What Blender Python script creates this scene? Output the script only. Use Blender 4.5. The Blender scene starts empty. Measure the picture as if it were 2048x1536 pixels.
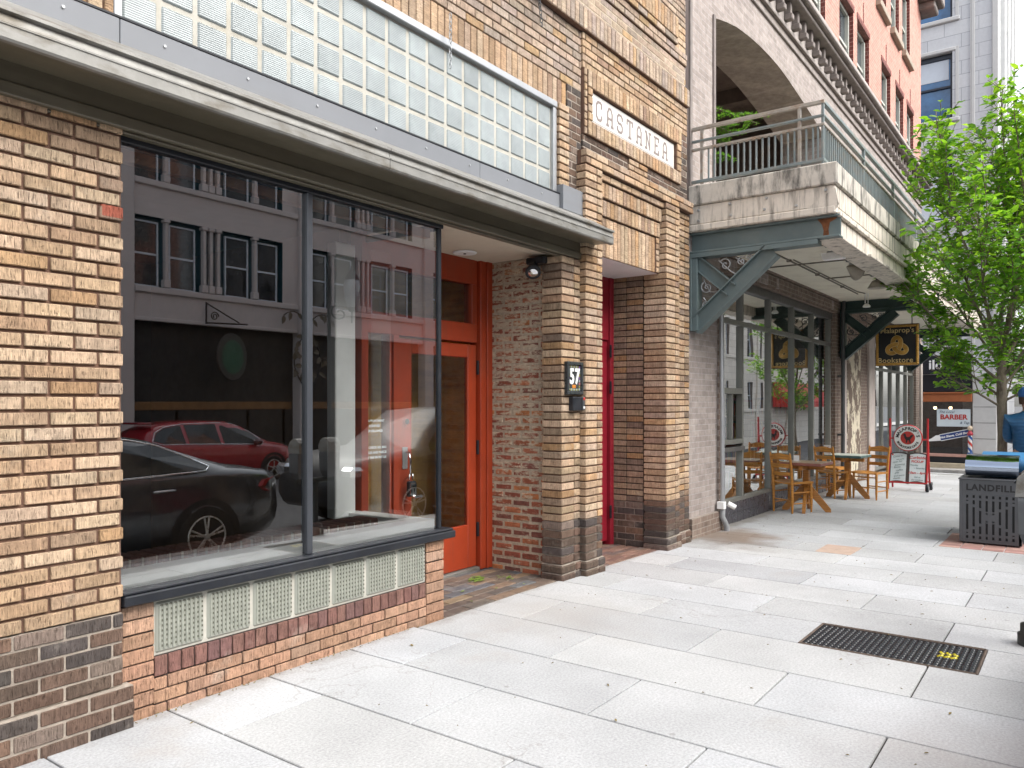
import bpy, bmesh, math, random
from mathutils import Vector, Matrix
R = math.radians
random.seed(7)
scn = bpy.context.scene
COL = scn.collection

# ------------------------------------------------------------------ camera
YAW = math.atan2(1136, 1553)
cam_d = bpy.data.cameras.new('camera')
cam = bpy.data.objects.new('camera', cam_d); COL.objects.link(cam)
cam.location = (0, -3.65, 1.525)
cam.rotation_euler = (R(90), 0, -(math.pi/2 - YAW))
cam_d.sensor_width = 36.0
cam_d.lens = 1553/2048*36.0
cam_d.shift_y = 37/2048
cam_d.clip_start = 0.05; cam_d.clip_end = 2000
scn.camera = cam

# ------------------------------------------------------------------ sky, sun, exposure
SUN_EL, SUN_AZ = 46.0, 172.0          # azimuth measured clockwise from +Y (facade faces -Y = 180)
w = bpy.data.worlds.new('World'); scn.world = w; w.use_nodes = True
nt = w.node_tree; nt.nodes.clear()
out = nt.nodes.new('ShaderNodeOutputWorld'); bg = nt.nodes.new('ShaderNodeBackground')
sky = nt.nodes.new('ShaderNodeTexSky'); sky.sky_type = 'NISHITA'; sky.sun_disc = False
sky.sun_elevation = R(SUN_EL); sky.sun_rotation = R(SUN_AZ); sky.dust_density = 3.0
hs = nt.nodes.new('ShaderNodeHueSaturation'); hs.inputs['Saturation'].default_value = 0.30
hs.inputs['Value'].default_value = 1.0
nt.links.new(sky.outputs[0], hs.inputs['Color']); nt.links.new(hs.outputs[0], bg.inputs['Color'])
bg.inputs['Strength'].default_value = 0.15
nt.links.new(bg.outputs[0], out.inputs['Surface'])
sl = bpy.data.lights.new('sun', 'SUN'); sl.energy = 1.5; sl.angle = R(60); sl.color = (1.0, 0.96, 0.9)
so = bpy.data.objects.new('sun', sl); COL.objects.link(so)
d = Vector((math.sin(R(SUN_AZ))*math.cos(R(SUN_EL)), math.cos(R(SUN_AZ))*math.cos(R(SUN_EL)), math.sin(R(SUN_EL))))
so.rotation_euler = d.to_track_quat('Z', 'Y').to_euler(); so.location = d*60
scn.view_settings.view_transform = 'Standard'; scn.view_settings.look = 'None'
scn.view_settings.gamma = 1.0
scn.view_settings.exposure = 1.45
scn.cycles.max_bounces = 10; scn.cycles.diffuse_bounces = 5; scn.cycles.glossy_bounces = 5
scn.cycles.transparent_max_bounces = 24; scn.cycles.transmission_bounces = 8

# ------------------------------------------------------------------ mesh builder
def _cbt():
    V = {}; vs = []
    for sx in (-1, 1):
        for sy in (-1, 1):
            for sz in (-1, 1):
                for a in range(3):
                    V[(sx, sy, sz, a)] = len(vs); vs.append(((sx, sy, sz), a))
    fs = []
    for a in range(3):
        b, c = (a+1) % 3, (a+2) % 3
        for s in (-1, 1):
            q = []
            for tb, tc in ((-1, -1), (1, -1), (1, 1), (-1, 1)):
                k = [0, 0, 0]; k[a] = s; k[b] = tb; k[c] = tc
                q.append(V[(*k, a)])
            fs.append(q if s > 0 else q[::-1])
    for a in range(3):           # edge along axis a joins faces b and c
        b, c = (a+1) % 3, (a+2) % 3
        for sb in (-1, 1):
            for sc in (-1, 1):
                def k(sa, ax):
                    t = [0, 0, 0]; t[a] = sa; t[b] = sb; t[c] = sc
                    return V[(*t, ax)]
                q = [k(-1, b), k(1, b), k(1, c), k(-1, c)]
                fs.append(q if sb*sc < 0 else q[::-1])
    for sx in (-1, 1):
        for sy in (-1, 1):
            for sz in (-1, 1):
                q = [V[(sx, sy, sz, 0)], V[(sx, sy, sz, 1)], V[(sx, sy, sz, 2)]]
                fs.append(q if sx*sy*sz > 0 else q[::-1])
    # verify orientation
    P = [Vector([k[i]*(1.0 if i == a else 0.8) for i in range(3)]) for k, a in vs]
    res = []
    for q in fs:
        n = (P[q[1]]-P[q[0]]).cross(P[q[2]]-P[q[0]])
        ctr = sum((P[i] for i in q), Vector())/len(q)
        res.append(q if n.dot(ctr) > 0 else q[::-1])
    return vs, res
CBV, CBF = _cbt()
BXF = [(0, 3, 2, 1), (4, 5, 6, 7), (0, 1, 5, 4), (1, 2, 6, 5), (2, 3, 7, 6), (3, 0, 4, 7)]

class MB:
    def __init__(s): s.v = []; s.f = []; s.m = []; s.c = []; s.sm = []
    def add(s, vs, fs, m=0, c=(1, 1, 1), smooth=False):
        o = len(s.v); s.v.extend([tuple(p) for p in vs])
        for f in fs:
            s.f.append([i+o for i in f]); s.m.append(m); s.c.append(c); s.sm.append(smooth)
        return s
    def box(s, x0, x1, y0, y1, z0, z1, m=0, c=(1, 1, 1)):
        return s.add([(x0, y0, z0), (x1, y0, z0), (x1, y1, z0), (x0, y1, z0), (x0, y0, z1), (x1, y0, z1), (x1, y1, z1), (x0, y1, z1)], BXF, m, c)
    def cb(s, x0, x1, y0, y1, z0, z1, m=0, c=(1, 1, 1), ch=0.004):
        ct = ((x0+x1)/2, (y0+y1)/2, (z0+z1)/2); h = (abs(x1-x0)/2, abs(y1-y0)/2, abs(z1-z0)/2)
        ch = min(ch, min(h)*0.6)
        vs = [[ct[i]+k[i]*(h[i] if i == a else h[i]-ch) for i in range(3)] for k, a in CBV]
        return s.add(vs, CBF, m, c)
    def tube(s, path, r, n=8, m=0, c=(1, 1, 1), closed=False, smooth=True):
        P = [Vector(p) for p in path]; N = len(P)
        rr = r if isinstance(r, (list, tuple)) else [r]*N
        vs = []; fs = []; up = None
        for i in range(N):
            if closed: t = P[(i+1) % N]-P[i-1]
            else: t = P[min(i+1, N-1)]-P[max(i-1, 0)]
            if t.length < 1e-9: t = Vector((0, 0, 1))
            t.normalize()
            if up is None:
                up = Vector((0, 0, 1)) if abs(t.z) < 0.9 else Vector((1, 0, 0))
            a = t.cross(up)
            if a.length < 1e-6: a = t.orthogonal()
            a.normalize(); b = a.cross(t); up = b
            for k in range(n):
                th = 2*math.pi*k/n
                vs.append(P[i]+a*math.cos(th)*rr[i]+b*math.sin(th)*rr[i])
        for i in range(N if closed else N-1):
            j = (i+1) % N
            for k in range(n):
                k2 = (k+1) % n
                fs.append((i*n+k, i*n+k2, j*n+k2, j*n+k))
        s.add(vs, fs, m, c, smooth)
        if not closed:
            s.add([vs[k] for k in range(n)][::-1], [list(range(n))], m, c)
            s.add([vs[(N-1)*n+k] for k in range(n)], [list(range(n))], m, c)
        return s
    def lathe(s, prof, o=(0, 0, 0), n=20, m=0, c=(1, 1, 1), axis='z', smooth=True):
        vs = []; fs = []
        for r, z in prof:
            for k in range(n):
                th = 2*math.pi*k/n
                x, y = r*math.cos(th), r*math.sin(th)
                p = (x, y, z) if axis == 'z' else ((z, x, y) if axis == 'x' else (x, z, y))
                vs.append((p[0]+o[0], p[1]+o[1], p[2]+o[2]))
        for i in range(len(prof)-1):
            for k in range(n):
                k2 = (k+1) % n
                q = (i*n+k, i*n+k2, (i+1)*n+k2, (i+1)*n+k)
                fs.append(q if axis != 'y' else q[::-1])
        e0 = list(range(n))[::-1]; e1 = [(len(prof)-1)*n+k for k in range(n)]
        if axis == 'y': e0.reverse(); e1.reverse()
        s.add(vs, fs, m, c, smooth)
        s.add(vs[:n], [[i for i in e0]], m, c)
        s.add(vs[-n:], [[i-(len(prof)-1)*n for i in e1]], m, c)
        return s
    def prism(s, poly, o, ax, ay, depth, m=0, c=(1, 1, 1)):
        """poly in (ax, ay), front face towards ax x ay, extruded backwards by depth"""
        ax, ay, o = Vector(ax), Vector(ay), Vector(o); n = ax.cross(ay)
        A = sum(poly[i][0]*poly[(i+1) % len(poly)][1]-poly[(i+1) % len(poly)][0]*poly[i][1] for i in range(len(poly)))
        if A < 0: poly = poly[::-1]
        k = len(poly)
        f = [o+ax*p[0]+ay*p[1] for p in poly]; b = [p-n*depth for p in f]
        s.add(f+b, [list(range(k)), list(range(2*k-1, k-1, -1))]+[(i, k+i, k+(i+1) % k, (i+1) % k) for i in range(k)], m, c)
        return s
    def merge(s, o, M=None, m=None):
        vs = [M @ Vector(p) for p in o.v] if M is not None else o.v
        b = len(s.v); s.v.extend([tuple(p) for p in vs])
        for f, mm, cc, ss in zip(o.f, o.m, o.c, o.sm):
            s.f.append([i+b for i in f]); s.m.append(mm if m is None else m); s.c.append(cc); s.sm.append(ss)
        return s

ORG = {}
def build(name, mb, mats, parent=None, recalc=False, label=None):
    if not isinstance(mats, (list, tuple)): mats = [mats]
    o3 = ORG.get(parent.name, (0, 0, 0)) if parent else (0, 0, 0)
    me = bpy.data.meshes.new(name)
    me.from_pydata([(p[0]-o3[0], p[1]-o3[1], p[2]-o3[2]) for p in mb.v], [], mb.f)
    for m in mats: me.materials.append(m)
    me.polygons.foreach_set('material_index', mb.m)
    me.polygons.foreach_set('use_smooth', mb.sm)
    at = me.color_attributes.new('Col', 'FLOAT_COLOR', 'CORNER')
    buf = []
    for f, c in zip(mb.f, mb.c): buf.extend([c[0], c[1], c[2], 1.0]*len(f))
    at.data.foreach_set('color', buf)
    if recalc:
        b = bmesh.new(); b.from_mesh(me); bmesh.ops.recalc_face_normals(b, faces=b.faces); b.to_mesh(me); b.free()
    me.update()
    ob = bpy.data.objects.new(name, me); COL.objects.link(ob)
    if parent:
        ob.parent = parent; ORG[ob.name] = o3
    if label: ob['label'] = label
    return ob
def tag(o, label, cat, group=None):
    o['label'] = label; o['category'] = cat
    if group: o['group'] = group
    return o
def thing(name, label, cat, loc=(0, 0, 0), rz=0.0, group=None):
    o = bpy.data.objects.new(name, None); COL.objects.link(o)
    o.empty_display_size = 0.1
    o.location = loc; o.rotation_euler = (0, 0, rz)
    ORG[o.name] = (0, 0, 0) if rz or group == '_local' else tuple(loc)
    if group == '_local': group = None
    return tag(o, label, cat, group)
def local(name, label, cat, group=None):
    o = bpy.data.objects.new(name, None); COL.objects.link(o); o.empty_display_size = 0.1
    ORG[o.name] = (0, 0, 0)
    return tag(o, label, cat, group)
def struct(name, mb, mats):
    o = build(name, mb, mats); o['kind'] = 'structure'; return o
def dup(root, loc, rz, label=None, parent=None):
    r = root.copy(); COL.objects.link(r)
    if parent is None:
        r.location = loc; r.rotation_euler = (0, 0, rz)
        if label: r['label'] = label
    else: r.parent = parent
    for ch in list(root.children): dup(ch, None, None, None, r)
    return r
def text_mb(body, size, depth=0.002, shear=0.0, align='CENTER', space=1.0, bold=0.0):
    cu = bpy.data.curves.new('txt', 'FONT'); cu.body = body; cu.size = size; cu.extrude = depth/2
    cu.align_x = align; cu.align_y = 'CENTER'; cu.shear = shear; cu.space_character = space; cu.offset = bold
    cu.resolution_u = 3
    ob = bpy.data.objects.new('txt', cu); COL.objects.link(ob)
    dg = bpy.context.evaluated_depsgraph_get(); dg.update()
    me = bpy.data.meshes.new_from_object(ob.evaluated_get(dg))
    mb = MB(); mb.add([tuple(v.co) for v in me.vertices], [list(p.vertices) for p in me.polygons])
    bpy.data.objects.remove(ob); bpy.data.curves.remove(cu); bpy.data.meshes.remove(me)
    return mb
def basis(o, ax, ay):
    ax, ay = Vector(ax).normalized(), Vector(ay).normalized(); n = ax.cross(ay)
    M = Matrix.Identity(4)
    for i in range(3): M[i][0] = ax[i]; M[i][1] = ay[i]; M[i][2] = n[i]; M[i][3] = o[i]
    return M
FX = lambda x, y, z: basis((x, y, z), (0, -1, 0), (0, 0, 1))     # faces -X
FY = lambda x, y, z: basis((x, y, z), (1, 0, 0), (0, 0, 1))      # faces -Y

# ------------------------------------------------------------------ materials
def nmat(name):
    m = bpy.data.materials.new(name); m.use_nodes = True
    nt = m.node_tree; b = nt.nodes['Principled BSDF']
    return m, nt, b, nt.links
def coords(nt, scale=(1, 1, 1)):
    tc = nt.nodes.new('ShaderNodeTexCoord'); mp = nt.nodes.new('ShaderNodeMapping')
    mp.inputs['Scale'].default_value = scale
    nt.links.new(tc.outputs['Object'], mp.inputs['Vector']); return mp.outputs[0]
def noise(nt, vec, scale, detail=4, rough=0.6):
    n = nt.nodes.new('ShaderNodeTexNoise'); n.inputs['Scale'].default_value = scale
    n.inputs['Detail'].default_value = detail; n.inputs['Roughness'].default_value = rough
    nt.links.new(vec, n.inputs['Vector']); return n.outputs['Fac']
def ramp(nt, fac, p0, c0, p1, c1):
    r = nt.nodes.new('ShaderNodeValToRGB'); e = r.color_ramp.elements
    g = lambda c: (c, c, c, 1) if isinstance(c, (int, float)) else (*c, 1)
    e[0].position = p0; e[0].color = g(c0); e[1].position = p1; e[1].color = g(c1)
    nt.links.new(fac, r.inputs[0]); return r.outputs[0]
def mix(nt, a, b, fac, mode='MIX'):
    x = nt.nodes.new('ShaderNodeMix'); x.data_type = 'RGBA'; x.blend_type = mode
    for k_, val in ((6, a), (7, b), (0, fac)):
        sock = x.inputs[k_]
        if isinstance(val, (int, float)): sock.default_value = val if k_ == 0 else (val, val, val, 1)
        elif isinstance(val, tuple): sock.default_value = (*val, 1)
        else: nt.links.new(val, sock)
    return x.outputs[2]
def bump(nt, b, h, strength=0.3, dist=0.01, prev=None):
    n = nt.nodes.new('ShaderNodeBump'); n.inputs['Strength'].default_value = strength; n.inputs['Distance'].default_value = dist
    nt.links.new(h, n.inputs['Height'])
    if prev is not None: nt.links.new(prev, n.inputs['Normal'])
    nt.links.new(n.outputs[0], b.inputs['Normal']); return n.outputs[0]
def mat(name, col, rough=0.6, metal=0.0, var=0.15, vs=6.0, bmp=0.0, bs=60.0, attr=False, spec=None, coat=0.0, dirt=0.0, dirtcol=(0.12, 0.1, 0.08), dscale=(2, 2, 2), dth=(.5, .72)):
    m, nt, b, L = nmat(name)
    v = coords(nt); base = col
    if attr:
        a = nt.nodes.new('ShaderNodeVertexColor'); a.layer_name = 'Col'; base = a.outputs[0]
    f = ramp(nt, noise(nt, v, vs, 5), 0.25, 1-var, 0.75, 1+var)
    c = mix(nt, base, f, 1.0, 'MULTIPLY')
    if dirt > 0:
        dv = coords(nt, dscale)
        c = mix(nt, c, dirtcol, ramp(nt, noise(nt, dv, 1.6, 8, 0.65), dth[0], 0.0, dth[1], dirt))
    L.new(c, b.inputs['Base Color'])
    b.inputs['Roughness'].default_value = rough; b.inputs['Metallic'].default_value = metal
    if spec is not None: b.inputs['Specular IOR Level'].default_value = spec
    b.inputs['Coat Weight'].default_value = coat
    rr = ramp(nt, noise(nt, v, vs*2.3, 4), 0.3, max(rough-0.08, 0.02), 0.7, min(rough+0.08, 1.0))
    L.new(rr, b.inputs['Roughness'])
    if bmp > 0: bump(nt, b, noise(nt, v, bs, 6, 0.7), bmp, 0.01)
    return m
def rugbrick(name, horizontal=False, var=0.30, stren=1.0):
    m, nt, b, L = nmat(name)
    a = nt.nodes.new('ShaderNodeVertexColor'); a.layer_name = 'Col'
    s = (10, 10, 120) if horizontal else (120, 120, 8)
    v = coords(nt, s); v0 = coords(nt)
    wob = noise(nt, v, 1.0, 6, 0.7); big = noise(nt, v0, 14, 5, 0.7); fine = noise(nt, v0, 150, 3, 0.6)
    c = mix(nt, a.outputs[0], ramp(nt, wob, 0.3, 1-var, 0.7, 1+var), 1.0, 'MULTIPLY')
    c = mix(nt, c, ramp(nt, big, 0.3, 0.74, 0.7, 1.22), 1.0, 'MULTIPLY')
    c = mix(nt, c, (0.62, 0.56, 0.47), ramp(nt, noise(nt, v0, 3.1, 6, 0.7), 0.58, 0.0, 0.8, 0.45))
    c = mix(nt, c, (0.06, 0.045, 0.035), ramp(nt, noise(nt, v0, 48, 4, 0.7), 0.68, 0.0, 0.8, 0.45))
    worm = noise(nt, coords(nt, (38, 38, 170) if horizontal else (170, 170, 30)), 1.0, 2, 0.5)
    c = mix(nt, c, (0.09, 0.055, 0.035), ramp(nt, worm, 0.28, 0.5, 0.40, 0.0))
    L.new(c, b.inputs['Base Color']); b.inputs['Roughness'].default_value = 0.9
    b.inputs['Specular IOR Level'].default_value = 0.25
    n1 = bump(nt, b, wob, stren, 0.012); n2 = bump(nt, b, ramp(nt, worm, .28, 0.0, .44, 1.0), 0.9, 0.006, n1); bump(nt, b, fine, 0.25, 0.004, n2)
    return m
def brickproc(name, c1, c2, mortar, bw=0.2, bh=0.07, ms=0.006, var=0.25, dirt=0.0, dirtcol=(0.1, 0.08, 0.07), bmp=0.5, off=0.5, dscale=(1, 1, .35), vert=False):
    m, nt, b, L = nmat(name)
    tc = nt.nodes.new('ShaderNodeTexCoord'); sp = nt.nodes.new('ShaderNodeSeparateXYZ'); L.new(tc.outputs['Object'], sp.inputs[0])
    ad = nt.nodes.new('ShaderNodeMath'); ad.operation = 'ADD'; L.new(sp.outputs[0], ad.inputs[0]); L.new(sp.outputs[1], ad.inputs[1])
    cb = nt.nodes.new('ShaderNodeCombineXYZ')
    if vert == 'floor': L.new(sp.outputs[0], cb.inputs[0]); L.new(sp.outputs[1], cb.inputs[1])
    else: L.new(ad.outputs[0], cb.inputs[0]); L.new(sp.outputs[2], cb.inputs[1])
    br = nt.nodes.new('ShaderNodeTexBrick'); L.new(cb.outputs[0], br.inputs['Vector'])
    br.inputs['Scale'].default_value = 1; br.inputs['Brick Width'].default_value = bw; br.inputs['Row Height'].default_value = bh
    br.inputs['Mortar Size'].default_value = ms; br.inputs['Mortar Smooth'].default_value = 0.2; br.offset = off
    br.inputs['Color1'].default_value = (*c1, 1); br.inputs['Color2'].default_value = (*c2, 1); br.inputs['Mortar'].default_value = (*mortar, 1)
    v = coords(nt)
    c = mix(nt, br.outputs[0], ramp(nt, noise(nt, v, 9, 6, .7), 0.3, 1-var, 0.7, 1+var), 1.0, 'MULTIPLY')
    if dirt > 0:
        c = mix(nt, c, dirtcol, ramp(nt, noise(nt, coords(nt, dscale), 2.0, 8, .7), 0.48, 0.0, 0.75, dirt))
    L.new(c, b.inputs['Base Color']); b.inputs['Roughness'].default_value = 0.85
    inv = nt.nodes.new('ShaderNodeMath'); inv.operation = 'SUBTRACT'; inv.inputs[0].default_value = 1.0; L.new(br.outputs['Fac'], inv.inputs[1])
    n1 = bump(nt, b, inv.outputs[0], bmp, 0.006); bump(nt, b, noise(nt, v, 70, 5, .7), 0.2, 0.006, n1)
    return m
def glassmat(name, refl=0.3, tint=(0.85, 0.9, 0.88), rough=0.0, warp=0.0, dust=0.0):
    m = bpy.data.materials.new(name); m.use_nodes = True; nt = m.node_tree; nt.nodes.clear()
    o = nt.nodes.new('ShaderNodeOutputMaterial'); tr = nt.nodes.new('ShaderNodeBsdfTransparent'); gl = nt.nodes.new('ShaderNodeBsdfGlossy')
    tr.inputs[0].default_value = (*tint, 1); gl.inputs['Roughness'].default_value = rough; gl.inputs[0].default_value = (0.95, 0.97, 0.97, 1)
    fr = nt.nodes.new('ShaderNodeFresnel'); fr.inputs['IOR'].default_value = 1.5
    ma = nt.nodes.new('ShaderNodeMapRange'); ma.inputs['From Min'].default_value = 0; ma.inputs['From Max'].default_value = 1
    ma.inputs['To Min'].default_value = refl; ma.inputs['To Max'].default_value = 1.0
    nt.links.new(fr.outputs[0], ma.inputs['Value'])
    mx = nt.nodes.new('ShaderNodeMixShader'); nt.links.new(ma.outputs[0], mx.inputs[0]); nt.links.new(tr.outputs[0], mx.inputs[1]); nt.links.new(gl.outputs[0], mx.inputs[2])
    last = mx.outputs[0]
    if warp > 0:
        n = nt.nodes.new('ShaderNodeBump'); n.inputs['Strength'].default_value = warp; n.inputs['Distance'].default_value = 0.02
        nt.links.new(noise(nt, coords(nt, (1, 1, 1)), 1.3, 1, .4), n.inputs['Height']); nt.links.new(n.outputs[0], gl.inputs['Normal'])
    if dust > 0:
        df = nt.nodes.new('ShaderNodeBsdfDiffuse'); df.inputs[0].default_value = (0.6, 0.58, 0.52, 1)
        m2 = nt.nodes.new('ShaderNodeMixShader'); v = coords(nt)
        nt.links.new(ramp(nt, noise(nt, v, 55, 4, .8), 0.72, 0.0, 0.80, dust), m2.inputs[0])
        nt.links.new(last, m2.inputs[1]); nt.links.new(df.outputs[0], m2.inputs[2]); last = m2.outputs[0]
    nt.links.new(last, o.inputs['Surface']); return m
def clearmat(name):
    m = bpy.data.materials.new(name); m.use_nodes = True; nt = m.node_tree; nt.nodes.clear()
    o = nt.nodes.new('ShaderNodeOutputMaterial'); tr = nt.nodes.new('ShaderNodeBsdfTransparent'); nt.links.new(tr.outputs[0], o.inputs['Surface']); return m
def emis(name, col, st):
    m, nt, b, L = nmat(name); b.inputs['Base Color'].default_value = (*col, 1)
    b.inputs['Emission Color'].default_value = (*col, 1); b.inputs['Emission Strength'].default_value = st; return m

M = {}
M['rug'] = rugbrick('rug_brick'); M['rugh'] = rugbrick('rug_brick_soldier', True)
M['mortar'] = mat('brown_mortar', (0.15, 0.085, 0.058), 0.95, var=0.35, vs=20, bmp=0.4, bs=120)
M['gmortar'] = mat('grey_mortar', (0.34, 0.29, 0.24), 0.95, var=0.3, vs=25, bmp=0.4, bs=120, dirt=.6)
M['lmortar'] = mat('sand_mortar', (0.50, 0.42, 0.31), 0.95, var=0.25, vs=20, bmp=0.4, bs=120)
M['bmortar'] = mat('black_joint_mortar', (0.06, 0.045, 0.04), 0.95, var=0.3, vs=20, bmp=0.3)
M['black'] = mat('black_painted_metal', (0.014, 0.016, 0.021), 0.42, var=0.3, bmp=0.08, bs=30, dirt=.2, dirtcol=(.09, .085, .08), spec=.35)
M['bluegrey'] = mat('blue_grey_flashing', (0.185, 0.195, 0.212), 0.5, 0.0, var=0.07, vs=2, bmp=0.05, bs=3, dirt=.25, dirtcol=(.16, .15, .14), dscale=(.4, 4, 4))
M['alum'] = mat('weathered_aluminium', (0.25, 0.245, 0.228), 0.5, 0.35, var=0.15, vs=9, bmp=0.1, bs=40, dirt=.9, dirtcol=(.12, .10, .07), dscale=(2.5, 7, 7))
M['soffit'] = mat('canopy_soffit_brown', (0.105, 0.09, 0.062), 0.42, 0.0, var=0.12, vs=2, bmp=0.05, bs=20, dirt=.35, dirtcol=(.2, .18, .13), dscale=(1, 5, 5))
M['white'] = mat('white_paint', (0.84, 0.85, 0.84), 0.45, var=0.05, dirt=.15, dirtcol=(.4, .38, .34))
M['cream'] = mat('cream_ceiling', (0.60, 0.53, 0.42), 0.7, var=0.06, bmp=0.05)
M['red'] = mat('red_orange_paint', (0.33, 0.042, 0.013), 0.42, var=0.16, vs=3, bmp=0.12, bs=35, dirt=.5, dirtcol=(.22, .06, .03), dscale=(5, 5, 1.2))
_nt = M['red'].node_tree; _b = _nt.nodes['Principled BSDF']; _l = [l for l in _nt.links if l.to_socket == _b.inputs['Base Color']][0].from_socket
_v = coords(_nt); _c = mix(_nt, _l, (.16, .045, .025), ramp(_nt, noise(_nt, coords(_nt, (30, 30, 3)), 1.0, 5, .7), .56, 0.0, .75, .5))
_c = mix(_nt, _c, (.50, .36, .28), ramp(_nt, noise(_nt, _v, 60, 3, .7), .735, 0.0, .75, .8))
_nt.links.new(_c, _b.inputs['Base Color'])
M['crimson'] = mat('crimson_paint', (0.25, 0.012, 0.025), 0.4, var=0.1)
M['amber'] = mat('amber_wood_panel', (0.66, 0.36, 0.09), 0.6, var=0.3, vs=4, dirt=.5, dirtcol=(.15, .07, .02), dscale=(1, 1, 8))
M['brownwall'] = mat('brown_interior_wall', (0.16, 0.10, 0.055), 0.8, var=0.2)
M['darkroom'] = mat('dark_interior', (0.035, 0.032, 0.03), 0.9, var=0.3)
M['glass'] = glassmat('shop_glass', 0.31, (0.97, 0.99, 0.98), warp=0.012, dust=.55)
M['glass2'] = glassmat('side_glass', 0.08, (0.95, 0.98, 0.97), dust=.25)
M['glass3'] = glassmat('storefront_glass', 0.62, (0.92, 0.95, 0.94), warp=0.05)
M['clear'] = clearmat('glass_back_face')
M['darkglass'] = mat('dark_window_glass', (0.02, 0.023, 0.026), 0.04, var=0.2, spec=0.8)
M['chrome'] = mat('chrome', (0.75, 0.76, 0.78), 0.12, 1.0, var=0.03)
M['steel'] = mat('grey_steel', (0.42, 0.43, 0.44), 0.38, 0.6, var=0.1)
M['darksteel'] = mat('dark_grey_steel', (0.075, 0.08, 0.085), 0.45, 0.2, var=0.15)
M['blacktext'] = mat('black_letters', (0.012, 0.012, 0.013), 0.5, var=0.05)
M['redtext'] = mat('red_letters', (0.45, 0.03, 0.025), 0.5, var=0.05)
M['whitetext'] = mat('white_letters', (0.8, 0.8, 0.8), 0.5, var=0.02)
def zg(x):
    if x < 5.1: return 0.0
    if x < 10.5: return -0.0185*(x-5.1)
    if x < 20: return -0.1
    if x < 34: return -0.1-0.067*(x-20)
    return -1.04

# ------------------------------------------------------------------ ground
M['concrete'], _nt, _b, _L = nmat('broomed_concrete')
_a = _nt.nodes.new('ShaderNodeVertexColor'); _a.layer_name = 'Col'
_v = coords(_nt)
_c = mix(_nt, _a.outputs[0], ramp(_nt, noise(_nt, _v, 1.3, 6, .6), .25, .84, .75, 1.12), 1.0, 'MULTIPLY')
_c = mix(_nt, _c, ramp(_nt, noise(_nt, _v, 75, 4, .75), .3, .70, .7, 1.2), 1.0, 'MULTIPLY')
_c = mix(_nt, _c, (0.33, 0.28, 0.23), ramp(_nt, noise(_nt, _v, .75, 8, .7), .60, 0.0, .85, .55))
_c = mix(_nt, _c, (0.16, 0.15, 0.14), ramp(_nt, noise(_nt, _v, 34, 4, .75), .70, 0.0, .78, .55))
def _spot(c, p, r0, r1, colr, amt):
    vm = _nt.nodes.new('ShaderNodeVectorMath'); vm.operation = 'DISTANCE'; vm.inputs[1].default_value = p
    nz = _nt.nodes.new('ShaderNodeVectorMath'); nz.operation = 'ADD'; n2 = _nt.nodes.new('ShaderNodeTexNoise'); n2.inputs['Scale'].default_value = 3.0; n2.inputs['Detail'].default_value = 7
    _nt.links.new(_v, n2.inputs['Vector']); _nt.links.new(_v, nz.inputs[0]); _nt.links.new(n2.outputs['Color'], nz.inputs[1]); _nt.links.new(nz.outputs[0], vm.inputs[0])
    return mix(_nt, c, colr, ramp(_nt, vm.outputs['Value'], r0, amt, r1, 0.0))
_c = _spot(_c, (9.6, .25, .45), .25, .75, (.17, .115, .075), .8)
_c = _spot(_c, (9.0, .05, .45), .1, .6, (.12, .09, .07), .6)
_c = _spot(_c, (4.2, -2.9, .5), .1, .8, (.28, .235, .215), .35)
_c = _spot(_c, (5.2, -.1, .5), .1, .8, (.30, .27, .24), .4)
_vo = _nt.nodes.new('ShaderNodeTexVoronoi'); _vo.inputs['Scale'].default_value = 2.7; _nt.links.new(_v, _vo.inputs['Vector'])
_c = mix(_nt, _c, (.20, .19, .18), ramp(_nt, _vo.outputs['Distance'], .028, .55, .05, 0.0))
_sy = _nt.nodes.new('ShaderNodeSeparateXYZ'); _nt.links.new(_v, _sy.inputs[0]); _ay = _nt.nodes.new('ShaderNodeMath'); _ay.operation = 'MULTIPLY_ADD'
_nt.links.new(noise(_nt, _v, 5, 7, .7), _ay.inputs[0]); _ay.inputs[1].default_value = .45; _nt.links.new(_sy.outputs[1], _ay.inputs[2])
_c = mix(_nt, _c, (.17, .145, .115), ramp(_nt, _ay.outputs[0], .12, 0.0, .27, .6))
_vo2 = _nt.nodes.new('ShaderNodeTexVoronoi'); _vo2.inputs['Scale'].default_value = .8; _vo2.feature = 'DISTANCE_TO_EDGE'; _wn = _nt.nodes.new('ShaderNodeVectorMath'); _wn.operation = 'ADD'
_n3 = _nt.nodes.new('ShaderNodeTexNoise'); _n3.inputs['Scale'].default_value = 2.5; _n3.inputs['Detail'].default_value = 8; _nt.links.new(_v, _n3.inputs['Vector']); _nt.links.new(_n3.outputs['Color'], _wn.inputs[0]); _nt.links.new(_v, _wn.inputs[1]); _nt.links.new(_wn.outputs[0], _vo2.inputs['Vector'])
_c = mix(_nt, _c, (.22, .20, .18), mix(_nt, 0.0, ramp(_nt, _vo2.outputs['Distance'], .0, .5, .006, 0.0), ramp(_nt, noise(_nt, _v, .5, 2, .5), .58, 0.0, .62, 1.0)))
_L.new(_c, _b.inputs['Base Color']); _b.inputs['Roughness'].default_value = .85
_n = bump(_nt, _b, noise(_nt, coords(_nt, (140, 5, 1)), 1.0, 4, .6), .12, .004)
bump(_nt, _b, noise(_nt, _v, 160, 3, .7), .22, .003, _n)
M['joint'] = mat('joint_dirt', (0.035, 0.03, 0.025), .95, var=.4, vs=12)
M['asphalt'] = mat('asphalt', (0.075, 0.075, 0.078), .85, var=.25, vs=3, bmp=.4, bs=150, dirt=.4, dirtcol=(.13, .125, .12))
M['kerb'] = mat('kerb_concrete', (0.40, 0.39, 0.37), .85, var=.2, bmp=.2, dirt=.5)

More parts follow.
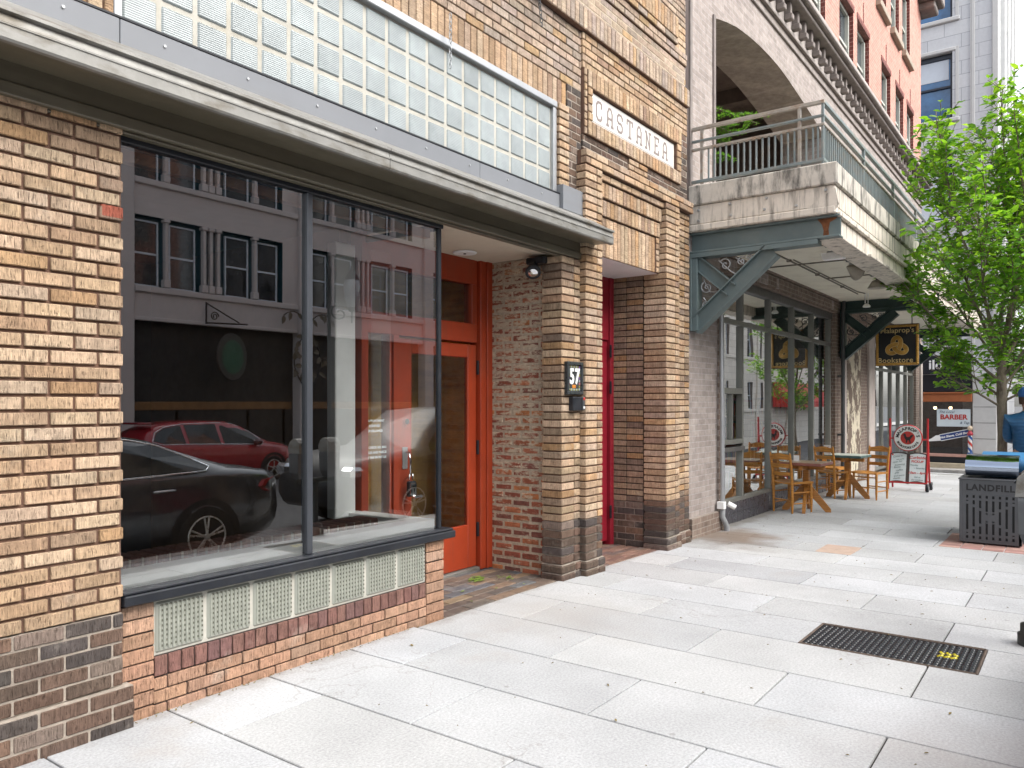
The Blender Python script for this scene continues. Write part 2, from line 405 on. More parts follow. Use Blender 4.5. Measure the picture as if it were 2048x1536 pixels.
CURB = -3.5
def slab(mb, x0, x1, y0, y1, c, g=.005):
    n = 2 if x0 < 5.1 < x1 or x0 < 10.5 < x1 else 1
    xs = [x0+g, x1-g]
    vs = []
    for x in xs:
        for y in (y0+g, y1-g): vs.append((x, y, zg(x)))
    z = zg
    e = .003
    inner = []
    # top face with a tiny arris
    t = [(x0+g+e, y0+g+e, z(x0+g)), (x1-g-e, y0+g+e, z(x1-g)), (x1-g-e, y1-g-e, z(x1-g)), (x0+g+e, y1-g-e, z(x0+g))]
    o = [(x0+g, y0+g, z(x0)-.004), (x1-g, y0+g, z(x1)-.004), (x1-g, y1-g, z(x1)-.004), (x0+g, y1-g, z(x0)-.004)]
    b = [(p[0], p[1], p[2]-.02) for p in o]
    mb.add(t+o+b, [(0, 1, 2, 3)]+[(4+i, 4+(i+1) % 4, (i+1) % 4, i) for i in range(4)]+[(8+i, 8+(i+1) % 4, 4+(i+1) % 4, 4+i) for i in range(4)], 0, c)
mb = MB(); rnd = random.Random(3)
k = -12
while 2.10+.59*k < 34:
    xa = 2.10+.59*k; xb = xa+.59
    ph = -.46 if k % 2 == 0 else -1.08
    ys = [1.4]
    y = ph+1.24*2
    while y > CURB+.1:
        if y < 1.39: ys.append(y)
        y -= 1.24
    ys.append(CURB)
    if xa < 22:
        for i in range(len(ys)-1):
            g = rnd.uniform(.86, 1.06); tq = rnd.uniform(-.012, .010); base = (.422*g, (.431+tq*.3)*g, (.44+tq)*g)
            if abs(xa-9.15) < .3 and ys[i] < -1.0 and ys[i] > -1.2: pass
            y0, y1 = ys[i+1], ys[i]
            if y1 > 0.0 and xa > 3.7 and xb < 8.6: y1 = -0.02
            if y1-y0 < .02: continue
            # keep the utility cover clear
            if 5.0 < xa+.3 < 5.62 and y0 < -2.2 < y1:
                slab(mb, xa, xb, -2.205, y1, base); continue
            if 5.0 < xa+.3 < 5.62 and -3.3 < y0 < -2.8 and False: continue
            if 5.0 < xa+.3 < 5.62 and y1 <= -2.2 and y1 > -3.1:
                slab(mb, xa, xb, y0, -3.185, base); continue
            slab(mb, xa, xb, y0, y1, base)
    k += 1
struct('sidewalk', mb, M['concrete'])
mb = MB()
for a, b in ((-60, 5.1), (5.1, 10.5), (10.5, 20)):
    mb.add([(a, CURB, zg(a)-.015), (b, CURB, zg(b)-.015), (b, 2.5, zg(b)-.015), (a, 2.5, zg(a)-.015)], [(0, 1, 2, 3)])
struct('sidewalk_joint_bed', mb, M['joint'])
# big ground: road falls away from the near kerb, hill falls along the street beyond x = 20
def zr(x, y):
    b = zg(x)-.22
    if y < CURB: b += (y-CURB)*.028 if y > -16.4 else (-16.4-CURB)*.028
    return b
mb = MB()
xs = [-600, -60, 5.1, 10.5, 20, 22.2, 26, 30, 34, 60, 600]; ys = [-600, -120, -40, -16.4, -10, CURB]
for i in range(len(xs)-1):
    for j in range(len(ys)-1):
        mb.add([(x, y, zr(x, y)) for x, y in ((xs[i], ys[j]), (xs[i+1], ys[j]), (xs[i+1], ys[j+1]), (xs[i], ys[j+1]))], [(0, 1, 2, 3)])
# cross street beyond the corner
for a, b in ((20.06, 22.2), (22.2, 26), (26, 30), (30, 34), (34, 60), (60, 600)):
    mb.add([(a, CURB, zr(a, CURB)), (b, CURB, zr(b, CURB)), (b, 600, zr(b, CURB)), (a, 600, zr(a, CURB))], [(0, 1, 2, 3)])
mb.add([(-600, CURB+.2, -.24), (20.06, CURB+.2, -.34), (20.06, 600, -.34), (-600, 600, -.24)], [(0, 1, 2, 3)])
struct('street', mb, M['asphalt'])
mb = MB()
for a, b in ((-60, 5.1), (5.1, 10.5), (10.5, 20)):
    n = max(1, int((b-a)/2.4))
    for i in range(n):
        x0 = a+(b-a)*i/n; x1 = a+(b-a)*(i+1)/n
        vs = [(x0+.004, CURB-.16, zg(x0)), (x1-.004, CURB-.16, zg(x1)), (x1-.004, CURB-.003, zg(x1)+.002), (x0+.004, CURB-.003, zg(x0)+.002)]
        vs += [(p[0], p[1], p[2]-.35) for p in vs]
        mb.add(vs, [(0, 1, 2, 3), (0, 4, 5, 1), (1, 5, 6, 2), (3, 7, 4, 0)])
mb.add([(20, -3.6, -.099), (20.14, -3.6, -.103), (20.14, 12, -.103), (20, 12, -.099), (20, -3.6, -.5), (20.14, -3.6, -.5), (20.14, 12, -.5), (20, 12, -.5)], BXF[1:])
mb.add([(20, -3.6, -.099), (20.14, -3.6, -.103), (20.14, 12, -.103), (20, 12, -.099)], [(0, 1, 2, 3)])
struct('kerb', mb, M['kerb'])
M['brickpaver'] = brickproc('brick_paver_strip', (.20, .09, .065), (.15, .07, .055), (.16, .14, .12), .22, .11, .008, vert='floor')
M['crossing'] = mat('white_road_paint', (.62, .62, .60), .7, var=.2, dirt=.4)
mb = MB()
for i in range(7):
    y0 = -3.0+i*.9
    mb.add([(x, y, zr(x, CURB)+.006) for x, y in ((29.8, y0), (32.6, y0), (32.6, y0+.5), (29.8, y0+.5))], [(0, 1, 2, 3)])
struct('crosswalk', mb, M['crossing'])
mb = MB()
for a, b in ((33.0, 33.9),):
    mb.cb(33.0, 34.0, -14, 14, -2.0, -.98, 0, ch=.01)
struct('far_kerb_pavement', mb, M['kerb'])
mb = MB()
mb.add([(-60, -16.4, zr(0, -16.4)+.14), (20, -16.4, zr(20, -16.4)+.14), (60, -16.4, zr(60, -16.4)+.14), (200, -16.4, zr(60, -16.4)+.14), (200, -19, zr(60, -16.4)+.2), (60, -19, zr(60, -16.4)+.2), (20, -19, zr(20, -16.4)+.2), (-60, -19, zr(0, -16.4)+.2)],
       [(0, 7, 6, 1), (1, 6, 5, 2), (2, 5, 4, 3)])
mb.add([(-60, -16.4, zr(0, -16.4)-.01), (20, -16.4, zr(20, -16.4)-.01), (20, -16.4, zr(20, -16.4)+.14), (-60, -16.4, zr(0, -16.4)+.14)], [(0, 1, 2, 3)])
struct('far_pavement', mb, M['kerb'])

# ------------------------------------------------------------------ brick laying
rb = random.Random(11)
TAN = [(.48, .337, .218)]*5+[(.45, .303, .19)]*3+[(.52, .385, .265)]*4+[(.40, .28, .185)]*2+[(.46, .29, .16)]+[(.32, .22, .155)]+[(.47, .35, .252)]*3
PALE = [(.46, .355, .27)]*4+[(.42, .315, .24)]*3+[(.41, .33, .275)]*3+[(.43, .29, .165)]+[(.34, .275, .22)]*2
GREYTAN = [(.34, .25, .17)]*3+[(.29, .21, .145)]*3+[(.38, .28, .18)]*2+[(.24, .18, .135)]*2+[(.40, .25, .13)]
DARK = [(.125, .088, .068)]*3+[(.155, .10, .075)]*3+[(.09, .075, .068)]*2+[(.18, .115, .08)]+[(.21, .16, .13)]
SALM = [(.42, .25, .165)]*3+[(.45, .28, .19)]*2+[(.38, .225, .145)]+[(.42, .27, .19)]
MAUV = [(.22, .115, .095)]*2+[(.25, .135, .11)]+[(.19, .105, .095)]
OLD = [(.32, .105, .055)]*3+[(.25, .075, .045)]*3+[(.36, .13, .06)]+[(.20, .075, .055)]*2+[(.42, .16, .06)]
def bcol(pal):
    c = rb.choice(pal); k = rb.uniform(.84, 1.14); return tuple(min(.9, v*k*rb.uniform(.982, 1.018)) for v in c)
def brick(mb, axis, a0, a1, z0, z1, front, depth, c, m=0, jit=.002, ch=.0035):
    f = front+rb.uniform(-jit, jit)
    if axis == 'x': mb.cb(a0, a1, f, f+depth, z0, z1, m, c, ch)
    else: mb.cb(f, f+depth, a0, a1, z0, z1, m, c, ch)
def lay(mb, axis, a0, a1, z0, z1, front, pal, L=.213, h=.0677, j=.011, depth=.06, bond='run', ph=0.0, m=0, mm=1, rake=.012, back=.25, jit=.002, zph=None, ch=.0035, jv=None):
    jv = j if jv is None else jv
    n = max(1, round((z1-z0)/h)); hh = (z1-z0)/n
    for r in range(n):
        za, zb = z0+r*hh+j/2, z0+(r+1)*hh-j/2
        off = ph+(L/2 if (bond == 'run' and r % 2) else 0)
        a = a0+off-L*math.ceil(off/L) if off > 0 else a0+off
        while a < a1-1e-4:
            b0, b1 = max(a+jv/2, a0), min(a+L-jv/2, a1)
            if b1-b0 > .018: brick(mb, axis, b0, b1, za+rb.uniform(-.001, .001), zb+rb.uniform(-.001, .001), front, depth, bcol(pal), m, jit, ch)
            a += L
    if mm is not None:
        if axis == 'x': mb.box(a0+.004, a1-.004, front+rake, front+back, z0+.002, z1-.002, mm)
        else: mb.box(front+rake, front+back, a0+.004, a1-.004, z0+.002, z1-.002, mm)
def soldier(mb, a0, a1, z0, z1, front, pal, wd=.0735, j=.010, depth=.06, m=2, mm=1, rake=.012, back=.2):
    n = max(1, round((a1-a0)/wd)); w_ = (a1-a0)/n
    for i in range(n):
        brick(mb, 'x', a0+i*w_+j/2, a0+(i+1)*w_-j/2, z0+j/2, z1-j/2, front, depth, bcol(pal), m)
    mb.box(a0+.004, a1-.004, front+rake, front+back, z0+.002, z1-.002, mm)

# ================================================================== tan brick shop building
bb = thing('brick_building', 'tan rug-brick shop building with grey metal canopy, glass-block transom and CASTANEA tablet', 'building', (1.86, 0, 0))
H = .0677
# --- left pier and the wall above (one brick wall)
wl = MB()
lay(wl, 'x', -2.0, 1.862, .542, 2.84, -.03, TAN, L=.2085, ph=.10, j=.0135, rake=.015)
# one odd red brick in the pier
brick(wl, 'x', 1.762, 1.862, 2.382, 2.437, -.032, .06, (.34, .10, .065))
lay(wl, 'x', -2.0, 1.862, .20, .542, -.03, DARK, L=.2085, ph=.06, j=.011, mm=3, rake=.006)
lay(wl, 'x', -2.0, 1.90, -.02, .20, -.062, DARK, L=.2085, h=.073, ph=.15, j=.012, mm=3, rake=.006)
# wall above
for i, (z0, z1, fr, pal, md) in enumerate((
        (4.12, 4.335, -.0, TAN, 's'), (4.335, 4.89, -.0, PALE, 'r'), (4.89, 5.09, -.055, PALE, 's'), (5.09, 5.36, .0, PALE, 'f'),
        (5.36, 5.50, -.02, PALE, 'r'), (5.50, 5.568, -.045, PALE, 'r'), (5.568, 5.80, -.05, TAN, 's'), (5.80, 7.4, .0, PALE, 'r'))):
    x1 = 8.36
    if z0 < 4.3: x1 = 5.80
    elif z0 < 4.8: x1 = 6.05
    elif 5.4 < z0 < 5.7: x1 = 8.06
    if md == 's': soldier(wl, -2.0, x1, z0, z1, fr, pal)
    elif md == 'f': lay(wl, 'x', -2.0, x1, z0, z1, fr, PALE, j=.009, mm=4, rake=.003)
    else: lay(wl, 'x', -2.0, x1, z0, z1, fr, pal, j=.010, ph=.03*i)
lay(wl, 'x', 8.06, 8.36, 5.50, 5.80, .0, TAN, ph=.1)
soldier(wl, -2.0, 1.86, 3.32, 3.53, .0, TAN); lay(wl, 'x', -2.0, 1.86, 3.53, 4.12, .0, TAN)
# column right of the glass blocks
lay(wl, 'x', 5.63, 5.80, 3.40, 4.12, -.035, TAN, L=.17, bond='stack', j=.014, rake=.03)
lay(wl, 'x', 5.80, 6.03, 3.40, 4.335, -.012, DARK, L=.155, j=.010, mm=3, rake=.004)
# portal panel
lay(wl, 'x', 6.05, 8.36, 4.56, 4.89, -.02, TAN, ph=.05)
lay(wl, 'x', 6.05, 6.10, 3.96, 4.56, -.04, TAN, L=.05, bond='stack'); lay(wl, 'x', 8.14, 8.36, 3.96, 4.56, -.02, DARK, L=.2, mm=3, rake=.005)
soldier(wl, 6.10, 8.14, 4.40, 4.56, -.05, TAN)
lay(wl, 'x', 6.10, 6.185, 4.10, 4.40, -.05, TAN, L=.085, bond='stack'); lay(wl, 'x', 8.03, 8.14, 4.10, 4.40, -.05, TAN, L=.11, bond='stack')
soldier(wl, 6.10, 8.14, 3.96, 4.10, -.05, TAN)
wl.box(6.10, 8.14, .03, .2, 4.0, 4.5, 1)
lay(wl, 'x', 6.05, 6.92, 3.79, 3.96, -.02, DARK, ph=.03, mm=3, rake=.004, h=.057)
lay(wl, 'x', 6.92, 7.32, 3.79, 3.96, -.035, TAN, h=.057); lay(wl, 'x', 7.32, 8.36, 3.79, 3.96, -.02, DARK, mm=3, rake=.004, h=.057)
lay(wl, 'x', 5.96, 8.33, 3.66, 3.79, -.11, TAN, h=.065, ph=.08)
lay(wl, 'x', 6.25, 7.62, 3.59, 3.655, -.075, TAN, h=.065)
soldier(wl, 6.25, 7.62, 3.44, 3.585, -.055, TAN)
soldier(wl, 6.25, 7.62, 3.28, 3.435, -.035, TAN)
soldier(wl, 6.33, 7.54, 2.90, 3.275, -.015, TAN)
lay(wl, 'x', 6.25, 6.33, 2.90, 3.275, -.03, TAN, L=.08, bond='stack'); lay(wl, 'x', 7.54, 7.62, 2.90, 3.275, -.03, TAN, L=.08, bond='stack')
wl.box(6.25, 7.62, .0, .35, 2.905, 3.64, 1)
build('wall', wl, [M['rug'], M['mortar'], M['rugh'], M['gmortar'], M['lmortar']], bb)
# --- pilasters
def pilaster(steps, zt, side):
    p = MB()
    for x0, x1, fr, zt_ in steps:
        zb = zg(x0)
        cut = .50+zb if zb > -.02 else .47
        for pal, za, zz, mm, grow in ((DARK, zb+.13, cut, 3, 0), (DARK, zb-.03, zb+.13, 3, .022), (None, cut, zt_, 1, 0)):
            n = max(1, round((zz-za)/H)); hh = (zz-za)/n
            for r in range(n):
                z0, z1 = za+r*hh, za+(r+1)*hh
                xm = x0+(x1-x0)*.67
                gx = grow
                for a, b in ((x0-gx, xm), (xm, x1+gx)):
                    pl = pal or (TAN if fr < -.1 else TAN+GREYTAN)
                    if grow: z_j = .004
                    p.cb(a+(.004 if a == xm else 0), b-(.004 if b == xm else 0), fr-gx+rb.uniform(-.002, .002), .16, z0+.006, z1-.006, 0, bcol(pl), .005 if not grow else .012)
            p.box(x0+.014-gx, x1-.014+gx, fr+.014-gx, .15, za, zz, mm)
    return build('pilaster', p, [M['rug'], M['mortar'], M['rugh'], M['gmortar']], bb)
pilaster([(5.65, 5.952, -.05, 2.80), (5.952, 6.25, -.11, 3.655)], 3.6, 0)
pilaster([(7.62, 7.952, -.11, 3.655), (7.952, 8.34, -.055, 3.655)], 3.6, 1)
# --- reveal of the second entrance (stack bond), ceiling, floor, crimson door
rv = MB()
lay(rv, 'y', .17, .95, .44, 2.92, 7.632, GREYTAN, L=.205, bond='stack', j=.011, jv=.008)
lay(rv, 'y', .17, .95, -.05, .44, 7.632, DARK, L=.215, h=.075, mm=3, rake=.005, j=.009)
lay(rv, 'y', .17, .95, -.1, 2.92, 6.0, GREYTAN, L=.205, bond='stack', back=.24)
build('entrance_reveal', rv, [M['rug'], M['bmortar'], M['rugh'], M['gmortar']], bb)
c2 = MB(); c2.box(6.2, 7.66, .0, 1.0, 2.90, 2.95); build('entrance_ceiling', c2, M['white'], bb)
M['tile'] = None
m_, nt_, b_, L_ = nmat('slate_brick_paving'); M['tile'] = m_
a_ = nt_.nodes.new('ShaderNodeVertexColor'); a_.layer_name = 'Col'; v_ = coords(nt_)
cc = mix(nt_, a_.outputs[0], ramp(nt_, noise(nt_, v_, 12, 6, .7), .3, .7, .7, 1.3), 1.0, 'MULTIPLY')
cc = mix(nt_, cc, (.26, .22, .17), ramp(nt_, noise(nt_, v_, 3, 8, .7), .5, 0.0, .8, .55))
L_.new(cc, b_.inputs['Base Color']); b_.inputs['Roughness'].default_value = .6; bump(nt_, b_, noise(nt_, v_, 30, 5, .7), .3, .006)
def floor(x0, x1, y0, y1, L, Wd, pal, jj=.009):
    f = MB(); y = y0; r = 0
    while y < y1-.01:
        x = x0-(L/2 if r % 2 else 0)
        while x < x1:
            a, b = max(x+jj/2, x0), min(x+L-jj/2, x1)
            if b-a > .02:
                za = zg((a+b)/2)
                f.cb(a, b, y+jj/2, min(y+Wd-jj/2, y1), za-.05, za+.002+rb.uniform(-.0015, .0015), 0, bcol(pal), .004)
            x += L
        y += Wd; r += 1
    for a, b in ((x0, x1),):
        f.add([(a, y0, zg(a)-.005), (b, y0, zg(b)-.005), (b, y1, zg(b)-.005), (a, y1, zg(a)-.005)], [(0, 1, 2, 3)], 1)
    return f
SLATE = [(.13, .10, .08), (.10, .085, .075), (.16, .11, .075), (.085, .09, .10), (.11, .11, .115), (.19, .14, .09), (.12, .09, .07), (.09, .07, .06)]
build('entry_floor', floor(4.17, 5.72, -.02, .84, .29, .108, SLATE), [M['tile'], M['lmortar']], bb)
build('entry_floor', floor(6.25, 7.62, -.02, .60, .30, .075, [(.15, .085, .065), (.13, .075, .06), (.17, .10, .075), (.12, .085, .075)], .007), [M['tile'], M['lmortar']], bb)
dr = MB(); dr.cb(6.3, 7.55, .57, .62, -.0, 2.2, 0); dr.cb(7.555, 7.632, .53, .64, -.05, 2.92); dr.cb(6.24, 6.295, .53, .64, -.05, 2.92); dr.cb(6.3, 7.55, .55, .63, 2.21, 2.92)
cd = build('crimson_door', dr, M['crimson'], bb)
for z in (.25, 1.62, 2.02): build('hinge', MB().cb(7.535, 7.56, .515, .535, z, z+.14), M['black'], cd)
# --- old red brick wall of the first recess
m_, nt_, b_, L_ = nmat('old_smeared_brick'); M['oldbrick'] = m_
a_ = nt_.nodes.new('ShaderNodeVertexColor'); a_.layer_name = 'Col'; v_ = coords(nt_)
cc = mix(nt_, a_.outputs[0], ramp(nt_, noise(nt_, v_, 22, 6, .75), .3, .65, .7, 1.35), 1.0, 'MULTIPLY')
sp_ = nt_.nodes.new('ShaderNodeSeparateXYZ'); tc_ = nt_.nodes.new('ShaderNodeTexCoord'); L_.new(tc_.outputs['Object'], sp_.inputs[0])
hgt = ramp(nt_, sp_.outputs[2], .3, -.0, 2.6, .10)
nn_ = nt_.nodes.new('ShaderNodeMath'); nn_.operation = 'ADD'; L_.new(noise(nt_, coords(nt_, (7, 7, 22)), 1.0, 8, .75), nn_.inputs[0]); L_.new(hgt, nn_.inputs[1])
sm_ = ramp(nt_, nn_.outputs[0], .568, 0.0, .635, .92)
cc = mix(nt_, cc, mix(nt_, (.47, .385, .27), (.56, .48, .36), noise(nt_, v_, 40, 4, .7)), sm_)
L_.new(cc, b_.inputs['Base Color']); b_.inputs['Roughness'].default_value = .95
n1_ = bump(nt_, b_, nn_.outputs[0], .8, .03); bump(nt_, b_, noise(nt_, v_, 90, 5, .75), .5, .008, n1_)
ow = MB()
lay(ow, 'y', .03, .90, -.03, 2.82, 5.718, OLD, L=.2, h=.0685, j=.014, mm=1, rake=.004, jit=.003, ch=.009, back=.25)
M['oldmortar'] = mat('old_lime_mortar', (.42, .35, .26), .95, var=.3, vs=30, bmp=.6, bs=90)
build('recess_brick_wall', ow, [M['oldbrick'], M['oldmortar']], bb)
# --- bulkhead under the display window
bk = MB()
lay(bk, 'x', 1.866, 2.03, -.02, .555, 0, SALM, L=.20, bond='stack', h=.071, j=.008, ph=0)
lay(bk, 'x', 3.985, 4.17, -.02, .555, 0, SALM, L=.19, bond='stack', h=.071, j=.008)
soldier(bk, 2.03, 3.985, .178, .282, 0, MAUV, wd=.0715, j=.008, m=0)
lay(bk, 'x', 2.03, 3.985, -.02, .178, 0, SALM, L=.213, h=.066, j=.008, ph=.07)
bk.box(1.9, 4.16, .09, .22, -.02, .55, 1)
lay(bk, 'y', .07, .80, -.02, .555, 4.098, SALM, L=.213, j=.008, back=.06, rake=.002)
build('bulkhead', bk, [M['rug'], M['bmortar'], M['rugh']], bb)
m_, nt_, b_, L_ = nmat('ribbed_glass_block'); M['gblock'] = m_
b_.inputs['Base Color'].default_value = (.32, .33, .285, 1); b_.inputs['Roughness'].default_value = .16; b_.inputs['Specular IOR Level'].default_value = .7
M['gblockrib'] = mat('glass_block_ribs', (.28, .29, .245), .18, var=.2, vs=20, spec=.7)
M['gblockdark'] = mat('glass_block_core', (.10, .10, .075), .2, var=.3, vs=30, spec=.7)
M['gmort'] = mat('white_block_mortar', (.43, .415, .365), .8, var=.15, vs=12, dirt=.5, dirtcol=(.3, .26, .18))
pit = (3.985-2.03)/7
gm = MB(); gm.box(2.032, 3.983, .012, .085, .284, .553); build('block_mortar', gm, M['gmort'], bb)
for i in range(7):
    g = MB(); x0 = 2.03+i*pit+.007; x1 = x0+pit-.014
    g.cb(x0, x1, .002, .06, .292, .546, 0, ch=.012)
    for k in range(10):          # vertical flutes
        xx = x0+.022+k*(pit-.064)/9
        g.tube([(xx, .002, .312), (xx, .002, .526)], .0085, 6, 1)
        for j2 in range(9):      # dimples seen through from the inner face
            zz = .322+j2*.0248
            g.cb(xx+.003, xx+.017, -.0025, .003, zz, zz+.011, 2, ch=.002)
    build('glass_block', g, [M['gblock'], M['gblockrib'], M['gblockdark']], bb)
# --- display window: sill, frame, panes, inner boards
dw = MB()
dw.cb(1.864, 4.25, -.045, .05, .562, .612, 0, ch=.006); dw.cb(1.864, 4.238, -.03, .05, .613, .628, 0, ch=.004)
dw.cb(4.17, 4.25, .051, .82, .562, .612, 0, ch=.006); dw.cb(4.17, 4.238, .051, .82, .613, .628, 0, ch=.004)
sill = build('window_sill', dw, M['black'], bb)
fr = MB()
fr.cb(1.864, 4.19, .02, .075, 2.765, 2.80, 0); fr.cb(2.981, 3.021, .022, .085, .628, 2.764, 1, ch=.004)
fr.cb(4.15, 4.18, .03, .06, .628, 2.764, 0); fr.cb(1.864, 1.884, .03, .075, .628, 2.764, 0); fr.cb(4.15, 4.185, .061, .80, 2.755, 2.80, 0)
M['mullion'] = mat('slate_mullion', (.055, .06, .07), .4, .2, var=.1)
wf = build('window_frame', fr, [M['black'], M['mullion']], bb)
def pane(name, x0, x1, y0, y1, z0, z1, parent, mt, face='y', back=None):
    g = MB(); g.box(x0, x1, y0, y1, z0, z1, 1)
    g.m[-6+(2 if face == 'y' else 5)] = 0
    return build(name, g, [mt, back or M['clear']], parent)
pane('window_pane', 1.885, 2.980, .050, .060, .63, 2.763, bb, M['glass'])
pane('window_pane', 3.022, 4.149, .050, .060, .63, 2.763, bb, M['glass'])
pane('window_pane', 4.160, 4.170, .063, .80, .63, 2.754, bb, M['glass2'], 'x')
ib = MB(); ib.cb(1.885, 4.145, .068, .20, .575, .695, 0); ib.cb(4.0, 4.145, .201, .86, .575, .695, 0)
ib.cb(3.87, 4.07, .80, .90, .66, 2.72, 0, ch=.008); ib.cb(3.86, 4.0, .24, .86, .45, .573, 0)
build('window_display_board', ib, M['white'], bb)
M['orangetrim'] = mat('orange_brown_trim', (.34, .15, .06), .5)
ldg = MB()
for i in range(26): brick(ldg, 'x', 1.89+i*.072, 1.955+i*.072, .60, .735, .23, .20, bcol(MAUV), jit=.004, ch=.008)
ldg.box(1.885, 3.75, .235, .42, .55, .728, 1)
build('inner_brick_ledge', ldg, [M['rug'], M['gmortar']], bb)
it = MB(); it.cb(1.885, 4.14, .10, .16, 2.70, 2.76, 0); build('window_inner_head', it, M['orangetrim'], bb)
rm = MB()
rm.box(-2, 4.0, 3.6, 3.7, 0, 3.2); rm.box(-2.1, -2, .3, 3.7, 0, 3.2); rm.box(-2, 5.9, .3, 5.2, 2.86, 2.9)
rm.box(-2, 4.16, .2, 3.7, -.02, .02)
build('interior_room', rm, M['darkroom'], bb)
rm = MB(); rm.box(4.02, 4.10, .93, 5.0, 0, 2.86); build('interior_partition', rm, M['brownwall'], bb)
rm = MB(); rm.box(4.1, 5.75, 1.45, 1.55, 0, 2.86); rm.box(5.75, 5.85, .95, 2.4, 0, 2.86); rm.box(4.1, 5.75, .9, 2.4, -.02, .012); build('hallway_wall', rm, M['amber'], bb)
# --- red door wall
rw = MB(); Y0, Y1 = .80, .90
rw.cb(4.11, 4.17, Y0-.02, Y1, 0, 2.84); rw.cb(4.171, 4.455, Y0, Y1, 0, .60); rw.cb(4.171, 5.545, Y0, Y1, 2.60, 2.84); rw.cb(4.171, 5.545, Y0, Y1, 2.07, 2.24)
rw.cb(4.455, 4.52, Y0-.02, Y1, 0, 2.069); rw.cb(5.56, 5.64, Y0-.03, Y1, 0, 2.84); rw.cb(5.641, 5.717, Y0-.045, Y1, 0, 2.84)
rw.cb(5.47, 5.545, Y0, Y1, 2.241, 2.599); rw.cb(4.171, 4.24, Y0, Y1, 2.241, 2.599); rw.cb(4.171, 4.20, Y0, Y1, .601, 2.069); rw.cb(4.43, 4.454, Y0, Y1, .601, 2.069)
dwall = build('door_wall', rw, M['red'], bb)
pane('transom_pane', 4.241, 5.469, .84, .85, 2.242, 2.598, dwall, M['glass2'])
pane('sidelight_pane', 4.201, 4.429, .84, .85, .602, 2.068, dwall, M['glass2'])
dr = MB()
dr.cb(4.53, 4.70, .815, .865, .03, 2.05, ch=.006); dr.cb(5.43, 5.55, .815, .865, .03, 2.05, ch=.006)
dr.cb(4.70, 5.43, .815, .865, .03, .42, ch=.006); dr.cb(4.70, 5.43, .815, .865, 1.93, 2.05, ch=.006)
door = build('red_door', dr, M['red'], bb)
pane('door_pane', 4.702, 5.428, .835, .845, .422, 1.928, door, M['glass2'])
hd = MB(); hd.cb(4.585, 4.645, .808, .816, .98, 1.16, 1); hd.tube([(4.615, .80, 1.12), (4.615, .765, 1.11), (4.615, .75, 1.05), (4.615, .755, .93), (4.615, .80, .90)], .009, 8)
build('deadbolt', MB().lathe([(.024, .79), (.026, .795), (.026, .815)], (4.62, 0, 1.37), 14, 0, axis='y'), M['chrome'], door); build('door_handle', hd, [M['chrome'], M['steel']], door)
for z in (.30, 1.05, 1.78): build('hinge', MB().cb(5.545, 5.567, .79, .815, z, z+.13), M['black'], door)
th = MB(); th.cb(4.46, 5.56, .78, .90, -.01, .025); build('door_threshold', th, M['alum'], bb)
ce = MB(); ce.box(4.17, 5.72, .02, .82, 2.82, 2.858); ce.box(5.0, 5.72, -.05, .02, 2.805, 2.82); build('recess_ceiling', ce, M['cream'], bb)
rl = MB(); rl.lathe([(.105, 2.815), (.10, 2.806), (.085, 2.804), (.02, 2.806)], (5.15, .62, 0), 24); rl.lathe([(.012, 2.80), (.012, 2.806)], (5.15, .62, 0), 10, 1)
build('recessed_light', rl, [M['white'], M['black']], bb)
# --- canopy
cn = MB()
X0, X1 = -2.0, 6.10
cn.box(X0, X1, -.29, -.051, 2.945, 2.965, 1)                    # soffit
cn.cb(X0, 6.13, -.05, .02, 2.862, 2.955, 1, ch=.004)            # beam
cn.cb(X0, 6.13, -.062, .03, 2.803, 2.861, 1, ch=.006)
cn.cb(X0, X1, -.028, .02, 2.79, 2.802, 1)
build('canopy_beam', cn, [M['alum'], M['soffit']], bb)
lip = MB()
prof = [(-.275, 2.925), (-.30, 2.925), (-.306, 2.935), (-.306, 2.982), (-.311, 2.985), (-.311, 2.992), (-.303, 2.997), (-.296, 3.03), (-.316, 3.036), (-.316, 3.050), (-.29, 3.052), (-.06, 3.19), (-.03, 3.19), (-.03, 3.17), (-.275, 3.02)]
for a, b in ((X0, 1.2), (1.204, 3.33), (3.334, X1)):
    lip.add([(a, y, z) for y, z in prof]+[(b, y, z) for y, z in prof], [[i, (i+1) % 15, 15+(i+1) % 15, 15+i][::-1] for i in range(15)]+[list(range(15)), list(range(29, 14, -1))], 0)
build('canopy_gutter', lip, M['alum'], bb, recalc=True)
fl = MB()
for a, b in ((X0, 1.84), (1.843, 4.53), (4.533, 5.63)): fl.cb(a, b, -.04, -.0, 3.185, 3.315, 0, ch=.003)
fl.cb(5.633, 6.04, -.075, .0, 3.185, 3.40, 0, ch=.003)
fl.cb(X0, 5.63, -.043, .0, 3.3155, 3.328, 2, ch=.002)
for i in range(16):
    x = -1.7+i*.47; fl.lathe([(.007, -.046), (.009, -.04)], (x, 0, 3.265), 8, 1, axis='y')
build('flashing', fl, [M['bluegrey'], M['steel'], M['black']], bb)
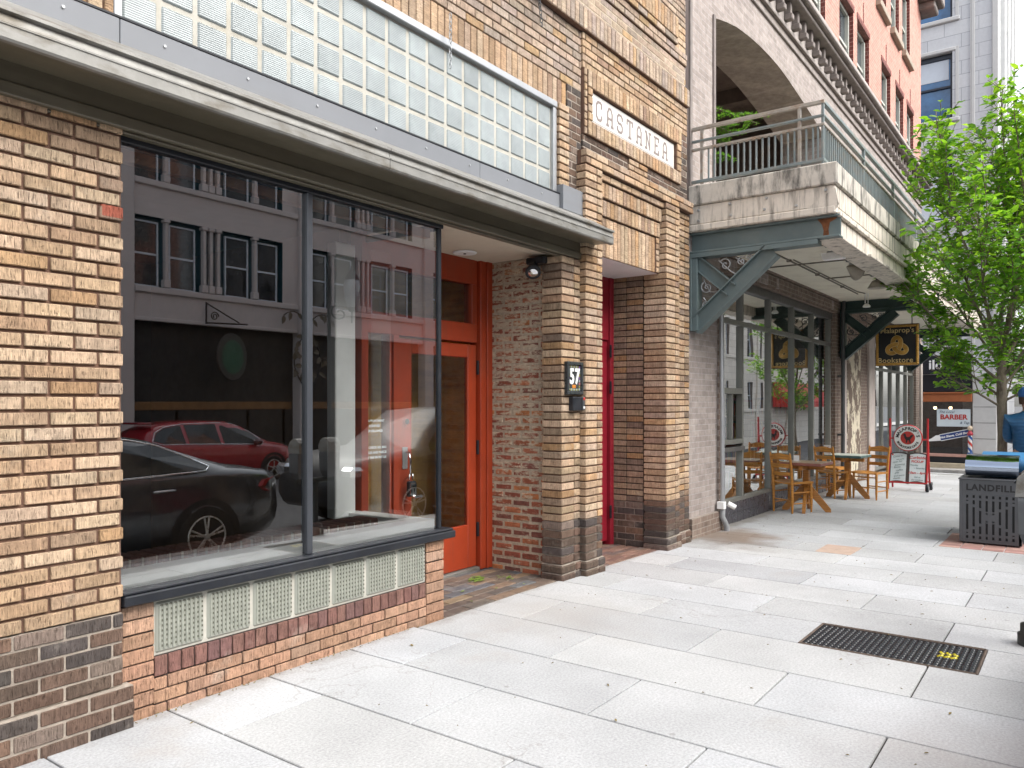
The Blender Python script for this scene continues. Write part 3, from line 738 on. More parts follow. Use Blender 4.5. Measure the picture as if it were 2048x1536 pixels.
# --- glass block transom
m_, nt_, b_, L_ = nmat('frosted_glass_block'); M['gb2'] = m_
v_ = coords(nt_)
a_ = nt_.nodes.new('ShaderNodeVertexColor'); a_.layer_name = 'Col'
cc = mix(nt_, a_.outputs[0], ramp(nt_, noise(nt_, v_, 5, 5, .6), .3, .82, .7, 1.12), 1.0, 'MULTIPLY')
L_.new(cc, b_.inputs['Base Color']); b_.inputs['Roughness'].default_value = .22; b_.inputs['Specular IOR Level'].default_value = .6
wv = nt_.nodes.new('ShaderNodeTexWave'); wv.bands_direction = 'Z'; wv.inputs['Scale'].default_value = 28; L_.new(v_, wv.inputs['Vector']); bump(nt_, b_, wv.outputs['Fac'], .35, .004)
tb = MB(); PX, PZ = (5.575-1.87)/19, .19
for i in range(19):
    for j2 in range(4):
        x0 = 1.87+i*PX+.007; z0 = 3.318+j2*PZ*.975+.006; k = rb.uniform(.9, 1.08)
        tb.cb(x0, x0+PX-.014, .014, .08, z0, z0+PZ*.975-.013, 0, (.31*k, .345*k, .348*k), ch=.014)
gt = build('glass_block_transom', tb, M['gb2'], bb)
tm = MB(); tm.box(1.86, 5.58, .022, .10, 3.315, 4.07); build('block_mortar', tm, M['gmort'], gt)
tf = MB(); tf.cb(1.86, 5.63, -.02, .05, 4.062, 4.118, 0, ch=.006); tf.cb(5.577, 5.628, -.012, .05, 3.316, 4.06, 0); tf.cb(1.83, 1.868, -.012, .05, 3.316, 4.06, 0); build('transom_frame', tf, M['steel'], gt)
# --- tablet
tt = MB(); tt.cb(6.19, 8.025, -.012, .06, 4.105, 4.395, 0, ch=.01); tt.cb(6.215, 8.0, -.016, .0, 4.125, 4.375, 0, ch=.006)
M['tablet'] = mat('white_tablet', (.66, .64, .60), .5, var=.07, vs=14, bmp=.1)
tab = build('name_tablet', tt, M['tablet'], bb)
# slab-serif letters out of strokes
T = .028; W_, HH = .115, .165
def stroke(mbx, pts, o, t=T):
    for (a, b), (c, d_) in zip(pts[:-1], pts[1:]):
        dx, dz = c-a, d_-b; l = math.hypot(dx, dz) or 1; ux, uz = dx/l, dz/l; e = t*.5*.6
        q = [(a-ux*e-uz*t/2, b-uz*e+ux*t/2), (a-ux*e+uz*t/2, b-uz*e-ux*t/2), (c+ux*e+uz*t/2, d_+uz*e-ux*t/2), (c+ux*e-uz*t/2, d_+uz*e+ux*t/2)]
        mbx.prism(q, (o[0], -.0175-rb.uniform(0, .0012), o[1]), (1, 0, 0), (0, 0, 1), .006)
h2, w2, s2 = HH, W_, .02
GL = {'C': [[(w2*.8, h2*.72), (w2*.8, h2*.95), (w2*.65, h2), (w2*.25, h2), (0, h2*.82), (0, h2*.18), (w2*.25, 0), (w2*.65, 0), (w2*.85, h2*.14), (w2*.85, h2*.26)]],
      'A': [[(w2*.08, 0), (w2*.08, h2*.75), (w2*.3, h2), (w2*.62, h2), (w2*.84, h2*.75), (w2*.84, 0)], [(w2*.08, h2*.42), (w2*.84, h2*.42)], [(-.012, 0), (w2*.22, 0)], [(w2*.7, 0), (w2+.002, 0)]],
      'S': [[(w2*.85, h2*.74), (w2*.85, h2*.88), (w2*.65, h2), (w2*.2, h2), (0, h2*.86), (0, h2*.62), (w2*.2, h2*.5), (w2*.65, h2*.5), (w2*.85, h2*.36), (w2*.85, h2*.14), (w2*.65, 0), (w2*.2, 0), (0, h2*.12), (0, h2*.26)]],
      'T': [[(-.005, h2*.76), (-.005, h2), (w2*.95, h2), (w2*.95, h2*.76)], [(w2*.47, h2), (w2*.47, 0)], [(w2*.25, 0), (w2*.7, 0)]],
      'N': [[(w2*.1, 0), (w2*.1, h2), (w2*.8, 0), (w2*.8, h2)], [(-.012, 0), (w2*.25, 0)], [(w2*.62, h2), (w2, h2)], [(-.012, h2), (w2*.1, h2)]],
      'E': [[(w2*.85, h2*.8), (w2*.85, h2), (w2*.12, h2), (w2*.12, 0), (w2*.88, 0), (w2*.88, h2*.22)], [(w2*.12, h2*.52), (w2*.6, h2*.52)], [(-.01, h2), (w2*.1, h2)], [(-.01, 0), (w2*.1, 0)]]}
M['letter'] = mat('grey_brown_letters', (.23, .19, .175), .6, var=.15); x = 6.30
for ch_ in 'CASTANEA':
    lt = MB()
    for st in GL[ch_]: stroke(lt, st, (x, 4.168), T*.82)
    build('letter', lt, M['letter'], tab); x += .2035
# --- expansion gap at the end of the building
eg = MB(); eg.cb(8.365, 8.50, .02, .2, -.1, 7.4, 0); build('wall_joint_strip', eg, mat('dark_joint_strip', (.075, .055, .05), .8, var=.2), bb)
bd = MB(); bd.box(-2, 8.35, .26, 9, 2.95, 9.0); bd.box(-2, 8.35, 5.2, 9, -.2, 2.95); build('building_core', bd, mat('rear_brick_core', (.25, .18, .13), .9), bb)
# ================================================================== grey brick bookstore building
gb = thing('arched_brick_building', 'tall building with grey brick arch and storefront below and red brick storeys above', 'building', (8.5, .03, -.1))
M['greybrick'] = brickproc('grey_painted_brick', (.34, .29, .265), (.25, .21, .19), (.35, .32, .305), .205, .068, .005, dirt=.35, dirtcol=(.52, .47, .44))
M['brownbrick'] = brickproc('brown_worn_brick', (.20, .145, .115), (.14, .10, .08), (.27, .23, .20), .2, .067, .007, dirt=.45, dirtcol=(.38, .31, .25), dscale=(3, 3, .6))
M['redbrick'] = brickproc('red_orange_brick', (.50, .235, .18), (.41, .17, .13), (.50, .34, .28), .215, .072, .007, dirt=.4, dirtcol=(.58, .34, .27), var=.15)
M['reveal'] = brickproc('dark_red_reveal_brick', (.16, .035, .028), (.13, .03, .025), (.26, .13, .11), .3, .085, .010)
M['stone'] = mat('grey_limestone', (.40, .36, .335), .8, var=.15, bmp=.2, dirt=.6, dirtcol=(.20, .165, .15), dscale=(4, 4, .8))
M['stonedark'] = mat('brown_terracotta', (.21, .18, .165), .75, var=.25, bmp=.2, bs=40)
M['soffbrick'] = brickproc('arch_soffit_brick', (.44, .375, .33), (.34, .29, .255), (.44, .38, .34), .22, .07, .004, dirt=.3, dirtcol=(.24, .2, .17))
M['frame'] = mat('grey_green_window_frame', (.20, .20, .18), .45, .25, var=.08)
M['framedark'] = mat('grey_storefront_header', (.10, .095, .09), .5, .1, var=.12)
YF = .03
wl = MB()
AX = [9.30, 9.376, 9.75, 10.115, 10.55, 10.995, 11.4, 11.833, 12.3, 12.754, 13.26, 13.83, 14.34, 14.40]
AZ = [6.26, 6.345, 6.44, 6.517, 6.57, 6.604, 6.615, 6.613, 6.58, 6.526, 6.465, 6.38, 6.29, 6.25]
ZT = 7.26
wl.box(8.5, 9.30, YF, .78, 3.9, ZT)
for i in range(len(AX)-1):
    a, b = AX[i], AX[i+1]
    wl.add([(a, YF, AZ[i]), (b, YF, AZ[i+1]), (b, YF, ZT), (a, YF, ZT)], [(0, 1, 2, 3)])
    wl.add([(a, YF, AZ[i]), (b, YF, AZ[i+1]), (b, .78, AZ[i+1]), (a, .78, AZ[i])], [(0, 3, 2, 1)], 1)
    wl.add([(a, .78, AZ[i]), (b, .78, AZ[i+1]), (b, .78, ZT), (a, .78, ZT)], [(0, 3, 2, 1)])
wl.box(14.40, 25, YF, .78, 3.5, ZT)
wl.box(8.5, 8.56, YF-.03, YF, 4.03, 7.26, 2)
wl.cb(9.24, 9.30, YF-.025, YF, 4.05, 6.34, 2)          # arch jamb moulding
build('wall', wl, [M['greybrick'], M['soffbrick'], M['stonedark']], gb)
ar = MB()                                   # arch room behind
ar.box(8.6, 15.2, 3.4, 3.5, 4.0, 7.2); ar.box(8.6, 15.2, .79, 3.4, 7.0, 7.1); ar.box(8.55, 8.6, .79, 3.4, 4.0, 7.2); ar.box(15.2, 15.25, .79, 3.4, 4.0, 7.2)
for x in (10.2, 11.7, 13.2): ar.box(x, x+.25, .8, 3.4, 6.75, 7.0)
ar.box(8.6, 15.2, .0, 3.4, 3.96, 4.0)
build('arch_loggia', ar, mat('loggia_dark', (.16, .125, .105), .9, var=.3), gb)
bl = MB()
for i in range(26):                          # bricks/rubble on loggia floor edge
    bl.cb(9.5+i*.18, 9.62+i*.18, .9+rb.random()*.5, 1.3+rb.random()*.3, 4.0, 4.08+rb.random()*.25, 0, ch=.01)
build('stacked_bricks', bl, mat('stack_brick', (.19, .10, .08), .9, var=.3), gb)
# lower part
lo = MB()
lo.box(8.5, 9.49, YF, .40, -.3, 3.9, 0); lo.box(8.5, 9.53, YF-.05, .40, -.3, .17, 1)
lo.cb(9.40, 9.495, YF-.015, YF+.05, -.2, 3.1, 1, ch=.01)
lo.box(9.49, 25, YF, .40, 3.20, 3.9, 1)
for i in range(44):                                # soldier pattern of the lintel band
    x = 9.55+i*.128
    lo.cb(x, x+.115, YF-.016-rb.random()*.006, YF+.05, 3.235, 3.40, 1 if rb.random() < .8 else 0, ch=.006)
lo.cb(9.53, 15.3, YF-.05, YF+.04, 3.42, 3.50, 1, ch=.01)
lo.box(15.33, 18.85, YF+.02, .4, -.3, 3.2, 1)
lo.cb(15.72, 16.0, YF-.03, .3, -.3, 3.2, 2, ch=.01); lo.cb(18.0, 18.55, YF-.03, .3, -.3, 3.2, 2, ch=.01)
lo.box(24.2, 24.75, YF+.02, .4, -1, 3.2, 1); lo.cb(24.75, 25.0, YF-.03, .5, -1, 3.2, 2, ch=.01)
lo.box(24.9, 25, .4, 12, -1, 7.2, 0)
M['palestone'] = mat('pale_stone_strip', (.45, .40, .37), .8, var=.15, bmp=.2, dirt=.6, dirtcol=(.22, .17, .14), dscale=(4, 4, .7))
build('ground_floor_wall', lo, [M['greybrick'], M['brownbrick'], M['palestone']], gb)
m_, nt_, b_, L_ = nmat('peeling_cream_paint'); M['peel'] = m_
v_ = coords(nt_); pk = ramp(nt_, noise(nt_, coords(nt_, (1, 1, .55)), 2.6, 9, .72), .485, 0.0, .50, 1.0)
L_.new(mix(nt_, (.62, .56, .43), (.15, .11, .085), pk), b_.inputs['Base Color']); b_.inputs['Roughness'].default_value = .8; bump(nt_, b_, pk, .6, .006)
pp = MB(); pp.box(16.2, 17.35, YF+.008, YF+.03, -.11, 2.62); build('painted_panel', pp, M['peel'], gb)
# storefront
def storefront(x0, x1, muls, zb, zt, ztr, y, doorbay=False):
    f = MB()
    f.cb(x0, x1, y-.05, y+.06, zt, zt+.125, 1, ch=.005)
    f.cb(x0, x1, y-.035, y+.05, zb-.06, zb, 0)
    f.cb(x0, x1, y-.02, y+.04, ztr-.035, ztr+.035, 0)
    for x in muls:
        f.cb(x-.03, x+.03, y-.04, y+.05, zb, ztr-.036, 0); f.cb(x-.03, x+.03, y-.04, y+.05, ztr+.036, zt-.001, 0)
        f.cb(x+.032, x+.06, y-.0, y+.04, zb, zt-.001, 0)
    return f
mul = [9.54, 10.55, 11.75, 12.92, 14.08, 15.22]
sf = storefront(9.50, 15.30, mul, .235, 3.075, 2.615, .15)
sf.cb(9.58, 10.52, .10, .19, 1.64, 1.72, 0); sf.cb(9.58, 10.52, .09, .19, .965, 1.03, 0); sf.cb(9.58, 10.52, .07, .19, .87, .93, 1)
sf.cb(10.13, 10.17, .11, .17, 1.03, 1.64, 0); sf.cb(9.84, 9.87, .11, .17, 1.03, 1.64, 0)
sfo = build('storefront_frame', sf, [M['frame'], M['framedark']], gb)
tl = MB()
for i in range(27):
    for z0, z1 in ((-.12, .03), (.034, .185)):
        x = 9.50+i*.215; tl.cb(x+.002, x+.213, .115, .3, z0, z1, 0, ch=.003)
tl.box(9.50, 15.3, .12, .3, -.2, .18, 1)
M['tilegrey'] = mat('charcoal_tile', (.055, .052, .062), .3, var=.15)
build('bulkhead_tile', tl, [M['tilegrey'], M['joint']], gb)
for a, b in zip(mul[:-1], mul[1:]):
    pane('transom_pane', a+.03, b-.03, .155, .163, 2.65, 3.074, sfo, M['glass3'])
    if a > 10: pane('storefront_pane', a+.03, b-.03, .155, .163, .236, 2.58, sfo, M['glass3'])
pane('storefront_pane', 9.58, 10.52, .155, .163, 1.72, 2.58, sfo, M['glass3']); pane('storefront_pane', 9.58, 10.52, .155, .163, .236, .87, sfo, M['glass3'])
pane('service_hatch_pane', 9.87, 10.13, .150, .158, 1.03, 1.64, sfo, M['glass3'])
mul2 = [18.95, 20.0, 21.05, 22.1, 23.15, 24.15]
sf2 = storefront(18.9, 24.2, mul2, .02, 2.9, 2.3, .15); sfo2 = build('storefront_frame', sf2, [M['frame'], M['framedark']], gb)
for a, b in zip(mul2[:-1], mul2[1:]): pane('storefront_pane', a+.03, b-.03, .155, .163, .03, 2.9, sfo2, M['glass3'])
ins = MB(); ins.box(9.73, 24, 3.2, 3.3, -.3, 3.2); ins.box(9.73, 24, .45, 3.2, -.3, -.05); ins.box(9.73, 24, .42, 3.2, 3.15, 3.19); ins.box(9.6, 9.7, .42, 3.2, -.2, 3.2)
build('bookstore_interior', ins, mat('bookstore_interior_wall', (.52, .47, .40), .9, var=.3), gb)
# books and shelves behind the glass
bk_ = MB(); pal = [(.5, .5, .48), (.45, .12, .08), (.1, .2, .3), (.55, .45, .2), (.15, .3, .2), (.6, .6, .6), (.1, .1, .12), (.35, .2, .3)]
for x0 in (10.7, 12.1, 13.3):
    for sh in range(4):
        z = .25+sh*.36; bk_.cb(x0, x0+1.0, .55, .85, z-.02, z, 0, (.6, .58, .55))
        x = x0+.02
        while x < x0+.94:
            t_ = rb.uniform(.02, .055); hh = rb.uniform(.16, .28)
            bk_.cb(x, x+t_-.003, .56, .72, z+.001, z+hh, 0, rb.choice(pal), ch=.002); x += t_
M['books'] = mat('book_spines', (1, 1, 1), .6, attr=True, var=.1)
tag(build('bookshelf', bk_, M['books']), 'low white bookshelf full of coloured books inside the bookstore window', 'bookshelf')
# balcony
M['balc'] = mat('stained_balcony_concrete', (.66, .60, .52), .85, var=.12, bmp=.25, bs=60, dirt=.8, dirtcol=(.13, .115, .10), dscale=(8, 8, 1.0), dth=(.49, .66))
M['balctop'] = mat('stained_balcony_edge', (.55, .51, .45), .85, var=.15, bmp=.25, bs=60, dirt=.9, dirtcol=(.10, .095, .085), dscale=(6, 6, 1.6), dth=(.45, .62))
M['soffitg'] = mat('pale_soffit_paint', (.72, .68, .57), .8, var=.08, vs=1.5, bmp=.05, dirt=.3, dirtcol=(.35, .28, .2))
bs_ = MB()
bs_.cb(8.47, 23, -1.62, .02, 3.80, 4.03, 1, ch=.012)
bs_.cb(8.50, 23, -1.59, .02, 3.58, 3.799, 0, ch=.01)
bs_.cb(8.485, 23, -1.60, .02, 3.50, 3.579, 0, ch=.012)
bs_.cb(8.62, 23, -1.60, -1.34, 3.285, 3.499, 0, ch=.012); bs_.cb(8.64, 9.9, -1.625, -1.36, 3.255, 3.284, 0, ch=.006); bs_.cb(9.92, 23, -1.66, -1.36, 3.25, 3.284, 0, ch=.006); bs_.cb(8.55, 23, -1.64, -1.601, 3.47, 3.52, 0, ch=.008)
bs_.box(8.7, 23, -1.335, .02, 3.44, 3.495, 2)
# broken corner patch
bs_.prism([(-.42, -.12), (.0, .14), (.03, -.03), (-.02, -.12)], (8.49, -1.60, 3.62), (0, -1, 0), (0, 0, 1), .03, 0)
balc = build('balcony_slab', bs_, [M['balc'], M['balctop'], M['soffitg']], gb)
bo = MB()
for y, z in ((-.10, 3.74), (-.1, 3.62), (-.47, 3.76), (-.48, 3.63), (-.88, 3.76), (-.86, 3.64), (-1.5, 3.75), (-1.2, 3.63)): build('anchor_bolt', MB().lathe([(.012, 8.48), (.016, 8.5)], (0, y, z), 8, axis='x'), M['steel'], balc)
M['teal'] = mat('blue_grey_bracket_paint', (.13, .172, .175), .5, .1, var=.12, vs=5, bmp=.08, dirt=.45, dirtcol=(.2, .22, .2))
M['green'] = mat('dark_green_bracket_paint', (.018, .045, .042), .45, .1, var=.15, vs=5, bmp=.08, dirt=.3, dirtcol=(.1, .11, .1))
M['rust'] = mat('rusty_steel', (.20, .075, .03), .9, .0, var=.6, vs=14, bmp=.3)
def spiral(mbx, c, r0, turns, dirn, a0, x):
    P = []
    for i in range(26):
        t_ = i/25; a = a0+dirn*turns*2*math.pi*t_; r = r0*(1-t_*.86)
        P.append((x, c[0]+r*math.cos(a), c[1]+r*math.sin(a)))
    mbx.tube(P, .009, 6)
def bracket(X, mt, zb=3.26):
    g = MB(); y0, ye = YF-.005, -1.63
    g.cb(X, X+.012, ye, y0, zb+.022, 3.497, 0); g.cb(X-.07, X+.10, ye, y0, zb, zb+.022, 0, ch=.004); g.cb(X-.06, X+.10, ye, y0, 3.475, 3.497, 0, ch=.004)
    g.cb(X-.07, X+.10, ye+.22, y0, zb-.055, zb-.002, 0, ch=.004)
    g.cb(X-.06, X+.09, y0-.09, y0, 2.36, zb-.056, 0, ch=.005); g.cb(X-.075, X+.10, y0-.022, y0-.001, 2.36, zb-.056, 0)
    # diagonal strut, channel with flanges
    A = Vector((0, y0-.03, 2.40)); B = Vector((0, -.92, zb-.06)); dd = (B-A).normalized(); nn = Vector((0, -dd.z, dd.y))
    def bar(P, Q, wdt, xa, xb):
        n2 = Vector((0, -(Q-P).normalized().z, (Q-P).normalized().y))*wdt/2
        q = [P+n2, Q+n2, Q-n2, P-n2]; vs = [(xa, p.y, p.z) for p in q]+[(xb, p.y, p.z) for p in q]
        g.add(vs, [(0, 1, 2, 3), (7, 6, 5, 4), (0, 4, 5, 1), (1, 5, 6, 2), (2, 6, 7, 3), (3, 7, 4, 0)])
    bar(A, B, .16, X-.01, X+.02)
    for s in (-1, 1): bar(A+nn*s*.086, B+nn*s*.086, .014, X-.07, X+.08)
    C_ = Vector((0, y0-.06, zb-.09)); D_ = (A+B)/2
    bar(C_, D_, .13, X-.005, X+.025)
    e = (D_-C_).normalized(); n3 = Vector((0, -e.z, e.y))
    for s in (-1, 1): bar(C_+n3*s*.07, D_+n3*s*.07, .012, X-.05, X+.06)
    o = build('balcony_bracket', g, mt, gb, recalc=True)
    sc = MB()
    spiral(sc, (-.38, 3.10), .075, 1.4, 1, .5, X); spiral(sc, (-.57, 3.12), .055, 1.3, -1, 2.2, X); spiral(sc, (-.66, 3.15), .035, 1.2, 1, 0, X)
    spiral(sc, (-.16, 2.86), .075, 1.4, -1, 1.0, X); spiral(sc, (-.15, 2.66), .055, 1.3, 1, 4.0, X); spiral(sc, (-.13, 2.56), .035, 1.2, -1, 0, X)
    for P in (((-.30, 3.16), (-.44, 3.02), (-.50, 2.98)), ((-.50, 3.17), (-.6, 3.08), (-.62, 3.05)), ((-.12, 2.95), (-.2, 2.80), (-.32, 2.80)), ((-.12, 2.74), (-.2, 2.62), (-.22, 2.66)), ((-.70, 3.17), (-.55, 3.02), (-.52, 3.0))):
        sc.tube([(X, a, b) for a, b in P], .009, 6)
    build('scrollwork', sc, M['steel'] if mt is not M['green'] else M['darksteel'], o)
    return o
b1 = bracket(8.60, M['teal']); b2 = bracket(15.62, M['green']); b3 = bracket(22.7, M['green'])
rs = MB(); rs.prism([(1.38, 3.49), (1.60, 3.49), (1.585, 3.46), (1.52, 3.43), (1.505, 3.36), (1.51, 3.30), (1.49, 3.285), (1.45, 3.29), (1.455, 3.35), (1.44, 3.41), (1.41, 3.45)], (8.597, 0, 0), (0, -1, 0), (0, 0, 1), .006, 0); build('rust_patch', rs, M['rust'], b1)
# railing
M['rail'] = mat('blue_grey_railing', (.205, .245, .25), .5, .2, var=.15, dirt=.5, dirtcol=(.30, .22, .15), dscale=(6, 6, 6))
M['railrust'] = mat('rust_streaked_rail', (.36, .33, .29), .6, .2, var=.25, dirt=.85, dirtcol=(.24, .12, .05), dscale=(5, 5, 5))
rl = MB(); XR, YR = 8.55, -1.46
for z, hh, mm in ((4.70, .04, 1), (4.555, .025, 0), (4.46, .028, 1), (4.085, .035, 0)):
    rl.cb(XR-.022, XR+.022, YR-.02, .0, z-hh/2, z+hh/2, mm, ch=.004); rl.cb(XR+.023, 22.9, YR-.022, YR+.022, z-hh/2, z+hh/2, mm if z < 4.6 else 0, ch=.004)
railing = build('railing', rl, [M['rail'], M['railrust']], gb)
ro = 0
def bal(x, y, z0, z1, s, nm='baluster', mt=None):
    g = MB(); g.cb(x-s, x+s, y-s, y+s, z0, z1, 0, ch=.003); return build(nm, g, mt or M['rail'], railing)
for y in (-.12, -1.22): bal(XR, y, 4.03, 4.685, .017, 'railing_post', M['railrust'])
bal(XR, YR, 4.03, 4.685, .014, 'railing_post')
for i in range(15):
    y = -.20-i*.069
    if abs(y+1.22) > .03: bal(XR, y, 4.10, 4.45, .0095)
for y in (-1.29, -1.36, -1.41): bal(XR, y, 4.10, 4.45, .0095)
for i in range(60):
    x = XR+.09+i*.088; bal(x, YR, 4.10, 4.45, .0095)
g = MB()
for i in range(100):
    x = XR+.09+(60+i)*.088
    g.cb(x-.0095, x+.0095, YR-.0095, YR+.0095, 4.10, 4.45, ch=.003)
o = build('baluster_row', g, M['rail'], railing); o['kind'] = 'stuff'
for x in (10.45, 12.35, 14.25, 16.15): bal(x, YR, 4.03, 4.685, .018, 'railing_post')
# cornice
co = MB()
co.cb(8.5, 25, YF-.03, YF+.1, 7.10, 7.135, 1, ch=.006); co.cb(8.5, 25, YF-.05, YF+.1, 7.262, 7.30, 1, ch=.006); co.cb(8.5, 25, YF-.02, YF+.1, 7.301, 7.38, 0, ch=.006)
for i in range(42):
    x = 8.62+i*.39
    co.cb(x, x+.085, YF-.10, YF, 7.50, 7.688, 1, ch=.008); co.cb(x-.015, x+.10, YF-.13, YF, 7.405, 7.499, 1, ch=.012)
co.box(8.5, 25, YF+.0, .3, 7.381, 7.75, 0)
co.cb(8.5, 25.2, YF-.20, .3, 7.69, 7.76, 1, ch=.012); co.cb(8.5, 25.25, YF-.27, .3, 7.761, 7.83, 1, ch=.02); co.cb(8.5, 25.25, YF-.22, .3, 7.831, 7.97, 0, ch=.02)
build('cornice', co, [M['stone'], M['stonedark']], gb)
# red brick storeys with real window openings
ZR0, ZR1 = 7.97, 16.0; YR0, YR1 = .05, .32
WN = [(9.9, 11.05, 8.0, 9.42), (11.5, 12.6, 8.0, 9.42), (13.5, 14.6, 8.0, 9.42), (15.62, 16.75, 8.0, 9.42), (17.08, 18.2, 8.0, 9.42), (19.5, 20.55, 8.0, 9.42), (21.2, 22.25, 8.0, 9.42), (22.75, 23.75, 8.0, 9.42)]
UP = [(12.0, 13.1, 10.6, 12.4), (14.2, 15.2, 10.6, 12.4), (16.2, 17.3, 10.6, 12.4), (18.95, 20.05, 10.6, 12.4), (20.6, 21.65, 10.6, 12.4), (22.1, 23.2, 10.6, 12.4)]
WN = WN+UP+[(a, b, 13.6, 15.2) for a, b, _, _ in UP]
def wall_openings(mb, x0, x1, z0, z1, y, yb, ops, m=0, mrev=1):
    xs = sorted({x0, x1, *[o[0] for o in ops], *[o[1] for o in ops]}); zs = sorted({z0, z1, *[o[2] for o in ops], *[o[3] for o in ops]})
    for i in range(len(xs)-1):
        for j in range(len(zs)-1):
            a, b, c, d_ = xs[i], xs[i+1], zs[j], zs[j+1]
            if any(o[0] <= a and b <= o[1] and o[2] <= c and d_ <= o[3] for o in ops): continue
            mb.add([(a, y, c), (b, y, c), (b, y, d_), (a, y, d_)], [(0, 1, 2, 3)], m)
    for a, b, c, d_ in ops:
        mb.add([(a, y, c), (b, y, c), (b, y, d_), (a, y, d_), (a, yb, c), (b, yb, c), (b, yb, d_), (a, yb, d_)], [(0, 4, 5, 1), (1, 5, 6, 2), (2, 6, 7, 3), (3, 7, 4, 0)], mrev)
rw = MB(); wall_openings(rw, 8.5, 25, ZR0, ZR1, YR0, .34, WN)
rw.box(8.5, 25, .6, 9, 7.2, ZR1, 0)
for a, b, c, d_ in WN:
    if c < 9: rw.cb((a+b)/2-.02, (a+b)/2+.02, YR0-.012, YR0+.02, d_+.12, d_+.55, 1, ch=.004); rw.cb(a-.03, b+.05, YR0-.015, YR0+.05, d_+.001, d_+.12, 1, ch=.004)
build('upper_wall', rw, [M['redbrick'], M['reveal']], gb)
M['sage'] = mat('sage_white_window_paint', (.46, .47, .42), .5, var=.08)
M['winglass'] = mat('window_glass_sky', (.05, .06, .07), .06, var=.2, spec=1.0)
M['sillstone'] = mat('tan_stone_sill', (.33, .27, .21), .8, var=.15)
for a, b, c, d_ in WN:
    f = MB(); y = .15; t_ = .07
    f.cb(a, b, y, y+.08, d_-t_, d_); f.cb(a, b, y, y+.08, c, c+t_); f.cb(a, a+t_, y-.02, y+.08, c+t_, d_-t_); f.cb(b-t_, b, y-.02, y+.08, c+t_, d_-t_); f.cb(a+t_, b-t_, y+.01, y+.08, (c+d_)/2-.035, (c+d_)/2+.025)
    wo = build('window', f, M['sage'], gb)
    g = MB(); g.box(a+t_, b-t_, y+.05, y+.06, c+t_, d_-t_); build('pane', g, M['winglass'], wo)
    if c > 9: g = MB(); g.cb(a-.06, b+.06, -.06, .15, c-.16, c-.002, 0, ch=.012); build('sill', g, M['sillstone'], wo)
uc = MB(); uc.cb(24.4, 25.5, -.5, .3, 12.9, 13.15, 0, ch=.03); uc.cb(24.7, 25.4, -.35, .3, 12.7, 12.9, 0, ch=.03); build('upper_cornice', uc, M['stonedark'], gb)

def shift(mb, dx):
    mb.v = [(p[0]+dx, p[1], p[2]) for p in mb.v]; return mb
# conduits on the ground floor wall
pc = tag(build('downspout', shift(MB().tube([(9.60, -.03, 3.15), (9.60, -.035, 1.75), (9.60, -.04, 1.55), (9.60, -.045, .28)], .03, 10).cb(9.52, 9.60, -.09, .0, .20, .29, 1).tube([(9.66, -.09, .26), (9.70, -.17, .21)], .035, 10, 1).tube([(9.6, -.045, .20), (9.57, -.05, .1), (9.62, -.07, .02), (9.64, -.08, -.02), (9.64, -.08, -.10)], .036, 10, 2), -.21), [M['steel'], M['white'], mat('grey_pvc', (.30, .31, .32), .5)]), 'grey downspout with white pipe elbows at the grey brick pier', 'pipe')
pc2 = tag(build('conduit', MB().tube([(15.55, -.05, 3.52), (15.55, -.05, 3.36), (15.50, -.05, 3.28), (15.48, -.05, 3.22), (15.48, -.05, -.1)], .035, 10).cb(15.43, 15.53, -.08, .04, .9, .94).cb(15.43, 15.53, -.08, .04, 2.0, 2.04), M['darksteel']), 'dark vertical conduit pipe beside the peeling cream panel', 'pipe')

# ================================================================== white stone corner tower across the side street
XT = 34.0
wt = thing('white_stone_tower', 'tall pale terracotta block tower with dark framed windows and a barber shop below', 'building', (XT, -1.15, -1.04))
M['ashlar'] = brickproc('pale_ashlar', (.62, .63, .645), (.54, .555, .58), (.33, .34, .37), 1.15, .52, .012, var=.06, bmp=.3, dirt=.2, dirtcol=(.4, .39, .38))
M['ashlar2'] = mat('pale_stone_trim', (.54, .54, .53), .7, var=.05)
tw = MB()
ops = [(z, z+2.55) for z in (4.6, 8.55, 12.45, 16.3, 20.1)]
# front wall (faces -X): build in Y/Z with openings  Y from -1.15 to 14
WY = [(.30, 2.0), (4.0, 5.7), (7.7, 9.4)]
ys_ = sorted({-1.15, 14.0, *[v for w in WY for v in w]}); zs_ = sorted({2.6, 30.0, *[v for o in ops for v in o]})
for i in range(len(ys_)-1):
    for j in range(len(zs_)-1):
        a, b, c, d_ = ys_[i], ys_[i+1], zs_[j], zs_[j+1]
        if any(w[0] <= a and b <= w[1] for w in WY) and any(o[0] <= c and d_ <= o[1] for o in ops): continue
        tw.add([(XT, a, c), (XT, b, c), (XT, b, d_), (XT, a, d_)], [(3, 2, 1, 0)], 0)
tw.box(XT+.45, XT+9.6, -1.15, 14, 2.6, 30, 0)
tw.add([(XT, -1.15, 2.6), (XT+.45, -1.15, 2.6), (XT+.45, -1.15, 30), (XT, -1.15, 30)], [(0, 1, 2, 3)])
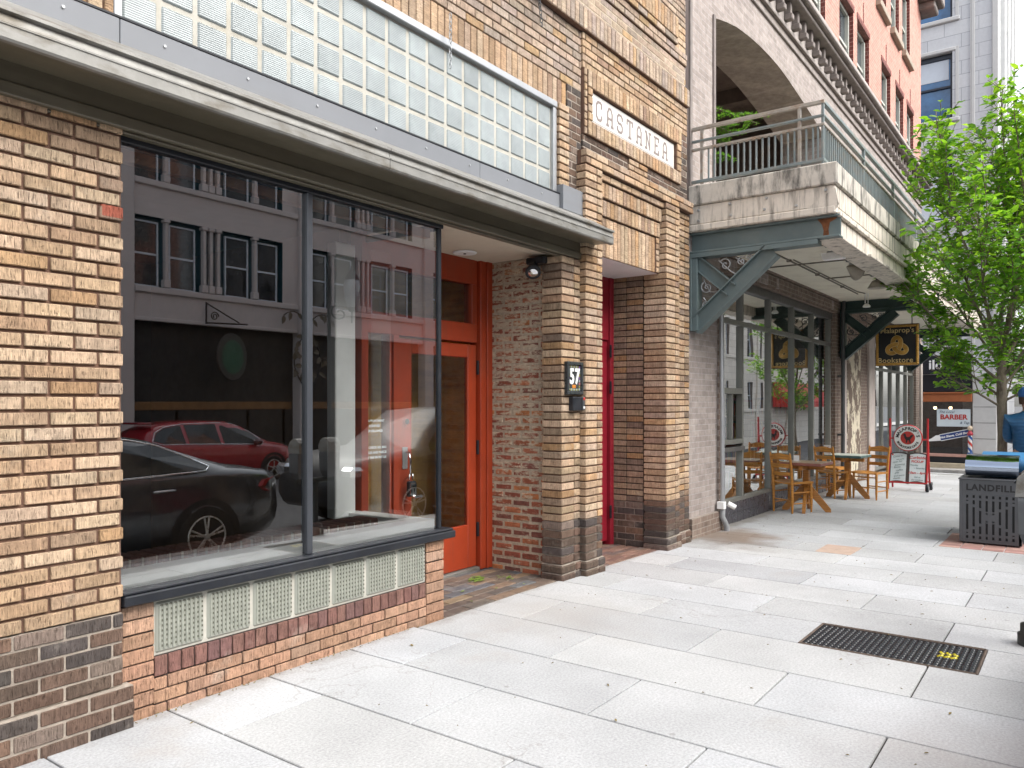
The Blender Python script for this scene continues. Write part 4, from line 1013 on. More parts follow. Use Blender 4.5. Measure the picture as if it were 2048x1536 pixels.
# corner pilaster mouldings
tw.cb(XT-.06, XT, -.45, -.33, 2.6, 30, 1, ch=.02); tw.cb(XT-.08, XT+.6, -1.22, -1.0, 2.6, 30, 1, ch=.03); tw.box(XT-.05, XT, -.33, -.30, 2.6, 30, 1)
for i in range(4):
    for z in ops: tw.cb(XT+1.5+i*1.9, XT+2.7+i*1.9, -1.30, -1.1, z[0], z[1], 1, ch=.02)
    tw.cb(XT+1.1+i*1.9, XT+1.4+i*1.9, -1.36, -1.1, 2.6, 30, 1, ch=.03)
build('wall', tw, [M['ashlar'], M['ashlar2']], wt)
M['blind'] = mat('white_blind', (.62, .68, .75), .6, var=.04)
M['blueglass'] = mat('blue_dark_glass', (.045, .14, .30), .08, var=.3, vs=2, spec=.8)
M['winblack'] = mat('navy_window_frame', (.02, .028, .045), .4)
for wy in WY[:2]:
    for z0, z1 in ops:
        f = MB(); x = XT+.18; a, b = wy; t_ = .09
        f.cb(x, x+.1, a, b, z1-t_*2, z1); f.cb(x, x+.1, a, b, z0, z0+t_); f.cb(x, x+.1, a, a+t_, z0+t_, z1-t_*2); f.cb(x, x+.1, b-t_, b, z0+t_, z1-t_*2); f.cb(x-.02, x+.1, a+t_, b-t_, (z0+z1)/2-.04, (z0+z1)/2+.04)
        wo = build('window', f, M['winblack'], wt)
        g = MB(); g.box(x+.06, x+.08, a+t_, b-t_, z0+t_, z1-t_); build('pane', g, M['blueglass'], wo)
        g = MB(); g.box(x+.045, x+.055, a+t_+.06, b-t_-.06, z0+(z1-z0)*(.62 if z0 > 12 else .05), z1-t_*2.2); build('blind', g, M['blind'], wo) if z0 < 16 else None
        g = MB(); g.cb(XT-.10, XT+.2, a-.25, b+.25, z0-.17, z0-.003, 0, ch=.03); build('sill', g, M['ashlar2'], wo)
        g = MB(); g.cb(XT-.05, XT+.25, a-.12, b+.12, z1+.003, z1+.16, 0, ch=.03); g.cb(XT-.03, XT+.0, a-.22, a-.10, z0, z1+.16, 0, ch=.01); build('surround', g, M['ashlar2'], wo)
# barber shop front
bs2 = MB()
bs2.box(XT+.1, XT+3, -.36, 6, 1.95, 2.6, 0); bs2.cb(XT-.05, XT+.3, -.40, 6, 2.62, 3.35, 0, ch=.02)
bs2.cb(XT-.02, XT+.3, -.36, 6, -.79, -.55, 0, ch=.01)
shopf = build('shopfront_dark_panel', bs2, mat('black_shopfront', (.012, .014, .022), .35), wt)
lt_ = MB(); lt_.cb(XT-.12, XT+.1, -.36, 6, 1.55, 1.86, 0, ch=.02); lt_.cb(XT-.16, XT+.1, -.36, 6, 1.861, 1.92, 0, ch=.01); build('shopfront_lintel', lt_, mat('rust_orange_lintel', (.34, .105, .035), .5), wt)
sg = MB(); sg.cb(XT-.18, XT+.2, -.52, 6, -.55, -.45, 0, ch=.01); build('shopfront_sill', sg, mat('pink_sill', (.48, .27, .22), .6), wt)
st_ = MB(); st_.cb(XT-.25, XT+.4, -.45, 6, -1.3, -.79, 0, ch=.02); build('shopfront_step', st_, mat('tan_step', (.42, .36, .26), .8), wt)
wp = MB(); wp.cb(XT-.03, XT+.4, -1.15, -.37, -.42, 2.6, 0, ch=.02)
for z in (.15, .75, 1.35, 1.95): wp.cb(XT-.035, XT, -1.12, -.40, z, z+.015, 1, ch=.002)
wp.cb(XT-.10, XT+.5, -1.22, -.37, 2.45, 2.6, 0, ch=.02)
wp.cb(XT-.05, XT+.4, -1.17, -.365, -1.2, -.421, 2, ch=.02); build('corner_pier', wp, [M['ashlar2'], M['joint'], mat('blue_slate_base', (.03, .06, .09), .4)], wt)
sb_ = MB(); sb_.box(XT+.4, XT+9.6, -1.15, 0, -3, 2.6); build('side_wall', sb_, M['ashlar'], wt)
g = MB(); g.box(XT+.12, XT+.14, -.36, 6, -.45, 1.55, 1); g.m[-1] = 0; build('shop_pane', g, [glassmat('barber_glass', .12, (.5, .5, .5)), M['clear']], wt)
g = MB(); g.box(XT+2.5, XT+2.6, -.36, 6, -1, 2); g.box(XT+.5, XT+2.6, -.36, 6, -1.1, -.9); build('shop_interior', g, mat('barber_interior', (.11, .065, .045), .9), wt)
tx = MB().merge(text_mb('ild', .52, .02, bold=.012), FX(XT-.062, .86, 2.97)); tag(build('shop_sign_lettering', tx, M['whitetext']), 'white letters ild on black shop sign above the barber window', 'sign')
for i, y in enumerate((.95, .42, -.10)):
    g = MB(); g.lathe([(.05, .10), (.06, .04), (.035, 0), (.01, -.005)], (XT+.5, y, 1.26), 12); g.lathe([(.006, .1), (.006, .5)], (XT+.5, y, 1.26), 6, 1)
    tag(build('pendant_lamp', g, [emis('warm_lamp', (1.0, .72, .40), 5.0), M['black']]), ['left small warm lamp glowing inside the barber shop window', 'middle small warm lamp glowing inside the barber shop window', 'right small warm lamp glowing inside the barber shop window'][i], 'lamp', 'lamps in the barber shop')
bsn = thing('barber_sign', 'white rectangular barber sign with red and blue lettering in shop window', 'sign', (XT+.02, .25, .95))
g = MB(); g.cb(XT, XT+.05, -.30, .83, .60, 1.27, 0, ch=.01); build('board', g, mat('sign_white_board', (.60, .68, .72), .5, var=.03), bsn)
navy = mat('navy_letters', (.03, .07, .13), .5, var=.05)
g = MB().merge(text_mb('BARBER', .26, .006, bold=.008), FX(XT-.004, .26, .96)); build('lettering', g, M['redtext'], bsn)
g = MB().merge(text_mb('The Local', .13, .006, shear=.35), FX(XT-.004, .50, 1.16)).merge(text_mb('& Tap', .13, .006, shear=.35), FX(XT-.004, -.10, .75)); build('script_lettering', g, navy, bsn)
rzn = thing('razor_banner', 'blue razor shaped banner reading Hot Shave Cold Beer in barber window', 'sign', (XT, .3, .3))
Mx = basis((XT-.01, .30, .26), (0, -.972, .235), (0, .235, .972))
g = MB()
def rot_prism(poly, dep, off=0, m=0):
    q = MB(); q.prism(poly, (0, 0, off), (1, 0, 0), (0, 1, 0), dep, m); return q
g.merge(rot_prism([(-.42, -.13), (.60, -.13), (.53, 0), (.60, .13), (-.42, .13)], .02, 0, 0), Mx); g.merge(rot_prism([(-.42, -.13), (.60, -.13), (.56, -.105), (-.42, -.105)], .012, .006, 1), Mx); g.merge(rot_prism([(-.42, .13), (.60, .13), (.56, .105), (-.42, .105)], .012, .006, 1), Mx)
g.merge(rot_prism([(-.90, -.045), (-.42, -.11), (-.42, .11), (-.55, .12), (-.72, .04), (-.9, 0)], .02, .004, 1), Mx)
build('banner', g, [mat('banner_blue', (.02, .05, .20), .5), M['whitetext']], rzn)
g = MB().merge(text_mb('Hot Shave, Cold Beer', .115, .004, shear=.3, bold=.005), Mx @ Matrix.Translation((.07, 0, .006))); build('lettering', g, M['whitetext'], rzn)
bp = thing('barber_pole', 'red white and blue striped barber pole beside the shop window', 'barber pole', (XT-.12, -.33, -.42))
def bpole():
    g = MB(); n = 20; nz = 26; r = .075; z0 = -.36; z1 = .28
    colr = [(.5, .05, .04), (.7, .7, .7), (.03, .09, .28), (.7, .7, .7)]
    for j in range(nz):
        for k in range(n):
            a0, a1 = 2*math.pi*k/n, 2*math.pi*(k+1)/n; za, zb = z0+(z1-z0)*j/nz, z0+(z1-z0)*(j+1)/nz
            c = colr[int(((k/n)*4+j/nz*5) % 4)]
            g.add([(XT-.12+r*math.cos(a0), -.30+r*math.sin(a0), za), (XT-.12+r*math.cos(a1), -.30+r*math.sin(a1), za), (XT-.12+r*math.cos(a1), -.30+r*math.sin(a1), zb), (XT-.12+r*math.cos(a0), -.30+r*math.sin(a0), zb)], [(0, 1, 2, 3)], 0, c, True)
    return g
build('striped_cylinder', bpole(), mat('pole_paint', (1, 1, 1), .25, attr=True, var=.03), bp)
g = MB(); g.lathe([(.08, -.45), (.10, -.43), (.10, -.37), (.08, -.36)], (XT-.12, -.30, 0), 16, 0); g.lathe([(.08, .28), (.10, .30), (.10, .36), (.06, .42), (.05, .46)], (XT-.12, -.30, 0), 16, 1); g.lathe([(.03, .46), (.075, .50), (.09, .56), (.07, .62), (.02, .65)], (XT-.12, -.30, 0), 16, 2)
build('pole_caps', g, [mat('pole_blue', (.03, .09, .25), .4), mat('pole_red', (.4, .04, .06), .4), mat('pole_knob', (.62, .50, .36), .35)], bp)

# ================================================================== buildings across the road (seen in the glass)
YB = -19.0
YB = -19.0
def far_block(name, label, x0, x1, zg0, ht, mt, bays, win, mtframe, shop_z, dark, YB=-19.0, group=False):
    grp = []
    b = thing(name, label, 'building', (x0, YB, zg0))
    wl = MB(); ops = []
    for bx0, bx1, ws in bays:
        for sz, tz in win:
            if group: grp.append((bx0+ws[0][0], bx0+ws[-1][1]+.12, sz, tz+.12))
            for u0, u1 in ws: ops.append((bx0+u0, bx0+u1, sz, tz))
    # mirrored orientation (faces +Y): make with y = YB and flip faces afterwards
    q = MB(); wall_openings(q, x0, x1, shop_z, ht, YB, YB-.30, grp if group else ops, 0, 1)
    q.f = [f[::-1] for f in q.f]; wl.merge(q)
    wl.box(x0, x1, YB-9, YB-.32, zg0-1, ht, 2)
    for a, b_, c, d_ in grp:
        wl.box(a, b_, YB-.31, YB-.235, c, d_, 1)
    for bx0, bx1, ws in bays:
        wl.cb(bx0-.28, bx0+.28, YB-.3, YB+.14, zg0-.4, ht, 0, ch=.03)
        for sz, tz in win: wl.cb(bx0+.3, bx1-.3, YB-.1, YB+.10, sz-.20, sz-.02, 0, ch=.02)
        wl.cb(bx0+.3, bx1-.3, YB-.1, YB+.05, shop_z, shop_z+.12, 0, ch=.02)
    build('wall', wl, [mt, dark, M['darkroom']], b)
    for a, c, sz, tz in ops:
        f = MB(); y = YB-.22; t_ = .05
        for (xa, xb, za, zb) in ((a, c, tz-t_, tz), (a, c, sz, sz+t_), (a, a+t_, sz+t_, tz-t_), (c-t_, c, sz+t_, tz-t_), (a+t_, c-t_, (sz+tz)/2-.03, (sz+tz)/2+.03)): f.cb(xa, xb, y, y+.08, za, zb, 0)
        wo = build('window', f, mtframe, b); g = MB(); g.box(a+t_, c-t_, y+.02, y+.03, sz+t_, tz-t_, 0); build('pane', g, M['darkglass'], wo)
    return b
M['taupe'] = mat('taupe_stucco', (.50, .46, .45), .85, var=.06, vs=.8, bmp=.1)
M['tealrev'] = mat('teal_window_surround', (.01, .055, .075), .5, var=.1)
M['winwhite'] = mat('pale_window_frame', (.55, .60, .66), .5)
BW = 6.6; WS = [(.34, 1.16), (1.50, 2.40), (3.46, 4.36), (4.68, 5.54)]
bays = [(11.7+BW*i-.0, 11.7+BW*(i+1), WS) for i in range(-3, 4)]
fb = far_block('taupe_stucco_building', 'taupe stucco building with teal windows across the road, mirrored in display window', -8.2, 38.2, -1.0, 13.0, M['taupe'], bays, [(5.05, 7.05), (8.3, 10.3)], M['winwhite'], 4.0, M['tealrev'], group=True)
g = MB()
for bx0, bx1, ws in bays:
    for k, u in enumerate((1.33, 2.62, 2.86, 3.12, 4.52)):
        for z0, z1 in ((5.05, 7.15), (8.3, 10.4)):
            g.cb(bx0+u-.055, bx0+u+.055, YB-.12, YB+.06, z0+.25, z1-.1, 0, ch=.02); g.cb(bx0+u-.11, bx0+u+.11, YB-.12, YB+.09, z0, z0+.25, 0, ch=.02); g.cb(bx0+u-.11, bx0+u+.11, YB-.12, YB+.09, z1-.1, z1, 0, ch=.02)
build('window_pilasters', g, M['taupe'], fb)
M['wood'] = mat('varnished_wood', (.20, .10, .035), .5, var=.3, vs=3)
for bx0, bx1, ws in bays:
    g = MB(); z0 = -1.0
    g.cb(bx0+.3, bx1-.3, YB-.5, YB-.3, 1.28, 1.55, 0, ch=.02)
    for u in (.35, 1.8, 4.4, 5.9): g.cb(bx0+u, bx0+u+.12, YB-.5, YB-.32, z0, 1.27, 0, ch=.01)
    so_ = build('shopfront', g, M['wood'], fb)
    g = MB(); g.box(bx0+.28, bx1-.28, YB-.44, YB-.42, 1.55, 4.0); g.box(bx0+.28, bx1-.28, YB-.44, YB-.42, z0, 1.27); build('pane', g, M['darkglass'], so_)
    g = MB(); g.cb(bx0+.3, bx1-.3, YB-.5, YB-.3, z0-.3, z0+.25, 0, ch=.02); build('stall_riser', g, M['darksteel'], so_)
M['palebrick'] = brickproc('pale_stone_blocks', (.72, .67, .60), (.64, .59, .52), (.45, .41, .37), .9, .42, .012, var=.08)
bays2 = [(40.0+BW*i, 40+BW*(i+1), WS[::3]) for i in range(0, 8)]
fb2 = far_block('pale_stone_block', 'pale stone block building down the road, mirrored in the bookstore windows', 39.0, 92.0, -1.2, 16.0, M['palebrick'], bays2, [(1.1, 2.9), (4.6, 6.9), (8.3, 10.6), (12, 14.2)], M['winwhite'], -1.6, M['stonedark'], -14.0)
YB = -14.0
aw = thing('red_awning', 'red fabric awning over the far pale stone shopfront, seen mirrored in glass', 'awning', (46, YB, 1.0))
g = MB(); n = 1
g.add([(56, YB+.15, 3.0), (67, YB+.15, 3.0), (67, YB+1.9, 1.6), (56, YB+1.9, 1.6), (56, YB+1.9, 1.2), (67, YB+1.9, 1.2), (56, YB+.15, 1.2), (67, YB+.15, 1.2)], [(0, 3, 2, 1), (3, 4, 5, 2), (0, 6, 4, 3), (1, 2, 5, 7)])
build('canvas', g, mat('red_canvas', (.50, .05, .04), .8, var=.08), aw)
# ================================================================== small things on the tan shop
def wood(name, col, scl=(6, 6, 60)):
    m, nt, b, L = nmat(name); v = coords(nt, scl)
    c = mix(nt, col, ramp(nt, noise(nt, v, .9, 5, .65), .3, .62, .7, 1.35), 1.0, 'MULTIPLY'); L.new(c, b.inputs['Base Color']); b.inputs['Roughness'].default_value = .42; return m
p57 = thing('house_number_plaque', 'dark framed tile plaque with white number 57 on the brick pilaster', 'plaque', (5.82, -.05, 1.74))
g = MB(); x0, x1, z0, z1 = 5.69, 5.955, 1.595, 1.882
g.cb(x0, x1, -.085, -.048, z0, z0+.028); g.cb(x0, x1, -.085, -.048, z1-.028, z1); g.cb(x0, x0+.028, -.085, -.048, z0+.028, z1-.028); g.cb(x1-.028, x1, -.085, -.048, z0+.028, z1-.028)
build('frame', g, mat('plaque_frame', (.035, .04, .042), .3, var=.2), p57)
g = MB(); g.box(x0+.028, x1-.028, -.066, -.05, z0+.028, z1-.028, 0)
for i in range(9):
    zz = z0+.035+i*.0245
    for xx in (x0+.031, x1-.055): g.cb(xx, xx+.024, -.069, -.06, zz, zz+.021, 1+(i % 4 if i % 3 else 3), ch=.003)
for i in range(7):
    xx = x0+.06+i*.021
    for zz in (z0+.032, z1-.052): g.cb(xx, xx+.019, -.069, -.06, zz, zz+.02, 1+((i*2+1) % 4), ch=.003)
g.cb(5.79, 5.85, -.070, -.06, z0+.055, z0+.085, 5, ch=.005)
build('tile', g, [mat('slate_tile', (.045, .05, .05), .25), mat('violet_tile', (.13, .07, .20), .2), mat('olive_tile', (.20, .19, .06), .2), mat('pink_tile', (.33, .13, .16), .2), mat('grey_tile', (.26, .29, .29), .2), mat('orange_tile', (.50, .19, .04), .2)], p57)
for ch_, xx in (('5', 5.780), ('7', 5.866)):
    g = MB().merge(text_mb(ch_, .185, .006, bold=.006), FY(xx, -.071, 1.748)); g.v = [((p[0]-xx)*.8+xx, p[1], p[2]) for p in g.v]; build('digit', g, M['whitetext'], p57)
cr = thing('card_reader', 'small black card reader box under the number plaque', 'card reader', (5.84, -.06, 1.53))
g = MB(); g.cb(5.76, 5.90, -.10, -.045, 1.452, 1.575, 0, ch=.008); build('housing', g, M['black'], cr)
g = MB(); g.cb(5.915, 5.945, -.105, -.045, 1.455, 1.575, 0, ch=.006); g.cb(5.918, 5.942, -.109, -.10, 1.545, 1.570, 1, ch=.004); g.cb(5.918, 5.942, -.108, -.10, 1.47, 1.49, 2, ch=.003); build('reader_strip', g, [M['darksteel'], M['redtext'], M['whitetext']], cr)
def chain(P, r, name, label):
    g = MB(); n = len(P)
    for i, p in enumerate(P):
        T_ = [(p[0]+(r*math.cos(a) if i % 2 else 0), p[1]+(0 if i % 2 else r*math.cos(a)), p[2]+r*1.7*math.sin(a)) for a in [k*math.pi/4 for k in range(8)]]
        g.tube(T_, r*.28, 5, closed=True)
    return tag(build(name, g, M['steel'] if 'bright' in label else M['darksteel']), label, 'chain', 'chains on the brick wall')
chain([(3.0+1.17, -.06+.0, 4.26-i*.030) for i in range(13)], .011, 'hanging_chain', 'short bright steel chain hanging from the soldier course before glass blocks')
chain([(5.26+i*.006, -.06, 4.98-i*.030) for i in range(12)], .012, 'hanging_chain', 'short rusty dark chain hanging on the brick wall near the top')
fl_ = thing('flood_light', 'black swivel flood lamp under the recess ceiling beside old brick wall', 'lamp', (5.62, .22, 2.8))
g = MB(); g.cb(5.60, 5.71, .10, .30, 2.74, 2.80, 0, ch=.01); g.tube([(5.63, .2, 2.76), (5.58, .2, 2.72), (5.55, .2, 2.70)], .022, 8); build('bracket', g, M['black'], fl_)
g = MB(); Mx = basis((5.53, .17, 2.665), (.8, -.6, 0), (.3, .4, .87)); q = MB(); q.lathe([(.03, -.09), (.05, -.05), (.068, -.01), (.068, .015), (.06, .018)], (0, 0, 0), 18); q.lathe([(.058, .012), (.03, .022), (.005, .024)], (0, 0, 0), 18, 1)
g.merge(q, Matrix.Translation((5.53, .17, 2.655)) @ Matrix.Rotation(R(150), 4, 'X') @ Matrix.Rotation(R(-35), 4, 'Y')); build('lamp_head', g, [M['black'], M['chrome']], fl_)
lb = thing('key_lock_box', 'black key lock box hanging from the red door handle', 'lock box', (4.62, .74, .88))
g = MB(); g.tube([(4.595, .745, .89), (4.595, .745, .945), (4.635, .745, .945), (4.635, .745, .89)], .006, 6, 1); g.cb(4.575, 4.66, .72, .765, .76, .885, 0, ch=.01); g.cb(4.582, 4.652, .714, .722, .775, .87, 1, ch=.006); g.cb(4.60, 4.69, .68, .72, .748, .775, 1, ch=.006); build('case', g, [M['black'], M['chrome']], lb)
sz = thing('hand_sanitizer', 'clear hand sanitizer pump bottle behind the red sidelight', 'bottle', (4.27, 1.0, .6))
g = MB(); g.cb(4.2, 4.43, .91, 1.1, .57, .60, 2); g.cb(4.235, 4.305, .97, 1.03, .602, .76, 0, ch=.012); g.lathe([(.02, .76), (.022, .79), (.008, .795), (.008, .84), (.02, .845), (.02, .86)], (4.27, 1.0, 0), 12, 1); g.tube([(4.27, 1.0, .855), (4.23, .99, .855), (4.22, .985, .84)], .007, 6, 1)
build('pump_bottle', g, [mat('sanitizer_plastic', (.60, .66, .70), .2), M['white'], M['red']], sz)
ntc = thing('window_notice', 'small white notice lettering on the red sidelight glass', 'notice', (4.30, .838, 1.2))
for i, (tx_, z) in enumerate((('BY APPOINTMENT', 1.38), ('RESERVED', 1.34), ('SURVEILLANCE', 1.30), ('PLEASE CHECK ALL BAGS,', 1.17), ('PACKAGES AND PARCELS', 1.13), ('HERE AT THE FRONT DESK', 1.09))):
    build('text_line', MB().merge(text_mb(tx_, .026, .001, bold=.0008), FY(4.30, .8385, z)), M['whitetext'], ntc)


# ================================================================== pavement things
tg = thing('utility_cover', 'black ribbed utility cover with yellow paint mark in pavement', 'utility cover', (5.33, -2.7, zg(5.3)))
def tp(x, y, z): return (x, y, zg(x)+z)
g = MB()
xa, xb, ya, yb_ = 5.05, 5.62, -3.18, -2.21
g.add([tp(xa, ya, -.004), tp(xb, ya, -.004), tp(xb, yb_, -.004), tp(xa, yb_, -.004)], [(0, 1, 2, 3)])
for p, q in (((xa, ya), (xb, ya)), ((xb, ya), (xb, yb_)), ((xb, yb_), (xa, yb_)), ((xa, yb_), (xa, ya))):
    g.tube([tp(p[0], p[1], -.001), tp(q[0], q[1], -.001)], .009, 4, 2, smooth=False)
build('plate', g, [M['black'], M['black'], mat('rusty_frame', (.09, .065, .05), .8, var=.4)], tg)
g = MB(); ny = 26
for j in range(ny):
    y = ya+.03+j*(yb_-ya-.06)/(ny-1)
    for i in range(22):
        x = xa+.025+i*.0245; s_ = 1 if (i % 2) else -1
        c = (.028, .03, .034)
        if -3.055 < y < -2.955 and 5.27 < x < 5.43 and i % 3 != 2: c = (.62, .52, .02)
        z = zg(x)
        g.add([(x-.009, y-.011, z-.003), (x+.009, y-.011+s_*.008, z-.003), (x+.009, y+.011+s_*.008, z-.003), (x-.009, y+.011, z-.003), (x-.006, y-.005, z+.004), (x+.006, y-.005+s_*.008, z+.004), (x+.006, y+.005+s_*.008, z+.004), (x-.006, y+.005, z+.004)], BXF[1:], 0, c)
build('tread_ribs', g, mat('cover_ribs', (1, 1, 1), .32, attr=True, var=.3, vs=9, spec=.6), tg)
for nm, lab, x0, x1, y0, y1 in (('brick_inlay', 'pinkish brick inlay square in the pavement by the near trash bin', 9.86, 11.03, -3.40, -2.36), ('pavement_cover', 'small tan rectangular cover flush in pavement slab before the bookstore', 8.60, 9.12, -1.72, -1.36)):
    g = MB()
    if nm == 'brick_inlay':
        for i in range(11):
            for j in range(5):
                a = x0+i*.105+.004; b = y0+j*.207+.004; g.cb(a, a+.1, b, b+.199, zg(a)-.03, zg(a)+.006, 0, bcol([(.36, .21, .18), (.32, .18, .16), (.40, .25, .21)]), .003)
    else: g.cb(x0, x1, y0, y1, zg(x0)-.03, zg(x0)+.002, 0, (.40, .30, .24), .004)
    tag(build(nm, g, mat(nm+'_mat', (1, 1, 1), .85, attr=True, var=.15, vs=10, bmp=.2)), lab, 'pavement inset')
M['leafdry'] = mat('dry_leaf', (.20, .15, .05), .8, var=.4); M['leafgrn'] = mat('fallen_green_leaf', (.13, .20, .03), .6, var=.4)
def leafbits(name, label, spots, mt, grp=None):
    g = MB(); r = random.Random(5)
    for x, y, z, s in spots:
        a = r.random()*6.28; l = s*r.uniform(.7, 1.2); w_ = l*r.uniform(.25, .5)
        ca, sa = math.cos(a), math.sin(a)
        P = [(-l, 0, .0), (-l*.3, w_, .004), (l*.4, w_*.8, .006), (l, 0, .003), (l*.4, -w_*.8, .006), (-l*.3, -w_, .004)]
        g.add([(x+p[0]*ca-p[1]*sa, y+p[0]*sa+p[1]*ca, z+p[2]+.003) for p in P], [(0, 1, 2, 3), (0, 3, 4, 5)])
    o = build(name, g, mt); o['kind'] = 'stuff'; o['label'] = label; o['category'] = 'leaves'; return o
r5 = random.Random(9)
leafbits('leaf_litter', 'small clump of green leaf litter on the recess paving', [(5.22+r5.gauss(0, .05), .52+r5.gauss(0, .04), .004, .03) for _ in range(30)]+[(5.42+r5.gauss(0, .04), .36+r5.gauss(0, .03), .004, .022) for _ in range(12)]+[(5.05, .2, .004, .02), (4.6, .1, .004, .02), (5.3, .1, .004, .018), (4.8, .35, .004, .02)], M['leafgrn'])
leafbits('pavement_debris', 'scattered specks of dry leaf litter on the concrete pavement', [(r5.uniform(2, 11), r5.uniform(-3.3, -.1), 0, r5.uniform(.004, .016)) for _ in range(120)]+[(x, 0.02+r5.uniform(-.06, .0), 0, r5.uniform(.004, .012)) for x in [1.9+i*.02 for i in range(110)]], M['leafdry'])
for o in COL.objects:
    if o.name == 'pavement_debris':
        for v in o.data.vertices: v.co.z += zg(v.co.x)
# ================================================================== café chairs and tables
M['honey'] = wood('honey_wood', (.47, .20, .035)); M['honeydark'] = wood('dark_honey_wood', (.36, .15, .03))
def make_chair():
    root = local('wooden_chair', 'wooden ladder-back chair nearest the camera, its back to us, at red-topped table', 'chair', 'wooden café chairs outside the bookstore')
    def leg(path, r, nm):
        build(nm, MB().tube(path, r, 10), M['honey'], root)
    for s in (-1, 1):
        leg([(-.17, s*.172, 0), (-.172, s*.172, .12), (-.175, s*.172, .44), (-.20, s*.176, .68), (-.232, s*.18, .86), (-.236, s*.18, .885)], [.013, .019, .021, .019, .016, .008], 'back_post')
        leg([(.20, s*.205, 0), (.20, s*.205, .12), (.195, s*.203, .40), (.195, s*.203, .445)], [.012, .019, .02, .017], 'leg')
    for z, hgt in ((.55, .055), (.665, .06), (.785, .085)):
        g = MB(); n = 10; xx = -.185-(z-.5)*.145
        for i in range(n):
            y0, y1 = -.168+i*.0336, -.168+(i+1)*.0336
            f0, f1 = -.030*(1-(y0/.168)**2), -.030*(1-(y1/.168)**2)
            t0, t1 = (hgt if z < .7 else hgt+.012*math.cos(y0/.168*math.pi)), (hgt if z < .7 else hgt+.012*math.cos(y1/.168*math.pi))
            g.add([(xx+f0-.006, y0, z), (xx+f1-.006, y1, z), (xx+f1+.006, y1, z), (xx+f0+.006, y0, z), (xx+f0-.012, y0, z+t0), (xx+f1-.012, y1, z+t1), (xx+f1, y1, z+t1), (xx+f0, y0, z+t0)], BXF)
        build('slat', g, M['honey'], root)
    g = MB(); n = 10; top = []; bot = []
    for i in range(n+1):
        u = i/n; x = -.185+u*.41
        wd = .185+.04*u
        for j in range(n+1):
            v = j/n*2-1
            z = .455-.022*(1-v*v)*(1-(2*u-1)**2*.5)+(.012*abs(v)**2)*(u)+(-.012*max(0, u-.8)*5)
            top.append((x, v*wd, z)); bot.append((x, v*wd*.98, .425))
    N = (n+1)**2; fs = []
    for i in range(n):
        for j in range(n):
            a = i*(n+1)+j; fs += [(a, a+n+1, a+n+2, a+1), (N+a, N+a+1, N+a+n+2, N+a+n+1)]
    for j in range(n): fs += [(j, j+1, N+j+1, N+j), (n*(n+1)+j+1, n*(n+1)+j, N+n*(n+1)+j, N+n*(n+1)+j+1)]
    for i in range(n): a = i*(n+1); fs += [(a+n+1, a, N+a, N+a+n+1), (a+n, a+2*n+1, N+a+2*n+1, N+a+n)]
    g.add(top+bot, fs, 0); build('seat', g, M['honey'], root)
    for P in (((-.173, -.172, .30), (.197, -.204, .30)), ((-.173, .172, .30), (.197, .204, .30)), ((-.173, -.172, .14), (.198, -.204, .14)), ((-.173, .172, .14), (.198, .204, .14)), ((.197, -.204, .37), (.197, .204, .37)), ((.198, -.204, .20), (.198, .204, .20)), ((-.173, -.172, .19), (-.173, .172, .19))):
        build('rung', MB().tube([P[0], ((P[0][0]+P[1][0])/2, (P[0][1]+P[1][1])/2, P[0][2]), P[1]], [.008, .011, .008], 8), M['honey'], root)
    return root
ch = make_chair()
CH = [(11.80, -.17, R(-24), None), (13.98, -.22, R(-22), 'wooden ladder-back chair pulled up at the near left side of the teal-edged table'),
      (14.75, -.02, R(-100), 'wooden ladder-back chair against the wall beyond the teal-edged table, facing the street'), (14.22, -.80, R(160), 'wooden ladder-back chair seen side-on at the street side of the teal-edged table')]
for i, (x, y, a, lab) in enumerate(CH):
    if i == 0: ch.location = (x, y, zg(x)); ch.rotation_euler = (0, 0, a)
    else: dup(ch, (x, y, zg(x)), a, lab)
def make_table(name, label, loc, rz, edge, top):
    root = local(name, label, 'table', 'small café tables outside the bookstore')
    g = MB(); g.cb(-.29, .29, -.30, .30, .695, .735, 0, ch=.005); g.cb(-.285, .285, -.295, .295, .7352, .738, 1, ch=.001); build('table_top', g, [edge, top], root)
    g = MB(); g.cb(-.27, .27, -.03, .03, .625, .694, 0, ch=.008); g.cb(-.03, .03, -.27, -.031, .625, .694, 0, ch=.008); g.cb(-.03, .03, .031, .27, .625, .694, 0, ch=.008); g.cb(-.045, .045, -.045, .045, .12, .624, 0, ch=.008); build('pedestal', g, M['honeydark'], root)
    for k in range(4):
        a = k*math.pi/2+.2; d_ = Vector((math.cos(a), math.sin(a), 0)); n_ = Vector((-d_.y, d_.x, 0))
        q = [d_*.045+Vector((0, 0, .42)), d_*.34+Vector((0, 0, .05)), d_*.345+Vector((0, 0, .0)), d_*.27+Vector((0, 0, .0)), d_*.045+Vector((0, 0, .25))]
        g = MB(); vs = [p+n_*.02 for p in q]+[p-n_*.02 for p in q]
        g.add(vs, [(0, 1, 2, 3, 4), (9, 8, 7, 6, 5)]+[(i, 5+i, 5+(i+1) % 5, (i+1) % 5) for i in range(5)]); build('leg', g, M['honeydark'], root, recalc=True)
    root.location = loc; root.rotation_euler = (0, 0, rz); return root
make_table('cafe_table', 'small square café table with worn red edge, near chair pushed up to it', (12.0, -.34, -.1), R(-3), mat('worn_red_edge', (.26, .10, .075), .5, var=.2), mat('pale_table_top', (.42, .30, .21), .35, var=.2))
make_table('cafe_table', 'small square café table with teal edge and pale top under a menu card', (14.08, -.45, -.1), R(-5), mat('teal_edge', (.07, .13, .125), .5, var=.2), mat('pale_teal_top', (.50, .55, .50), .35, var=.15))
g = MB()
